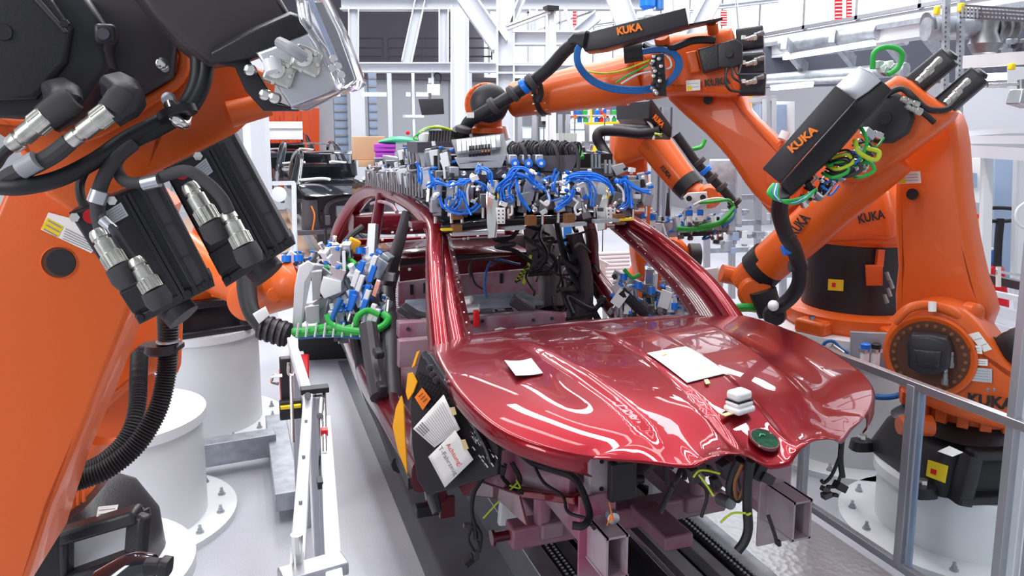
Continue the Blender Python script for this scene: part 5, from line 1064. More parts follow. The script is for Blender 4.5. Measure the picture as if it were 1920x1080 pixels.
for k in range(16):
    t = k/16; u = 1520+t*110+random.uniform(-8, 8); v = 362-t*70+random.uniform(-10, 10); a = pw(u, v, D=3.3); MB().lathe(a, V((-.5, -.3, -.7)), [(0, .010), (.03, .012), (.035, .008), (.05, .008)], 10).build('air_fitting', random.choice(['chrome', 'nickel', 'alu', 'rubber']), rd)
hose([(1600, 225, 3.25), (1618, 245, 3.2), (1625, 270, 3.2), (1612, 300, 3.2)], .008, 'green', rd, 'signal_cable'); hose([(1603, 262, 3.2), (1610, 285, 3.18), (1640, 300, 3.18), (1648, 285, 3.18), (1625, 278, 3.2)], .010, 'lime', rd, 'signal_cable')
hose([(1636, 130, 3.2), (1640, 98, 3.18), (1665, 88, 3.18), (1690, 98, 3.18), (1685, 125, 3.2), (1665, 140, 3.2)], .011, 'green', rd, 'signal_cable')
random.seed(77)
for k in range(46):
    t = random.random(); u = 1500+t*140+random.uniform(-12, 12); v = 368-t*105+random.uniform(-26, 22); a = pw(u, v, D=3.28+random.uniform(-.04, .04)); s_ = random.uniform(.012, .035)
    if k % 3: MB().box(a, (s_*1.6, s_, s_), Matrix.Rotation(.7+random.uniform(-.4, .4), 3, 'Y')).build('valve_part', random.choice(['rubber', 'black', 'chrome', 'alu', 'whiteplas', 'steel', 'rubber']), rd, bev=.002)
    else: MB().tube([a, a+V((.04, 0, -.02)), a+V((.09, .01, .02))], .005, 6).build('signal_cable', random.choice(['wire', 'blue', 'rubber', 'green', 'alu']), rd)
for k in range(6): MB().box(pw(1648+k*6, 122+(k % 3)*6, D=3.25), (.03, .03, .035), Matrix.Rotation(k, 3, 'Y')).build('terminal', 'whiteplas' if k % 2 else 'alu', rd, bev=.004)
# ================= robot C: carries the roof gripper =================
rc_ = robot('orange_robot', (cx_, cy_, .82), 'large orange robot on the black drum, holding the roof gripper over the red car')
MB().lathe((cx_, cy_, .82), UP, [(0, .42), (.03, .44), (.10, .44), (.12, .40)], 48).build('base_plate', 'orange', rc_)
for a in range(6):
    an = a*math.pi/3+.3; q = V((cx_+math.cos(an)*.42, cy_+math.sin(an)*.42, .86)); MB().box(q, (.22, .20, .09), Matrix.Rotation(an, 3, 'Z')).build('foot', 'orange', rc_, bev=.02); MB().bolt(V((cx_+math.cos(an)*.49, cy_+math.sin(an)*.49, .905)), UP, .02, .025).build('foot_bolt', 'chrome', rc_)
MB().lathe((cx_, cy_, .94), UP, [(0, .335), (.42, .335)], 48).build('drum', 'black', rc_)
MB().lathe((cx_, cy_, 1.36), UP, [(0, .35), (.03, .38), (.07, .385), (.12, .36), (.25, .33), (.38, .24), (.42, .10)], 40).build('carousel', 'orange', rc_)
poly([(1506, 440), (1520, 385), (1560, 352), (1620, 344), (1668, 362), (1680, 445), (1640, 452), (1560, 455)], 4.55, .35, .05, smooth=2).build('carousel_housing', 'orange', rc_)
kuka(1608, 412, 1658, 402, 4.53, 17, 'text_k', rc_)
hm_ = poly([(1622, 498), (1655, 498), (1655, 536), (1624, 536)], 4.55, .05, .005).build('cover_plate', 'orange', rc_); MB().bar(pw(1651, 468, D=4.57), pw(1648, 500, D=4.57), .04, .03, FWD).build('cover_strut', 'orange', rc_)
label_plate([(1553, 523), (1582, 525), (1581, 546), (1552, 544)], 4.62, 'yellow', rc_, 'warning_label', mark=('red', (.25, .5, .3, .7))); label_plate([(1509, 464), (1526, 466), (1525, 474), (1508, 472)], 4.64, 'paper', rc_)
for u, v in ((1662, 510), (1668, 525), (1664, 540), (1658, 552)): MB().lathe(pw(u, v, D=4.5), V((.2, -.3, -1)), [(0, .012), (.05, .014), (.055, .008)], 10).build('cable_plug', 'steel', rc_)
nC = face(1490, 340, .25)
MB().lathe(pw(1492, 342, D=4.45), nC, [(-.30, .22), (-.04, .24), (0, .23), (.015, .19)], 40).build('shoulder_hub', 'orange', rc_)
for i in range(14):
    a = 2*math.pi*i/14; s_, u_ = frame(nC); q = pw(1492, 342, D=4.45)+nC*.012+(s_*math.cos(a)+u_*math.sin(a))*.20; MB().cyl(q, q+nC*.012, .009, seg=8).build('hub_bolt', 'brown', rc_)
poly([(1250, 186), (1262, 160), (1340, 150), (1384, 165), (1400, 205), (1440, 245), (1478, 285), (1500, 330), (1492, 385), (1455, 395), (1425, 380), (1395, 345), (1365, 300), (1320, 250)], 4.36, .24, .045, n=face(1380, 270, .2), smooth=2).build('link_arm', 'orange', rc_)
nA = face(1380, 270, .2); MB().lathe(pn(1328, 187, pw(1380, 270, D=4.36), nA)-nA*.02, nA, [(0, .02), (.024, .02), (.026, .027)], 24).build('bore', 'rubber', rc_)
MB().cyl(pw(1466, 262, D=4.25), pw(1473, 248, D=4.25), .026).build('stop_buffer', 'whiteplas', rc_)
poly([(1440, 285), (1462, 262), (1474, 256), (1470, 275), (1452, 310), (1444, 360), (1432, 370), (1430, 320)], 4.3, .05, .02).build('casting_rib', 'orange', rc_)
nH = face(1320, 120, .05)
poly([(1195, 100), (1215, 92), (1250, 66), (1280, 62), (1320, 58), (1372, 50), (1378, 90), (1386, 140), (1387, 178), (1330, 178), (1250, 176), (1200, 184), (1190, 150)], 4.12, .34, .05, n=nH, smooth=2).build('elbow_housing', 'orange', rc_)
limb([(1200, 142, 4.28, 92), (1150, 155, 4.33, 88), (1080, 166, 4.4, 82), (1020, 178, 4.45, 70), (965, 187, 4.55, 66)], n=3).build('forearm', 'orange', rc_)
for u, wp_ in ((1172, 94), (1050, 76)): limb([(u, 151+(1172-u)*.17, 4.33+(1172-u)*.001, wp_), (u-9, 152.5+(1172-u)*.17, 4.34+(1172-u)*.001, wp_)]).build('forearm_ring', 'orange', rc_)
limb([(1018, 178, 4.45, 76), (1010, 180, 4.46, 76)]).build('wrist_ring', 'rubber', rc_)
for k in range(14):
    a = 2*math.pi*k/14; t = (pw(1100, 166, D=4.4)-pw(1000, 180, D=4.47)).normalized(); s_, u_ = frame(t)
    for u0, v0, r_ in ((1024, 177, .118), (1003, 181, .112)): q = pw(u0, v0, D=4.46)+(s_*math.cos(a)+u_*math.sin(a))*r_; MB().cyl(q, q+t*.012, .006, seg=6).build('flange_bolt', 'chrome', rc_)
nW = face(905, 195)
MB().lathe(pw(912, 196, D=4.5), nW, [(-.22, .10), (-.2, .125), (0, .128), (.01, .12)], 36).build('wrist_head', 'orange', rc_)
MB().lathe(pw(918, 194, D=4.46), nW, [(0, .112), (.02, .112), (.03, .108), (.042, .095), (.052, .075), (.059, .05), (.063, .02), (.0635, .001)], 40, cap=False).build('wrist_cap', 'black', rc_)
for i in range(20):
    a = 2*math.pi*i/20; s_, u_ = frame(nW); q = pw(912, 196, D=4.5)+nW*.008+(s_*math.cos(a)+u_*math.sin(a))*.118; MB().cyl(q, q+nW*.008, .006, seg=6).build('flange_bolt', 'orange', rc_)
MB().lathe(pw(913, 250, D=4.62), UP, [(0, .10), (.03, .10), (.04, .09), (.12, .09)], 32).build('tool_flange', 'orange', rc_)
# motors
for i, v in enumerate((78, 125, 160)):
    m_ = limb([(1382, v-1, 4.15, 42), (1432+i*2, v-8+i*3, 4.1, 42)], seg=16, e=7).build('wrist_motor', 'black', rc_, bev=.006)
    connector(1398, v-4, 1418, v-9, 4.0, 10, m_); connector(1414, v-12, 1432, v-17, 4.0, 9, m_, 'steel'); MB().box(pw(1394, v-8, D=3.98), (.02, .01, .02)).build('motor_label', 'paper', m_)
bm = poly([(1308, 92), (1370, 76), (1376, 120), (1318, 136)], 3.98, .12, .01, n=nH).build('elbow_motor', 'cast', rc_)
poly([(1345, 82), (1380, 72), (1392, 82), (1393, 118), (1375, 128), (1346, 126)], 3.95, .05, .008, n=nH).build('motor_cover', 'black', bm); MB().lathe(pw(1367, 101, D=3.94), nH, [(0, .02), (.012, .018)], 16).build('cover_boss', 'black', bm)
poly([(1286, 98), (1305, 94), (1314, 134), (1294, 138)], 4.05, .04, .012, n=nH).build('motor_flange', 'orange', rc_)
label_plate([(1286, 151), (1313, 149), (1313, 169), (1287, 171)], 4.10, 'paper', rc_, lines=2, mark=('yellow', (.04, .4, .55, .95)), n=nH); kuka(1320, 157, 1368, 151, 4.11, 13, 'text_k', rc_, n=nH)
hose([(1210, 85, 4.1), (1225, 92, 4.05), (1260, 90, 4.0), (1300, 76, 3.98), (1340, 75, 3.98)], .02, 'rubber', rc_, 'motor_cable'); hose([(1363, 128, 3.95), (1360, 150, 3.92), (1368, 168, 3.92), (1388, 172, 3.95)], .007, 'rubber', rc_, 'motor_cable')
hose([(1372, 128, 3.95), (1375, 145, 3.92), (1390, 155, 3.92)], .006, 'rubber', rc_, 'motor_cable'); hose([(1378, 128, 3.95), (1384, 140, 3.92), (1390, 120, 3.95)], .006, 'rubber', rc_, 'motor_cable')
# supply box with lettering
nB = face(1200, 60, .1)
sb = poly([(1100, 62), (1118, 56), (1285, 14), (1291, 46), (1130, 92), (1096, 96), (1088, 82)], 3.85, .18, .008, n=nB).build('supply_box', 'black', rc_); kuka(1156, 60, 1203, 50, 3.84, 14, 'text_o', sb, n=nB)
for a, c in (((1118, 57), (1124, 92)), ((1228, 29), (1232, 63)), ((1263, 21), (1267, 54))): MB().bar(pn(*a, pw(1200, 55, D=3.845), nB), pn(*c, pw(1200, 55, D=3.845), nB), .004, .006, nB).build('box_seam', 'trim', sb)
MB().sph(pw(1259, 24, D=3.84), .005, seg=8).build('screw', 'chrome', sb)
MB().bar(pw(1280, 52, D=3.95), pw(1346, 39, D=3.95), .16, .012).build('box_bracket', 'rubber', rc_); MB().cyl(pw(1335, 42, D=4.0), pw(1337, 60, D=4.05), .03).build('bracket_post', 'orange', rc_); MB().cyl(pw(1240, 66, D=4.0), pw(1243, 84, D=4.05), .04).build('bracket_post', 'orange', rc_)
MB().loft([(pw(1100, 75, D=3.9), .09, .10, 4), (pw(1080, 72, D=3.92), .06, .06, 3), (pw(1072, 78, D=3.95), .05, .05, 2)], 16, UP).build('box_nozzle', 'cast', rc_)
hose([(1085, 76, 3.95), (1060, 95, 4.05), (1030, 128, 4.15), (990, 160, 4.25), (945, 188, 4.3), (905, 212, 4.35), (880, 228, 4.45), (868, 250, 4.55)], .036, 'rubber', rc_, 'supply_hose', seg=16)
for (u, v, du, dv, m_, r_) in ((1002, 150, -10, 8, 'rubsoft', .050), (988, 158, -9, 7, 'blue', .045), (966, 172, -8, 7, 'rubsoft', .050), (930, 195, -9, 7, 'rubsoft', .050), (870, 238, -2, 10, 'rubsoft', .048)):
    D_ = 4.22+(1002-u)*.0012; MB().cyl(pw(u, v, D=D_), pw(u+du, v+dv, D=D_+.01), r_, seg=20).build('hose_clamp', m_, rc_, bev=.006)
MB().box(pw(882, 216, D=4.30), (.04, .01, .03)).build('hose_label', 'paper', rc_)
hose([(1010, 190, 4.3), (1014, 175, 4.28), (1010, 155, 4.25), (1002, 150, 4.22)], .018, 'rubber', rc_, 'hose_strap')
for k in range(3):
    hose([(1094+k*2, 72, 3.9), (1080+k*3, 95, 3.9), (1083+k*3, 125-k, 3.92), (1110+k*2, 155-k*3, 3.98), (1150, 170-k*4, 4.0), (1200, 173-k*4, 4.0), (1240, 165-k*4, 4.02), (1270-k*4, 140, 4.0), (1277-k*4, 115, 4.0), (1262-k*3, 96+k*2, 4.0), (1235, 90+k*3, 4.0), (1205, 95+k*2, 4.02)], .010, 'bluedark', rc_, 'air_hose', seg=10)
hose([(1100, 134, 4.1), (1130, 138, 4.1), (1165, 133, 4.1), (1200, 120, 4.05), (1218, 113, 4.0)], .005, 'lime', rc_, 'signal_cable'); hose([(1155, 155, 4.1), (1180, 140, 4.05), (1215, 122, 4.0)], .005, 'green', rc_, 'signal_cable'); hose([(1165, 157, 4.1), (1195, 140, 4.05), (1222, 134, 4.0)], .005, 'wire', rc_, 'signal_cable')
hose([(1240, 100, 4.0), (1255, 110, 3.98), (1258, 125, 3.98), (1246, 131, 4.0)], .005, 'wire', rc_, 'signal_cable')
vp = poly([(1222, 103), (1245, 100), (1250, 180), (1226, 180)], 3.98, .03, .003).build('valve_plate', 'black', rc_)
random.seed(4)
for k in range(16):
    v = 106+k*4.6; u = 1221+random.uniform(0, 20); MB().lathe(pw(u, v, D=3.96), face(u, v), [(0, .012), (.02, .010), (.022, .006)], 10).build('air_fitting', random.choice(['chrome', 'nickel', 'black', 'alu', 'steel']), vp)
MB().loft([(pw(1205, 96, D=4.1), .10, .09, 3), (pw(1170, 100, D=4.12), .11, .1, 3)], 14, UP).build('cable_gland', 'black', rc_)
# ================= robot E: middle distance =================
ex, ey = ctr(1235, 6.2, 500)
pedestal(ex, ey, .40, .34, .55, 'low white pedestal of the middle robot, behind the right door opening of the red car')
re = robot('orange_robot', (ex, ey, .34), 'orange robot in the middle distance with KUKA forearm slanting down right')
base_casting((ex, ey, .34), .1, re, .6, .56, .27)
MB().lathe((ex, ey, .60), UP, [(0, .26), (.1, .3), (.3, .26), (.4, .2)], 32).build('carousel', 'orange', re)
nR = face(1240, 490)
MB().lathe(pw(1245, 495, D=5.9), nR, [(-.35, .20), (-.02, .22), (0, .2), (.01, .12)], 32).build('shoulder_hub', 'orange', re); MB().lathe(pw(1292, 478, D=5.85), RIGHT, [(0, .09), (.08, .09)], 20).build('shoulder_motor', 'rubber', re)
MB().lathe(pw(1232, 470, D=5.6), nR, [(0, .09), (.03, .07)], 20).build('hub_cap', 'cast', re)
poly([(1155, 262), (1165, 240), (1200, 235), (1212, 262), (1218, 330), (1228, 420), (1240, 470), (1232, 520), (1200, 520), (1190, 440), (1176, 380), (1160, 330)], 5.7, .22, .04, n=face(1190, 380, -.3), smooth=2).build('link_arm', 'orange', re)
poly([(1150, 300), (1155, 240), (1175, 215), (1230, 212), (1242, 240), (1240, 285), (1200, 300), (1170, 310)], 5.55, .3, .04, smooth=2).build('elbow_housing', 'orange', re)
poly([(1163, 218), (1178, 213), (1200, 214), (1222, 218), (1230, 232), (1160, 234)], 5.5, .26, .02).build('elbow_top', 'orange', re)
limb([(1222, 262, 5.5, 62), (1250, 300, 5.45, 60), (1285, 345, 5.38, 54)]).build('forearm', 'orange', re); limb([(1282, 340, 5.38, 56), (1297, 356, 5.35, 54)]).build('wrist_ring', 'rubber', re); limb([(1297, 356, 5.35, 40), (1318, 372, 5.3, 40)]).build('wrist_neck', 'orange', re)
MB().lathe(pw(1330, 368, D=5.25), face(1330, 368), [(-.1, .07), (.0, .085), (.03, .06)], 24).build('wrist_head', 'orange', re)
kuka(1240, 312, 1256, 333, 5.3, 8, 'text_k', re)
label_plate([(1202, 232), (1212, 231), (1213, 239), (1203, 240)], 5.2, 'paper', re); label_plate([(1190, 391), (1209, 390), (1210, 396), (1191, 397)], 5.6, 'paper', re)
poly([(1162, 196), (1208, 196), (1206, 219), (1170, 219)], 5.35, .18, .006, tilt=-.1).build('terminal_box', 'greyplas', re); poly([(1176, 178), (1198, 178), (1206, 198), (1170, 198)], 5.4, .1, .006).build('terminal_lid', 'white', re)
nb_ = face(1240, 220, -.5)
sbx = poly([(1217, 190), (1222, 183), (1262, 238), (1258, 262), (1218, 222)], 4.98, .50, .012, n=nb_).build('supply_box', 'cast', re)
kuka(1226, 218, 1243, 236, 4.975, 10, 'text_o', sbx, n=nb_)
hose([(1237, 245, 5.0), (1200, 250, 5.05), (1160, 246, 5.1), (1128, 246, 5.15), (1120, 258, 5.15), (1128, 275, 5.15), (1140, 295, 5.1)], .036, 'rubber', re, 'supply_hose', seg=14); hose([(1235, 238, 5.05), (1200, 242, 5.1), (1150, 240, 5.15)], .03, 'rubber', re, 'supply_hose', seg=14)
hose([(1268, 252, 5.0), (1288, 280, 5.0), (1310, 310, 5.0), (1340, 340, 5.0), (1368, 370, 5.0), (1376, 392, 5.0)], .03, 'rubber', re, 'supply_hose', seg=14)
for u, v, m_ in ((1309, 300, 'rubsoft'), (1320, 316, 'blue'), (1332, 330, 'rubsoft'), (1350, 347, 'rubsoft'), (1374, 378, 'rubber')): MB().cyl(pw(u, v, D=4.99), pw(u+6, v+7, D=4.99), .042 if u < 1370 else .05, seg=18).build('hose_clamp', m_, re, bev=.005)
hose([(1213, 205, 5.1), (1214, 225, 5.05), (1222, 236, 5.0), (1227, 250, 5.0), (1225, 262, 5.0)], .009, 'wire', re, 'signal_cable'); hose([(1322, 262, 5.1), (1315, 275, 5.1), (1298, 280, 5.1)], .014, 'green', re, 'signal_cable')
for k in range(5): hose([(1228, 250+k, 4.97), (1234+k*2, 252, 4.95), (1240, 256-k, 4.97)], .006, ['lime', 'wire', 'green', 'lime', 'rubber'][k], re, 'signal_cable')
# ================= robot B: left far =================
rb = robot('orange_robot', (bx, by, .72), 'orange robot on the far left pedestal, its wrist holding the left door gripper')
base_casting((bx, by, .72), .3, rb, .66, .60, .24)
MB().lathe((bx, by, .95), UP, [(0, .27), (.06, .29), (.16, .29), (.2, .25)], 32).build('turning_ring', 'orange', rb); MB().lathe(pw(412, 551, D=5.0), RIGHT, [(-.05, .02), (0, .03), (.03, .035)], 12).build('lug', 'orange', rb)
poly([(348, 560), (352, 480), (372, 400), (410, 360), (430, 420), (425, 540)], 5.3, .2, .04, smooth=2).build('link_arm', 'orange', rb)
limb([(340, 470, 5.1, 80), (420, 520, 4.9, 76), (470, 548, 4.75, 66)]).build('forearm', 'orange', rb)
MB().lathe(pw(462, 565, D=4.55), face(462, 565, .4), [(-.08, .09), (0, .12), (.02, .11), (.04, .06)], 28).build('wrist_head', 'orange', rb)
limb([(478, 560, 4.6, 74), (510, 545, 4.55, 84), (545, 532, 4.5, 88), (552, 530, 4.5, 80)], n=3).build('wrist_body', 'orange', rb); MB().lathe(pw(515, 552, D=4.4), face(515, 552), [(0, .045), (.02, .04), (.021, .02)], 20).build('wrist_pocket', 'orange', rb)
limb([(462, 505, 4.4, 36), (463, 545, 4.35, 36), (472, 585, 4.3, 32), (495, 612, 4.3, 36)]).build('supply_hose', 'rubber', rb)
limb([(488, 612, 4.3, 44), (540, 628, 4.3, 46)], n=2).build('hose_end', 'rubber', rb)
for k in range(4): limb([(492+k*12, 613+k*4, 4.29, 50), (496+k*12, 614+k*4, 4.29, 50)]).build('hose_rib', 'trim', rb)
poly([(474, 590), (498, 576), (505, 592), (486, 608)], 4.2, .03, .006).build('white_tag', 'paper', rb)
# ================= robot A: near left, black base and corrugated hoses =================
ra = robot('orange_robot', (ax_, ay_, .46), 'orange robot with black base and thick corrugated hoses at the lower left')
MB().loft([(V((ax_+.0, ay_, .46)), .56, .50, 5), (V((ax_, ay_, .58)), .54, .48, 5), (V((ax_-.02, ay_, .66)), .48, .44, 4), (V((ax_-.04, ay_, .70)), .40, .38, 3)], 32, (1, -.3, 0)).build('base', 'cast', ra)
yk = [(112, 1006), (262, 962), (256, 1040), (112, 1092)]
for a_, c_, w_ in ((0, 1, .045), (1, 2, .045), (2, 3, .04), (3, 0, .05)): MB().bar(pw(*yk[a_], D=2.33), pw(*yk[c_], D=2.33), .07, w_).build('yoke_bar', 'cast', ra, bev=.012)
poly([(122, 1016), (246, 978), (244, 1034), (120, 1080)], 2.40, .02, .004).build('yoke_back', 'white', ra)
MB().loft([(pw(262, 960, D=2.4), .06, .05, 3), (pw(268, 975, D=2.4), .05, .05, 3)], 12, (1, 0, 0)).build('foot', 'cast', ra); MB().cyl(pw(258, 955, D=2.38), pw(259, 963, D=2.38), .018, seg=12).build('foot_bolt', 'chrome', ra)
MB().lathe((ax_-.10, ay_+.05, .68), UP, [(0, .20), (.05, .21), (.15, .20), (.2, .16)], 32).build('turning_ring', 'orange', ra)
label_plate([(184, 950), (222, 946), (216, 968), (180, 973)], 2.36, 'paper', ra, n=(UP+face(200, 960)*.5).normalized(), lines=2, mark=('yellow', (.5, .8, .6, .9)))
label_plate([(244, 966), (257, 985), (249, 1018), (240, 1000)], 2.38, 'yellow', ra, 'warning_label', tilt=-.6)
poly([(60, 990), (98, 965), (112, 1000), (112, 1090), (55, 1090)], 2.15, .1, .01).build('terminal_box', 'rubber', ra)
for u, v in ((70, 998), (80, 1018), (68, 1035), (50, 1045)): MB().bolt(pw(u, v, D=2.14), face(u, v), .010, .012).build('box_bolt', 'chrome', ra)
poly([(100, 840), (130, 780), (180, 795), (175, 860), (140, 900), (150, 930), (110, 960), (85, 930)], 2.5, .25, .04, smooth=2).build('carousel_housing', 'orange', ra)
limb([(185, 790, 2.55, 110), (140, 880, 2.62, 90)], e=3).build('carousel_neck', 'orange', ra)
for k in range(5): poly([(110+k*11, 935-k*6), (117+k*11, 932-k*6), (117+k*11, 965-k*6), (110+k*11, 968-k*6)], 2.3, .04, .004).build('ring_tooth', 'orange', ra)
MB().lathe(pw(215, 745, D=2.36), face(215, 745, -.1), [(-.25, .12), (0, .128), (.02, .12)], 36).build('shoulder_hub', 'orange', ra)
pl_ = poly([(150, 760), (168, 700), (205, 640), (225, 560), (240, 480), (330, 470), (343, 560), (343, 660), (335, 705), (300, 702), (265, 718), (225, 752), (190, 780), (160, 790)], 2.28, .16, .035, smooth=2).build('link_arm', 'orange', ra)
MB().lathe(pw(172, 757, D=2.24), face(172, 757, -.8), [(0, .04), (.02, .036)], 24).build('axle_cap', 'rubber', ra)
for k in range(6): a = k*1.05; q = pw(172, 757, D=2.235); MB().sph(q+V((math.cos(a)*.006, -.01, math.sin(a)*.028)), .005, seg=8).build('cap_screw', 'darksteel', ra)
hose([(318, 560, 2.05), (316, 640, 2.05), (312, 700, 2.05), (295, 770, 2.03), (255, 835, 2.0), (200, 880, 1.97), (150, 900, 1.95), (105, 915, 1.93)], .0245, 'rubber', ra, 'corrugated_hose', rib=(.0075, .0022), seg=20)
hose([(262, 640, 2.36), (260, 700, 2.22), (256, 770, 2.15), (235, 825, 2.12), (190, 868, 2.1), (130, 892, 2.08)], .0225, 'rubber', ra, 'corrugated_hose', rib=(.0075, .002), seg=20)
q0 = pw(303, 652, D=2.05); MB().lathe(q0+UP*.012, -UP, [(0, .042), (.02, .044), (.026, .040)], 24).build('hose_clamp', 'black', ra); MB().bar(pw(264, 650, D=2.06), pw(340, 650, D=2.06), .05, .016).build('clamp_plate', 'black', ra, bev=.004); MB().lathe(pw(315, 641, D=2.04), UP, [(0, .03), (.004, .03)], 20).build('clamp_ring', 'alu', ra)
poly([(85, 905), (108, 895), (122, 945), (130, 965), (100, 975), (80, 960)], 1.9, .05, .008).build('hose_bracket', 'black', ra); MB().cyl(pw(86, 918, D=1.92), pw(80, 922, D=1.92), .032, seg=20).build('bracket_ring', 'bluecol', ra)
limb([(200, 1100, 1.7, 74), (250, 1068, 1.7, 62), (290, 1060, 1.7, 40)], e=2).build('cylinder_body', 'carblack', ra); 
limb([(275, 1062, 1.68, 30), (300, 1062, 1.68, 26), (303, 1062, 1.68, 34), (318, 1064, 1.68, 34)], e=4).build('cylinder_knob', 'rubber', ra)
# ================= robot F: foreground =================
rf = robot('orange_robot', pw(-40, 1150, D=1.62), 'huge close orange robot arm with two black finned motors filling the upper left')
nF = face(150, 700, -.25)
poly([(-90, 560), (-40, 470), (20, 330), (80, 310), (200, 320), (300, 400), (240, 590), (205, 680), (150, 820), (95, 950), (45, 1110), (-120, 1110)], 1.52, .30, .012, n=face(100, 700, .30)).build('link_arm', 'orange', rf)
nL2 = face(100, 700, .30); oL = pw(95, 715, D=1.52)
def pf(u, v, off=0): return pn(u, v, oL, nL2)+nL2*off
hl = pn(111, 492, pw(sum((-90,-40,20,80,200,300,240,205,150,95,45,-120))/12, sum((560,470,330,310,320,400,590,680,820,950,1110,1110))/12, D=1.52), nL2)
MB().lathe(hl-nL2*.01, nL2, [(.0, .030), (.0115, .030)], 30).build('bore', 'recess', rf); MB().lathe(hl-nL2*.01+RIGHT*.004, nL2, [(.0, .0255), (.0122, .0255)], 30).build('bore_dark', 'rubber', rf); MB().lathe(hl-nL2*.01, nL2, [(.011, .030), (.013, .031), (.010, .034)], 30, cap=False).build('bore_rim', 'orange', rf)  # flat discs: the bore's shaded wall and dark depth are painted on
lp = [(92, 398), (130, 408), (200, 440), (172, 474), (112, 446), (78, 430)]
oP = hl; lpl = MB().slab([pn(u, v, oP, nL2)+nL2*.004 for u, v in lp], nL2, .002).build('label_plate', 'paper', rf)
MB().slab([pn(u, v, oP, nL2)+nL2*.005 for u, v in ((90, 408), (120, 424), (110, 444), (78, 428))], nL2, .001).build('coloured_field', 'yellow', lpl)
b = MB()
for k in range(3): b.bar(pn(92-k*4, 413+k*8, oP, nL2)+nL2*.0055, pn(116-k*4, 426+k*8, oP, nL2)+nL2*.0055, .0025, .0008, nL2)
for k in range(9): b.bar(pn(124-k*1.4, 428+k*4.5, oP, nL2)+nL2*.0055, pn(180-k*1.5, 456+k*3.5, oP, nL2)+nL2*.0055, .0012, .0008, nL2) if k < 5 else None
b.build('printed_lines', 'text_g', lpl)
# upper arm housing
nU = face(250, 250, .1)
poly([(-60, 200), (0, 215), (120, 225), (240, 190), (330, 140), (345, 60), (340, -20), (400, -20), (430, 60), (470, 120), (520, 140), (512, 196), (470, 225), (440, 252), (380, 285), (290, 330), (200, 380), (135, 402), (85, 372), (60, 340), (40, 300), (20, 262), (-10, 240), (-60, 235)], 1.40, .20, .02, n=nU, smooth=1).build('upper_arm_housing', 'orange', rf)
MB().tube([pn(u, v, pw(250, 230, D=1.37), nU) for u, v in ((262, -20), (300, 20), (338, 80), (346, 120), (330, 155), (270, 195), (200, 240), (150, 262))], .010, 12).build('casting_rib', 'orange', rf)
limb([(430, 215, 1.42, 50), (505, 195, 1.44, 44)], e=2).build('housing_boss', 'orange', rf)
poly([(60, -20), (330, -20), (333, 60), (326, 145), (250, 190), (190, 215), (80, 222)], 1.33, .08, .012, n=nU).build('motor_recess_cover', 'trim', rf)
# axis 3 motor with lobed cover
mo3 = poly([(-60, -20), (150, -20), (205, 60), (196, 90), (205, 125), (150, 205), (90, 222), (0, 222), (-60, 215)], 1.20, .16, .012, n=nU).build('arm_motor', 'black', rf)
poly([(-60, -20), (85, -20), (135, 52), (130, 85), (124, 118), (65, 186), (-60, 192)], 1.17, .03, .008, n=nU).build('motor_cover', 'cast', mo3)
poly([(45, -20), (60, -20), (128, 60), (120, 62)], 1.165, .012, .003, n=nU).build('cover_ridge', 'trim', mo3)
MB().lathe(pn(10, 62, pw(10, 62, D=1.165), nU), nU, [(-.01, .028), (.0, .026), (.004, .014), (.014, .012)], 28).build('cover_boss', 'cast', mo3)
MB().lathe(pn(122, 44, pw(122, 44, D=1.165), nU), nU, [(0, .007), (.004, .006)], 6).build('cover_screw', 'rubber', mo3)
for u, v in ((198, 64),): MB().box(pn(u, v, pw(u, v, D=1.19), nU), (.03, .02, .03)).build('bolt_lug', 'black', mo3, bev=.006); MB().lathe(pn(u-4, v, pw(u-4, v, D=1.18), nU), nU, [(0, .009), (.006, .009)], 12).build('cover_screw', 'darksteel', mo3)
MB().lathe(pw(304, 120, D=1.30), face(304, 120), [(0, .010), (.008, .010), (.01, .007)], 16).build('cap_bolt', 'chrome', rf); MB().lathe(pw(309, 128, D=1.31), face(309, 128), [(0, .007), (.004, .007)], 12).build('cap_bolt', 'galv', rf)
# connectors on the arm motor
connector(20, 275, 92, 216, 1.12, 42, mo3, boot=(140, 185)); connector(128, 268, 210, 205, 1.12, 38, mo3, boot=(235, 170))
MB().loft([(pw(88, 225, D=1.13), .045, .045, 4), (pw(125, 195, D=1.14), .05, .05, 4), (pw(105, 170, D=1.16), .04, .04, 4)], 16, (1, 0, 0), n=3).build('connector_boot', 'black', mo3)
MB().loft([(pw(205, 215, D=1.13), .042, .042, 4), (pw(240, 185, D=1.14), .048, .048, 4), (pw(212, 160, D=1.16), .04, .04, 4)], 16, (1, 0, 0), n=3).build('connector_boot', 'black', mo3)
hose([(22, 275, 1.12), (5, 290, 1.13), (-8, 310, 1.14), (-30, 330, 1.15)], .008, 'rubber', rf, 'motor_cable'); hose([(130, 266, 1.12), (100, 290, 1.12), (60, 312, 1.12), (20, 330, 1.12), (5, 345, 1.13)], .013, 'rubsoft', rf, 'motor_cable')
MB().cyl(pw(70, 300, D=1.11), pw(38, 318, D=1.11), .0145, seg=18).build('cable_sleeve', 'greyplas', rf)
hose([(-20, 348, 1.12), (40, 350, 1.12), (110, 335, 1.14), (180, 300, 1.17), (235, 262, 1.2), (300, 228, 1.22), (345, 200, 1.24), (370, 150, 1.25), (368, 90, 1.26), (340, 45, 1.27), (290, -10, 1.28)], .013, 'rubber', rf, 'cable_bundle', seg=14)
hose([(235, 272, 1.21), (300, 240, 1.22), (355, 205, 1.235), (383, 150, 1.25), (382, 90, 1.26), (352, 40, 1.27), (310, -10, 1.28)], .012, 'rubber', rf, 'cable_bundle', seg=14)
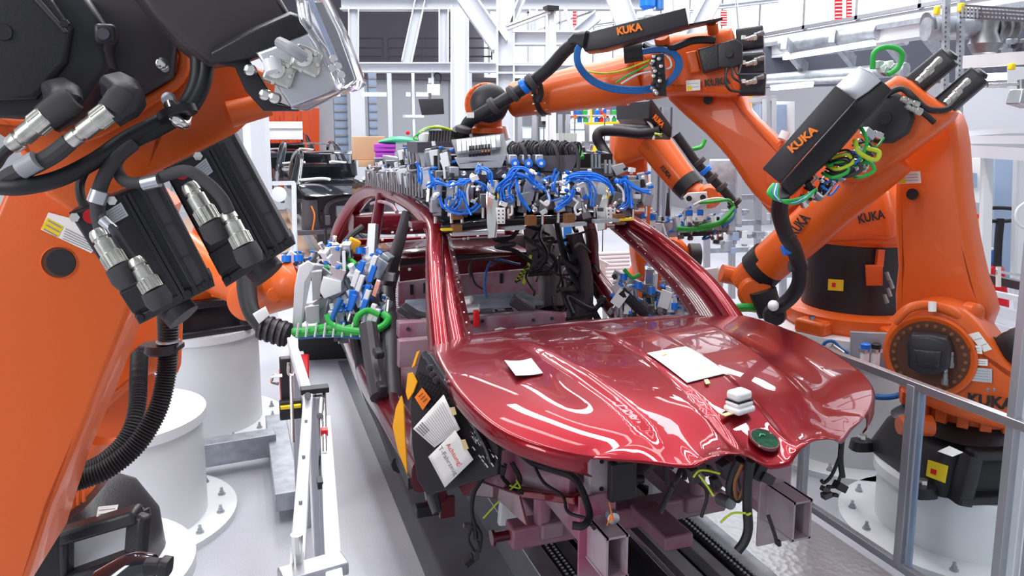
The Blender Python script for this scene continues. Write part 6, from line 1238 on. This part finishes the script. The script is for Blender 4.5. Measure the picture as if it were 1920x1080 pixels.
MB().tube([pw(318, 196, D=1.21), pw(328, 222, D=1.19), pw(345, 232, D=1.205), pw(352, 215, D=1.24)], .009, 12).build('cable_clip', 'chrome', rf); MB().lathe(pw(316, 186, D=1.22), face(316, 186), [(0, .011), (.006, .011), (.01, .007)], 16).build('clip_bolt', 'galv', rf)
MB().lathe(pw(330, 205, D=1.205), V((.3, -.2, -1)), [(0, .03), (.012, .03)], 20).build('clip_saddle', 'rubber', rf)
hose([(250, 270, 1.2), (215, 300, 1.18), (190, 345, 1.17), (183, 390, 1.17), (190, 430, 1.17)], .011, 'rubsoft', rf, 'motor_cable', seg=14); hose([(232, 285, 1.2), (218, 310, 1.2), (235, 340, 1.18), (280, 340, 1.17), (345, 320, 1.15), (385, 340, 1.15), (415, 370, 1.15), (430, 398, 1.15)], .009, 'rubsoft', rf, 'motor_cable', seg=14)
hose([(165, 310, 1.22), (150, 345, 1.22), (155, 380, 1.21), (172, 400, 1.2)], .007, 'rubber', rf, 'motor_cable'); hose([(192, 405, 1.16), (215, 435, 1.15), (245, 480, 1.14), (258, 490, 1.14)], .006, 'rubsoft', rf, 'motor_cable')
for a, c, r_ in (((188, 358), (180, 380), .0135), ((268, 345), (298, 338), .0105), ((362, 325), (384, 340), .008), ((192, 412), (214, 432), .008)): MB().cyl(pw(*a, D=1.155), pw(*c, D=1.155), r_, seg=16).build('cable_marker', 'alu', rf)
# two finned wrist motors
def big_motor(o4, D, parent):
    (x0, y0), (x1, y1), (x2, y2), (x3, y3) = o4; n = face(x0, y0, .12)
    m = poly([(x0, y0), (x1, y1), (x2, y2), (x3, y3)], D, .115, .006, n=n).build('wrist_motor', 'black', parent)
    cu, cv = (x0+x1+x2+x3)/4, (y0+y1+y2+y3)/4; o = pw(cu, cv, D=D)
    def q(s, t, off=0): return pn(x0+(x1-x0)*s+((x3-x0)*(1-s)+(x2-x1)*s)*t, y0+(y1-y0)*s+((y3-y0)*(1-s)+(y2-y1)*s)*t, o, n)+n*off
    for s in (.60, .655, .80, .97): MB().bar(q(s, .02, .003), q(s, .98, .003), .006, .010, n).build('fin', 'cast', m, bev=.001)
    MB().slab([q(.0, .93, .006), q(1.02, .93, .006), q(1.02, 1.0, .006), q(0, 1.0, .006)], n, .12, .003).build('end_cap', 'cast', m)
    MB().slab([q(.76, .0, .004), q(1.0, .0, .001), q(1.0, .94, .001), q(.76, .94, .004)], n, .02, .003).build('lit_side_strip', 'motorlit', m)  # lighter grey strip paints the light on the motor's right side
    for t in (.38, .68): MB().bar(q(.77, t, .0055), q(.99, t, .0025), .0012, .002, n).build('seam', 'trim', m)
    MB().slab([q(.0, .72, .004), q(.5, .72, .004), q(.5, .90, .004), q(0, .90, .004)], n, .01, .002).build('terminal_cover', 'cast', m)
    for s, t in ((.06, .95), (.70, .95), (.93, .95)): MB().lathe(q(s, t, .006), n, [(0, .007), (.004, .005)], 10).build('cap_screw', 'rubber', m)
    for s, t in ((.04, .045), (.47, .03)): MB().lathe(q(s, t, .001), n, [(0, .0075), (.007, .0075)], 6).build('flange_bolt', 'chrome', m)
    pl = MB().slab([q(.30, .10, .003), q(.54, .07, .003), q(.54, .19, .003), q(.30, .21, .003)], n, .003).build('label_plate', 'alu', m)
    b = MB()
    for k in range(5): b.bar(q(.32, .115+k*.02, .0036), q(.52, .09+k*.02, .0036), .0012, .0006, n)
    b.build('printed_lines', 'text_g', pl)
    MB().lathe(q(.19, .085, .0012), n, [(0, .0115), (.001, .0115)], 24).build('red_dot', 'red', m)
    return m, q, n
m1, q1, n1 = big_motor([(128, 400), (296, 335), (400, 537), (262, 608)], 1.23, rf)
m2, q2, n2 = big_motor([(305, 318), (440, 250), (552, 458), (424, 538)], 1.30, rf)
for (a, c, bt, D_, w_) in (((180, 432), (222, 500), (245, 535), 1.12, 38), ((252, 485), (288, 545), (305, 575), 1.12, 36), ((353, 345), (396, 418), (415, 450), 1.18, 38), ((425, 398), (458, 462), (475, 495), 1.18, 36)):
    par = m1 if a[0] < 300 else m2; connector(*a, *c, D_, w_, par, boot=bt)
MB().cyl(pw(345, 595, D=1.28), pw(322, 570, D=1.28), .028, seg=24).build('encoder_cap', 'rubber', m1); MB().cyl(pw(505, 515, D=1.35), pw(482, 490, D=1.35), .03, seg=24).build('encoder_cap', 'rubber', m2)
MB().cyl(pw(310, 560, D=2.05), pw(314, 640, D=2.05), .024).build('hose_stub', 'rubber', ra)
# energy supply enclosure and clear-covered control box
en = poly([(252, -20), (520, -20), (548, 28), (590, 60), (560, 78), (470, 112), (395, 122), (345, 85), (290, 30)], 1.22, .12, .012, n=face(420, 40, -.1)).build('supply_enclosure', 'trim', rf)
poly([(395, 122), (470, 112), (560, 74), (590, 55), (575, 40), (545, 28), (470, 60), (395, 100)], 1.20, .02, .004, n=(face(480, 80)-UP*.5).normalized()).build('enclosure_lip', 'cast', en)
poly([(385, 115), (450, 90), (480, 130), (520, 195), (570, 204), (560, 208), (495, 208), (460, 170), (440, 125)], 1.24, .03, .004).build('bracket_plate', 'black', rf)
for u, v in ((472, 132), (500, 178), (518, 184)): MB().lathe(pw(u, v, D=1.22), face(u, v, .3), [(0, .009), (.012, .009), (.014, .006)], 12).build('bracket_bolt', 'chrome', rf)
cb = poly([(478, 98), (578, 62), (640, 165), (545, 203)], 1.20, .10, .006, n=face(560, 130, .15)).build('control_box', 'alu', rf)
for (u, v) in ((518, 130), (570, 108)):
    n_ = face(u, v, .15); f_ = MB().box(pn(u+6, v+6, pw(u, v, D=1.18), n_), (.045, .02, .04), Matrix.Rotation(.35, 3, 'Y')).build('socket_flange', 'nickel', cb, bev=.005)
    MB().lathe(pn(u, v, pw(u, v, D=1.17), n_), n_, [(-.01, .016), (.008, .014), (.01, .009), (.02, .008)], 20).build('socket', 'chrome', f_)
    for du, dv in ((22, -6), (-6, 24), (26, 14)): MB().lathe(pn(u+du, v+dv, pw(u, v, D=1.172), n_), n_, [(0, .004), (.004, .003)], 10).build('socket_screw', 'chrome', f_)
hose([(570, 108, 1.15), (555, 98, 1.14), (540, 88, 1.14), (525, 80, 1.16)], .009, 'greyplas', rf, 'control_cable'); MB().cyl(pw(514, 135, D=1.15), pw(508, 112, D=1.15), .013).build('white_plug', 'whiteplas', rf)
cv_ = poly([(548, -20), (602, -20), (640, 60), (672, 150), (655, 162), (628, 170), (590, 80), (560, 40)], 1.17, .13, .008, n=face(610, 80, .15)).build('clear_cover', 'acrylic', rf)
poly([(575, -10), (583, -12), (635, 112), (628, 118)], 1.175, .02, .003).build('cover_seal', 'bluecol', cv_)
for u, v in ((625, 110), (634, 124), (640, 140), (622, 128)): MB().lathe(pw(u, v, D=1.165), face(u, v), [(0, .006), (.01, .005)], 10).build('cover_screw', 'chrome', cv_)
poly([(545, 203), (640, 166), (668, 158), (575, 206)], 1.19, .09, .003).build('cover_edge', 'acrylic', rf)
# ================= grippers =================
def clamp_unit(parent, p, ax, s=1.0, col='alu', k=0, rnd=None):
    """pneumatic clamp: cylinder body, rod, jaw, blue elbow fittings, bracket"""
    r = rnd or random; p = V(p); ax = V(ax).normalized(); sd, u = frame(ax)
    R = Matrix((sd, u, ax)).transposed()
    u_ = MB().box(p, (.045*s, .04*s, .09*s), R); u_.box(p+ax*.05*s, (.055*s, .048*s, .014*s), R); u_.box(p-ax*.05*s, (.055*s, .048*s, .014*s), R)
    body = u_.build('clamp_unit', col, parent, bev=.003*s)
    MB().cyl(p-ax*.06*s, p-ax*.13*s, .010*s, seg=10).build('piston_rod', 'chrome', body)
    MB().box(p-ax*.13*s+sd*.012*s, (.05*s, .03*s, .035*s), R).build('jaw', r.choice(['steel', 'darksteel', 'darksteel']), body, bev=.003*s)
    MB().box(p+sd*.04*s*(1 if k % 2 else -1)-ax*.02*s, (.016*s, .07*s, .11*s), R).build('bracket', r.choice(['galv', 'alu', 'white']), body, bev=.002)
    MB().box(p-ax*.01*s-sd*.026*s, (.006*s, .03*s, .05*s), R).build('switch_rail', r.choice(['rubber', 'black', 'whiteplas']), body)
    for e in (-.045, .045):
        q = p+u*.03*s+ax*e*s+sd*.012*s; f = MB(); f.cyl(q, q+u*.02*s, .010*s, seg=10); f.sph(q+u*.024*s, .012*s, seg=8); f.build('elbow_fitting', 'blue', body)
    if r.random() < .6: MB().cyl(p+ax*.066*s, p+ax*.10*s, .014*s, seg=12).build('stop_screw', r.choice(['chrome', 'white', 'rubber']), body)
    return body
rg = thing('roof_gripper', (CX0, 4.6, 1.72), 'big roof gripper crowded with clamps, valves and blue hoses, hanging from the top robot', 'gripper')
ZG = 1.84
for x in (1.02, 1.28, 1.65, 1.92): MB().bar((x, 3.85, ZG), (x, 5.9, ZG), .05, .05).build('frame_bar', 'alugrey', rg, bev=.004)
for y in (3.92, 4.3, 4.9, 5.4, 5.9): MB().bar((.93, y, ZG-.02), (2.0, y, ZG-.02), .05, .05).build('frame_bar', 'steel', rg, bev=.004)
MB().box((1.465, 3.99, 1.80), (1.04, .02, .24)).build('gap_shade', 'rubber', rg)  # black sheet added to darken the gaps behind the front clamps
MB().box((1.46, 4.75, ZG+.10), (.80, 1.35, .03)).build('mounting_plate', 'darksteel', rg, bev=.003)
MB().box((1.465, 3.86, 1.70), (1.04, .04, .09)).build('black_skirt', 'rubber', rg, bev=.006); MB().box((1.465, 3.93, 1.76), (1.10, .12, .06)).build('black_skirt', 'rubber', rg, bev=.006)
MB().loft([(pw(913, 262, D=4.75), .26, .22, 8), (pw(913, 240, D=4.75), .22, .2, 8)], 20, (1, 0, 0)).build('flange_adapter', 'alu', rg)
# valve terminals on top
nV = (face(900, 270)+UP*.55).normalized()
vt = MB().slab([pn(u, v, pw(900, 285, D=4.0), nV) for u, v in ((846, 262), (945, 250), (955, 300), (862, 306))], nV, .03).build('terminal_tray', 'steel', rg)
for k in range(9): u = 856+k*9.2; MB().slab([pn(a, b, pw(900, 285, D=3.97), nV) for a, b in ((u, 262-k), (u+8, 261-k), (u+9.5, 283-k), (u+1.5, 284-k))], nV, .03, .002).build('valve_slice', 'whiteplas' if k < 8 else 'alu', rg)
for r_ in range(2):
    for k in range(7): u = 879+k*5.9; v = 273+r_*9-k*.6; MB().slab([pn(a, b, pw(900, 285, D=3.93), nV) for a, b in ((u, v), (u+5, v), (u+5, v+7.5), (u, v+7.5))], nV, .03, .002).build('black_plug', 'black', rg)
for k in (4, 5, 6): MB().sph(pn(879+k*5.9+2, 286-k*.5, pw(900, 285, D=3.91), nV), .005, seg=8).build('plug_dot', 'text_o', rg)
MB().slab([pn(u, v, pw(900, 295, D=3.98), face(900, 290)) for u, v in ((852, 296), (950, 290), (940, 314), (862, 316))], face(900, 290), .10).build('tray_skirt', 'alu', rg)
nV2 = (face(1020, 280)+UP*.3).normalized()
MB().slab([pn(u, v, pw(1020, 295, D=4.0), nV2) for u, v in ((948, 294), (1085, 290), (1074, 318), (1060, 322), (950, 318))], nV2, .03).build('terminal_tray', 'darksteel', rg)
random.seed(9)
for k in range(26):
    u = 955+k*4.9; MB().tube([pw(u, 294, D=4.02), pw(u-3, 278+random.uniform(-4, 3), D=4.0), pw(u+6, 266+random.uniform(-3, 5), D=4.02), pw(u+12, 276, D=4.06), pw(u+10, 292, D=4.08)], .006, 6, 4).build('cable_loop', random.choice(['rubsoft', 'rubber', 'rubsoft', 'trim']), rg)
for k in range(14): MB().box(pw(955+k*9, 284, D=4.05), (.018, .03, .05)).build('terminal_block', 'alu' if k % 3 else 'whiteplas', rg)
for u in (985, 1045, 1083): MB().tube([pw(u-12, 268, D=3.97), pw(u-3, 280, D=3.95), pw(u+2, 300, D=3.95), pw(u, 322, D=3.95)], .010, 8).build('cable_band', 'rubsoft', rg)
for u in (966, 991, 1015):
    q = pw(u, 306, D=3.9); f_ = face(u, 306); MB().lathe(q, f_, [(-.06, .016), (-.02, .018), (0, .022), (.02, .022), (.022, .010)], 20).build('regulator_knob', 'blue', rg); MB().lathe(q, f_, [(.02, .009), (.026, .009)], 14).build('gauge_face', 'white', rg)
    MB().box(pw(u-7, 299, D=3.98), (.045, .06, .05)).build('regulator_body', 'alu', rg, bev=.005)
MB().box(pw(825, 275, D=4.6), (.34, .3, .06)).build('rear_tray', 'darksteel', rg)
for k in range(8): MB().cyl(pw(805+k*5.5, 268, D=4.55), pw(807+k*5.5, 245, D=4.55), .010).build('round_plug', 'trim', rg)
MB().box(pw(826, 258, D=4.65), (.24, .16, .06)).build('junction_block', 'whiteplas', rg, bev=.008)
for k in range(8): hose([(868-k*4, 262, 4.6), (845-k*3, 244-k, 4.55), (815-k*3, 238+k, 4.5), (790-k*2, 245+k*2, 4.5), (778+k, 262, 4.5)], .007, ['lime', 'green', 'wire', 'green', 'wire', 'lime', 'wire', 'green'][k], rg, 'signal_cable')
hose([(1072, 262, 4.2), (1086, 280, 4.15), (1092, 296, 4.1)], .012, 'green', rg, 'signal_cable')
for k in range(5): MB().box(pw(1048+k*7, 262, D=4.15), (.018, .04, .07)).build('terminal_block', 'paper', rg)
MB().cyl(pw(868, 262, D=4.6), pw(862, 240, D=4.55), .045, seg=18).build('hose_socket', 'rubber', rg)
# distance box on the right
gb_ = poly([(1146, 312), (1168, 306), (1178, 320), (1156, 330)], 4.0, .06, .004).build('sensor_box', 'greyplas', rg)
# big stainless end clamps at the front
for i, (u, v0, v1) in enumerate(((930, 338, 440), (1136, 338, 425))):
    D_ = 3.82 if i == 0 else 4.0
    MB().slab([pw(a, b, D=D_) for a, b in ((u-16, v0), (u+2, v0), (u+6, v0+20), (u-2, v1+6), (u-16, v1+8), (u-20, v0+30))], face(u, v0, .4), .03, .004).build('clamp_plate', 'chrome', rg)
    pd_ = poly([(u+0, v0+52), (u+18, v0+52), (u+17, v0+82), (u+2, v0+82)], D_-.04, .03, .003).build('white_pad', 'whiteplas', rg)
    for a in range(2):
        for b in range(4): MB().lathe(pw(u+5+a*8, v0+57+b*7, D=D_-.045), face(u, v0), [(0, .004), (.003, .004)], 8).build('pad_screw', 'darksteel', pd_)
    MB().cyl(pw(u+2, v1-4, D=D_-.03), pw(u+16, v1-4, D=D_-.03), .018, seg=16).build('clamp_roller', 'chrome', rg)
    poly([(u+1, v0+14), (u+5, v0+14), (u+6, v0+34), (u+2, v0+34)], D_-.03, .03, .002).build('yellow_mark', 'yellow', rg)
# underside: brown blocks, white flats and yellow pads
for u, v in ((856, 430), (995, 413), (1067, 410), (1160, 411), (856, 402)): MB().box(pw(u, v, D=3.85), (.048, .05, .05)).build('wooden_block', 'brown', rg, bev=.002)
for u0, u1, v in ((848, 915, 439), (945, 983, 429), (1052, 1098, 422), (1112, 1160, 415)): MB().bar(pw(u0, v, D=3.82), pw(u1, v-3, D=3.84), .05, .016).build('flat_bar', 'galv', rg)
for u, v in ((841, 430), (1172, 411)): MB().box(pw(u, v, D=3.84), (.075, .04, .010)).build('yellow_pad', 'yellow', rg)
# perimeter clamps
random.seed(17)
front_u = [820, 846, 872, 900, 958, 985, 1010, 1040, 1062, 1085, 1108, 1160, 1182, 1204]
for k, u in enumerate(front_u):
    D_ = 3.86+.0006*(u-820); v = 352+random.uniform(-8, 14)-(u-820)*.012
    q = pw(u, v, D=D_); clamp_unit(rg, q, V((random.uniform(-.25, .25), random.uniform(-.3, .3), 1)), random.uniform(.85, 1.15), random.choice(['galv', 'steel', 'darksteel', 'alu', 'greyplas']), k)
    q = pw(u+random.uniform(-8, 8), 378+random.uniform(-6, 10), D=D_-.02); R = Matrix.Rotation(random.uniform(-.3, .3), 3, 'Y')
    MB().box(q, (.05, .05, .07), R).build('slide_unit', random.choice(['greyplas', 'steel', 'galv', 'alu']), rg, bev=.004); MB().cyl(q-UP*.03, q-UP*.09, .008, seg=8).build('guide_pin', 'chrome', rg)
for k in range(26):                                             # left edge, running away
    t = k/25; y = 3.95+t*2.0
    for z, x in ((1.80, .91), (1.93, 1.0)):
        if z > 1.9 and (k % 2 or t > .62): continue
        z -= .07*t
        clamp_unit(rg, (x+random.uniform(-.02, .02), y, z+random.uniform(-.02, .02)), V((-.15, random.uniform(-.2, .2), 1)), random.uniform(.62, .85), random.choice(['galv', 'darksteel', 'steel', 'alu']), k)
        MB().cyl((x-.03, y+.03, z-.10), (x-.03, y+.03, z+.02), .008, seg=10).build('piston_rod', 'steel', rg)
for k in range(9): clamp_unit(rg, (2.0+random.uniform(-.02, .02), 4.1+k*.2, 1.88), V((.2, random.uniform(-.2, .2), 1)), random.uniform(.8, 1.05), random.choice(['galv', 'alu', 'steel']), k)
for k in range(30):                                             # inner mechanics
    x, y = random.uniform(1.08, 1.9), random.uniform(3.95, 4.35); s_ = random.uniform(.03, .07)
    MB().box((x, y, 1.90+random.uniform(-.02, .05)), (s_, s_, s_*random.uniform(.6, 1.4)), Matrix.Rotation(random.uniform(0, 1.5), 3, 'Z')).build('valve_block', random.choice(['alu', 'galv', 'whiteplas', 'greyplas', 'darksteel', 'steel']), rg, bev=.003)
for u, v, w_ in ((812, 300, 60), (860, 320, 50), (1110, 290, 20), (1135, 300, 24), (1095, 330, 24), (1190, 335, 20)):
    for k in range(3): MB().bar(pw(u+k*w_/3, v, D=4.2), pw(u+k*w_/3, v+26, D=4.2), .012, .03, FWD).build('guide_plate', 'galv', rg)
# blue and white hoses
BH = [[(826, 365), (830, 385), (850, 396), (880, 392), (895, 380)], [(800, 350), (815, 340), (840, 345), (866, 338)], [(862, 357), (855, 375), (846, 390)], [(864, 357), (872, 378), (880, 395)], [(865, 340), (880, 336), (900, 342), (906, 352)],
      [(934, 372), (932, 350), (948, 334), (962, 328)], [(940, 372), (940, 352), (955, 338)], [(966, 330), (968, 350), (975, 372), (990, 390)], [(960, 330), (952, 352), (958, 368), (946, 372)], [(950, 330), (965, 315), (985, 318), (995, 330), (1000, 345)], [(955, 322), (980, 324), (998, 340), (1012, 350)],
      [(1036, 330), (1040, 318), (1034, 345), (1038, 360)], [(1060, 330), (1080, 325), (1110, 326), (1135, 334), (1146, 350)], [(1060, 334), (1085, 332), (1115, 334), (1140, 346), (1146, 362)], [(1058, 338), (1070, 330), (1095, 334), (1108, 352), (1106, 385)], [(1072, 355), (1060, 370), (1040, 378)], [(1072, 352), (1066, 372), (1038, 392)],
      [(1160, 338), (1172, 345), (1172, 375), (1162, 390)], [(1168, 336), (1190, 350), (1214, 362)], [(1165, 334), (1195, 350), (1216, 358)], [(1176, 350), (1180, 370), (1184, 384)], [(890, 320), (900, 312), (915, 322), (918, 345)], [(805, 318), (808, 335), (812, 352)], [(780, 305), (783, 322), (786, 340)], [(1004, 345), (1020, 352), (1030, 372)]]
for pts in BH:
    for j in range(3): hose([(u+j*2.6+random.uniform(-3.5, 3.5), v+j*2.6+random.uniform(-3.5, 3.5), 3.80-.01*j+random.uniform(-.02, .02)) for u, v in pts], .0048, 'blue', rg, 'air_hose', seg=8)
for pts in [[(880, 345), (876, 360), (878, 385)], [(1000, 350), (1018, 352), (1030, 370), (1026, 385), (1012, 376)], [(1028, 360), (1034, 345), (1050, 342), (1064, 350)], [(1065, 362), (1075, 372), (1082, 378)], [(1085, 378), (1078, 390), (1082, 402), (1090, 398)], [(1156, 345), (1168, 358), (1170, 378)], [(960, 385), (960, 400), (955, 404)], [(826, 300), (832, 315), (834, 335)]]:
    hose([(u, v, 3.79) for u, v in pts], .006, 'wire', rg, 'sensor_cable', seg=8)
for k in range(70):                                             # small fittings over the front
    u = random.uniform(810, 1215); v = random.uniform(318, 400)-(u-820)*.015; q = pw(u, v, D=3.80+random.uniform(-.02, .05)); s_ = random.uniform(.008, .02)
    if k % 2: MB().lathe(q, V((random.uniform(-1, 1), -.6, random.uniform(-1, 1))), [(0, s_*.6), (s_*1.4, s_*.7), (s_*1.5, s_*.4), (s_*2.4, s_*.4)], 10).build('air_fitting', random.choice(['chrome', 'blue', 'nickel', 'rubber', 'whiteplas']), rg)
    else: MB().box(q, (s_*2, s_, s_*1.3), Matrix.Rotation(random.uniform(-.6, .6), 3, 'Y')).build('small_block', random.choice(['rubber', 'whiteplas', 'black', 'darksteel', 'chrome', 'paper']), rg, bev=.001)
# ---- door grippers ----
def door_gripper(name, label, origin, D, rails, units, plates, cables, seed, s=1.0):
    g = thing(name, pw(*origin, D=D), label, 'gripper'); random.seed(seed)
    for a, c, w_ in rails: MB().bar(pw(*a), pw(*c), w_, w_).build('frame_bar', 'alugrey', g, bev=.004)
    for k, (u, v, D_, s_) in enumerate(units): clamp_unit(g, pw(u, v, D=D_), V((random.uniform(-.5, .5), random.uniform(-.5, .5), 1)), s_*s, random.choice(['galv', 'alu', 'steel', 'whiteplas']), k)
    for pts, m_, D_, th, nm in plates: poly(pts, D_, th, .004).build(nm, m_, g)
    for pts, m_, r_ in cables:
        hose(pts, r_, m_, g, 'cable')
    return g
U_ = []
random.seed(31)
for k in range(26):
    t = k/26; U_.append((640+random.uniform(-25, 80), 470+random.uniform(0, 130), 4.45+random.uniform(-.08, .08), random.uniform(.8, 1.3)))
for k in range(8): U_.append((535+k*14, 490+random.uniform(-8, 8), 4.7, .7))
lg = door_gripper('door_gripper', 'gripper with white plates and green cables at the left side of the red car', (600, 560), 4.45,
    [((560, 600, 4.4), (720, 480, 4.5), .05), ((700, 420, 4.5), (690, 610, 4.45), .05), ((640, 470, 4.5), (600, 620, 4.4), .05), ((575, 500, 4.5), (740, 520, 4.45), .045)], U_,
    [([(560, 500), (578, 490), (590, 498), (572, 530), (566, 618), (548, 618), (552, 540)], 'aluwhite', 4.35, .04, 'adapter_plate'), ([(606, 520), (640, 528), (640, 548), (608, 560), (598, 545)], 'whiteplas', 4.35, .05, 'cover'), ([(655, 545), (668, 545), (664, 576), (652, 576)], 'blue', 4.3, .04, 'blue_cap'), ([(572, 575), (598, 572), (600, 606), (574, 608)], 'alu', 4.3, .08, 'drive_housing'), ([(584, 510), (604, 508), (600, 560), (586, 565)], 'greyplas', 4.33, .06, 'spring_unit'), ([(545, 470), (560, 482), (545, 500), (530, 490)], 'aluwhite', 4.6, .05, 'adapter_plate')],
    [([(548, 622, 4.3), (580, 620, 4.3), (620, 612, 4.28), (650, 618, 4.27), (690, 622, 4.27), (718, 612, 4.28), (728, 598, 4.3), (718, 588, 4.32)], 'green', .022), ([(552, 628, 4.32), (600, 622, 4.3), (660, 624, 4.29), (700, 618, 4.3)], 'green', .018), ([(665, 610, 4.28), (672, 592, 4.28), (690, 582, 4.3), (712, 590, 4.3)], 'green', .018), ([(612, 590, 4.28), (620, 606, 4.27), (640, 616, 4.27), (662, 612, 4.28)], 'green', .016), ([(560, 632, 4.33), (620, 628, 4.33), (680, 632, 4.33)], 'bluedark', .014), ([(610, 500, 4.4), (640, 502, 4.4), (665, 494, 4.42), (640, 480, 4.45)], 'green', .014), ([(680, 625, 4.36), (690, 632, 4.36), (700, 625, 4.36)], 'blue', .03), ([(640, 560, 4.28), (628, 585, 4.28), (622, 600, 4.28)], 'bluedark', .016)], 31)
for u, v in ((537, 485), (560, 484), (648, 475), (676, 470)): MB().cyl(pw(u, v+6, D=4.45), pw(u, v-6, D=4.45), .028, seg=14).build('blue_cap', 'blue', lg)
MB().tube([pw(610, 490, D=4.5), pw(611, 460, D=4.5), pw(610, 428, D=4.5)], .012, 10, r_end=.008).build('black_probe', 'rubber', lg); MB().lathe(pw(612, 484, D=4.5), UP, [(0, .04), (.03, .045), (.06, .03), (.08, .012)], 16).build('probe_base', 'black', lg)
for k in range(9): u = 560+k*17; MB().bar(pw(u, 605, D=4.26), pw(u-4, 632, D=4.26), .008, .008).build('cable_tie', 'wire', lg)
for k in range(12):
    u, v = 680+random.uniform(-15, 35), 480+k*9; MB().bar(pw(u, v, D=4.3), pw(u-10, v+30, D=4.32), .025, .03).build('white_rod', random.choice(['whiteplas', 'chrome', 'aluwhite', 'blue']), lg, bev=.004)
MB().tube([pw(636, 472, D=4.55), pw(655, 445, D=4.6), pw(680, 425, D=4.65)], .02, 8).build('guide_arm', 'rubsoft', lg); MB().box(pw(662, 460, D=4.5), (.07, .05, .08), Matrix.Rotation(.5, 3, 'Y')).build('orange_block', 'amber', lg, bev=.01)
random.seed(41); U2 = [(1160+random.uniform(0, 150), 520+random.uniform(-12, 30)+k*2.2, 4.5+random.uniform(-.06, .06), random.uniform(.6, 1.0)) for k in range(20)]
g2 = door_gripper('door_gripper', 'grey gripper with blue caps inside the right front door opening of the red car', (1240, 560), 4.5,
    [((1150, 512, 4.55), (1330, 600, 4.5), .05), ((1150, 545, 4.55), (1300, 608, 4.5), .04)], U2,
    [([(1306, 508), (1345, 502), (1358, 520), (1352, 560), (1325, 565), (1310, 545)], 'white', 4.42, .06, 'adapter_plate'), ([(1230, 590), (1300, 540), (1315, 560), (1290, 600)], 'white', 4.5, .05, 'white_bracket')],
    [([(1165, 545, 4.42), (1200, 580, 4.42), (1230, 600, 4.42)], 'rubber', .03), ([(1170, 505, 4.4), (1185, 520, 4.4), (1200, 515, 4.4)], 'green', .012), ([(1372, 578, 4.2), (1395, 575, 4.15), (1420, 576, 4.15)], 'green', .02), ([(1372, 582, 4.22), (1400, 580, 4.17), (1425, 582, 4.15)], 'lime', .014), ([(1215, 590, 4.4), (1235, 602, 4.4), (1250, 598, 4.4)], 'bluedark', .012)], 41)
for u, v in ((1198, 536), (1222, 545), (1290, 568), (1265, 575), (1170, 520)): MB().cyl(pw(u, v+6, D=4.4), pw(u, v-7, D=4.4), .02, seg=12).build('blue_cap', 'blue', g2)
for u, v in ((1318, 520), (1330, 530)): MB().lathe(pw(u, v, D=4.38), face(u, v), [(0, .018), (.01, .018)], 14).build('plate_bolt', 'rubber', g2)
random.seed(51); U3 = [(1225+k*11, 412+random.uniform(-14, 18), 4.9+random.uniform(-.05, .05), random.uniform(.5, .75)) for k in range(13)]
g3 = door_gripper('door_gripper', 'white plated gripper held by the robot behind the red car, beside its right pillar', (1300, 400), 4.95,
    [((1215, 432, 4.95), (1365, 425, 4.95), .045), ((1240, 440, 4.9), (1340, 436, 4.9), .03)], U3,
    [([(1281, 370), (1290, 362), (1325, 360), (1328, 378), (1322, 396), (1306, 400), (1296, 398)], 'white', 4.85, .04, 'adapter_plate'), ([(1225, 440), (1340, 434), (1330, 442), (1230, 446)], 'rubber', 4.88, .1, 'black_base')],
    [([(1375, 385, 4.9), (1365, 375, 4.85), (1340, 378, 4.8), (1310, 380, 4.8)], 'green', .010), ([(1378, 395, 4.9), (1365, 412, 4.85), (1335, 425, 4.82), (1300, 430, 4.82), (1270, 428, 4.82)], 'green', .014), ([(1376, 388, 4.9), (1362, 405, 4.83), (1345, 418, 4.8), (1310, 425, 4.8)], 'green', .012), ([(1374, 380, 4.9), (1350, 372, 4.83), (1320, 376, 4.8), (1300, 385, 4.8)], 'wire', .008), ([(1378, 392, 4.9), (1372, 410, 4.86), (1355, 425, 4.83)], 'bluedark', .012), ([(1325, 440, 4.9), (1318, 448, 4.88), (1330, 445, 4.88), (1342, 432, 4.88)], 'bluedark', .008)], 51)
for u, v in ((1293, 400), (1313, 399), (1224, 408), (1206, 405)): MB().cyl(pw(u, v+5, D=4.8), pw(u, v-6, D=4.8), .020, seg=12).build('blue_cap', 'blue', g3); MB().cyl(pw(u, v+16, D=4.8), pw(u, v+5, D=4.8), .018, seg=12).build('valve_body', 'whiteplas', g3)
MB().tube([pw(1252, 405, D=4.85), pw(1252, 385, D=4.85), pw(1252, 362, D=4.85)], .016, 10, r_end=.005).build('black_probe', 'rubber', g3)
for u, v in ((1292, 372), (1318, 370)): MB().lathe(pw(u, v, D=4.82), face(u, v), [(0, .018), (.01, .018)], 14).build('plate_bolt', 'rubber', g3)
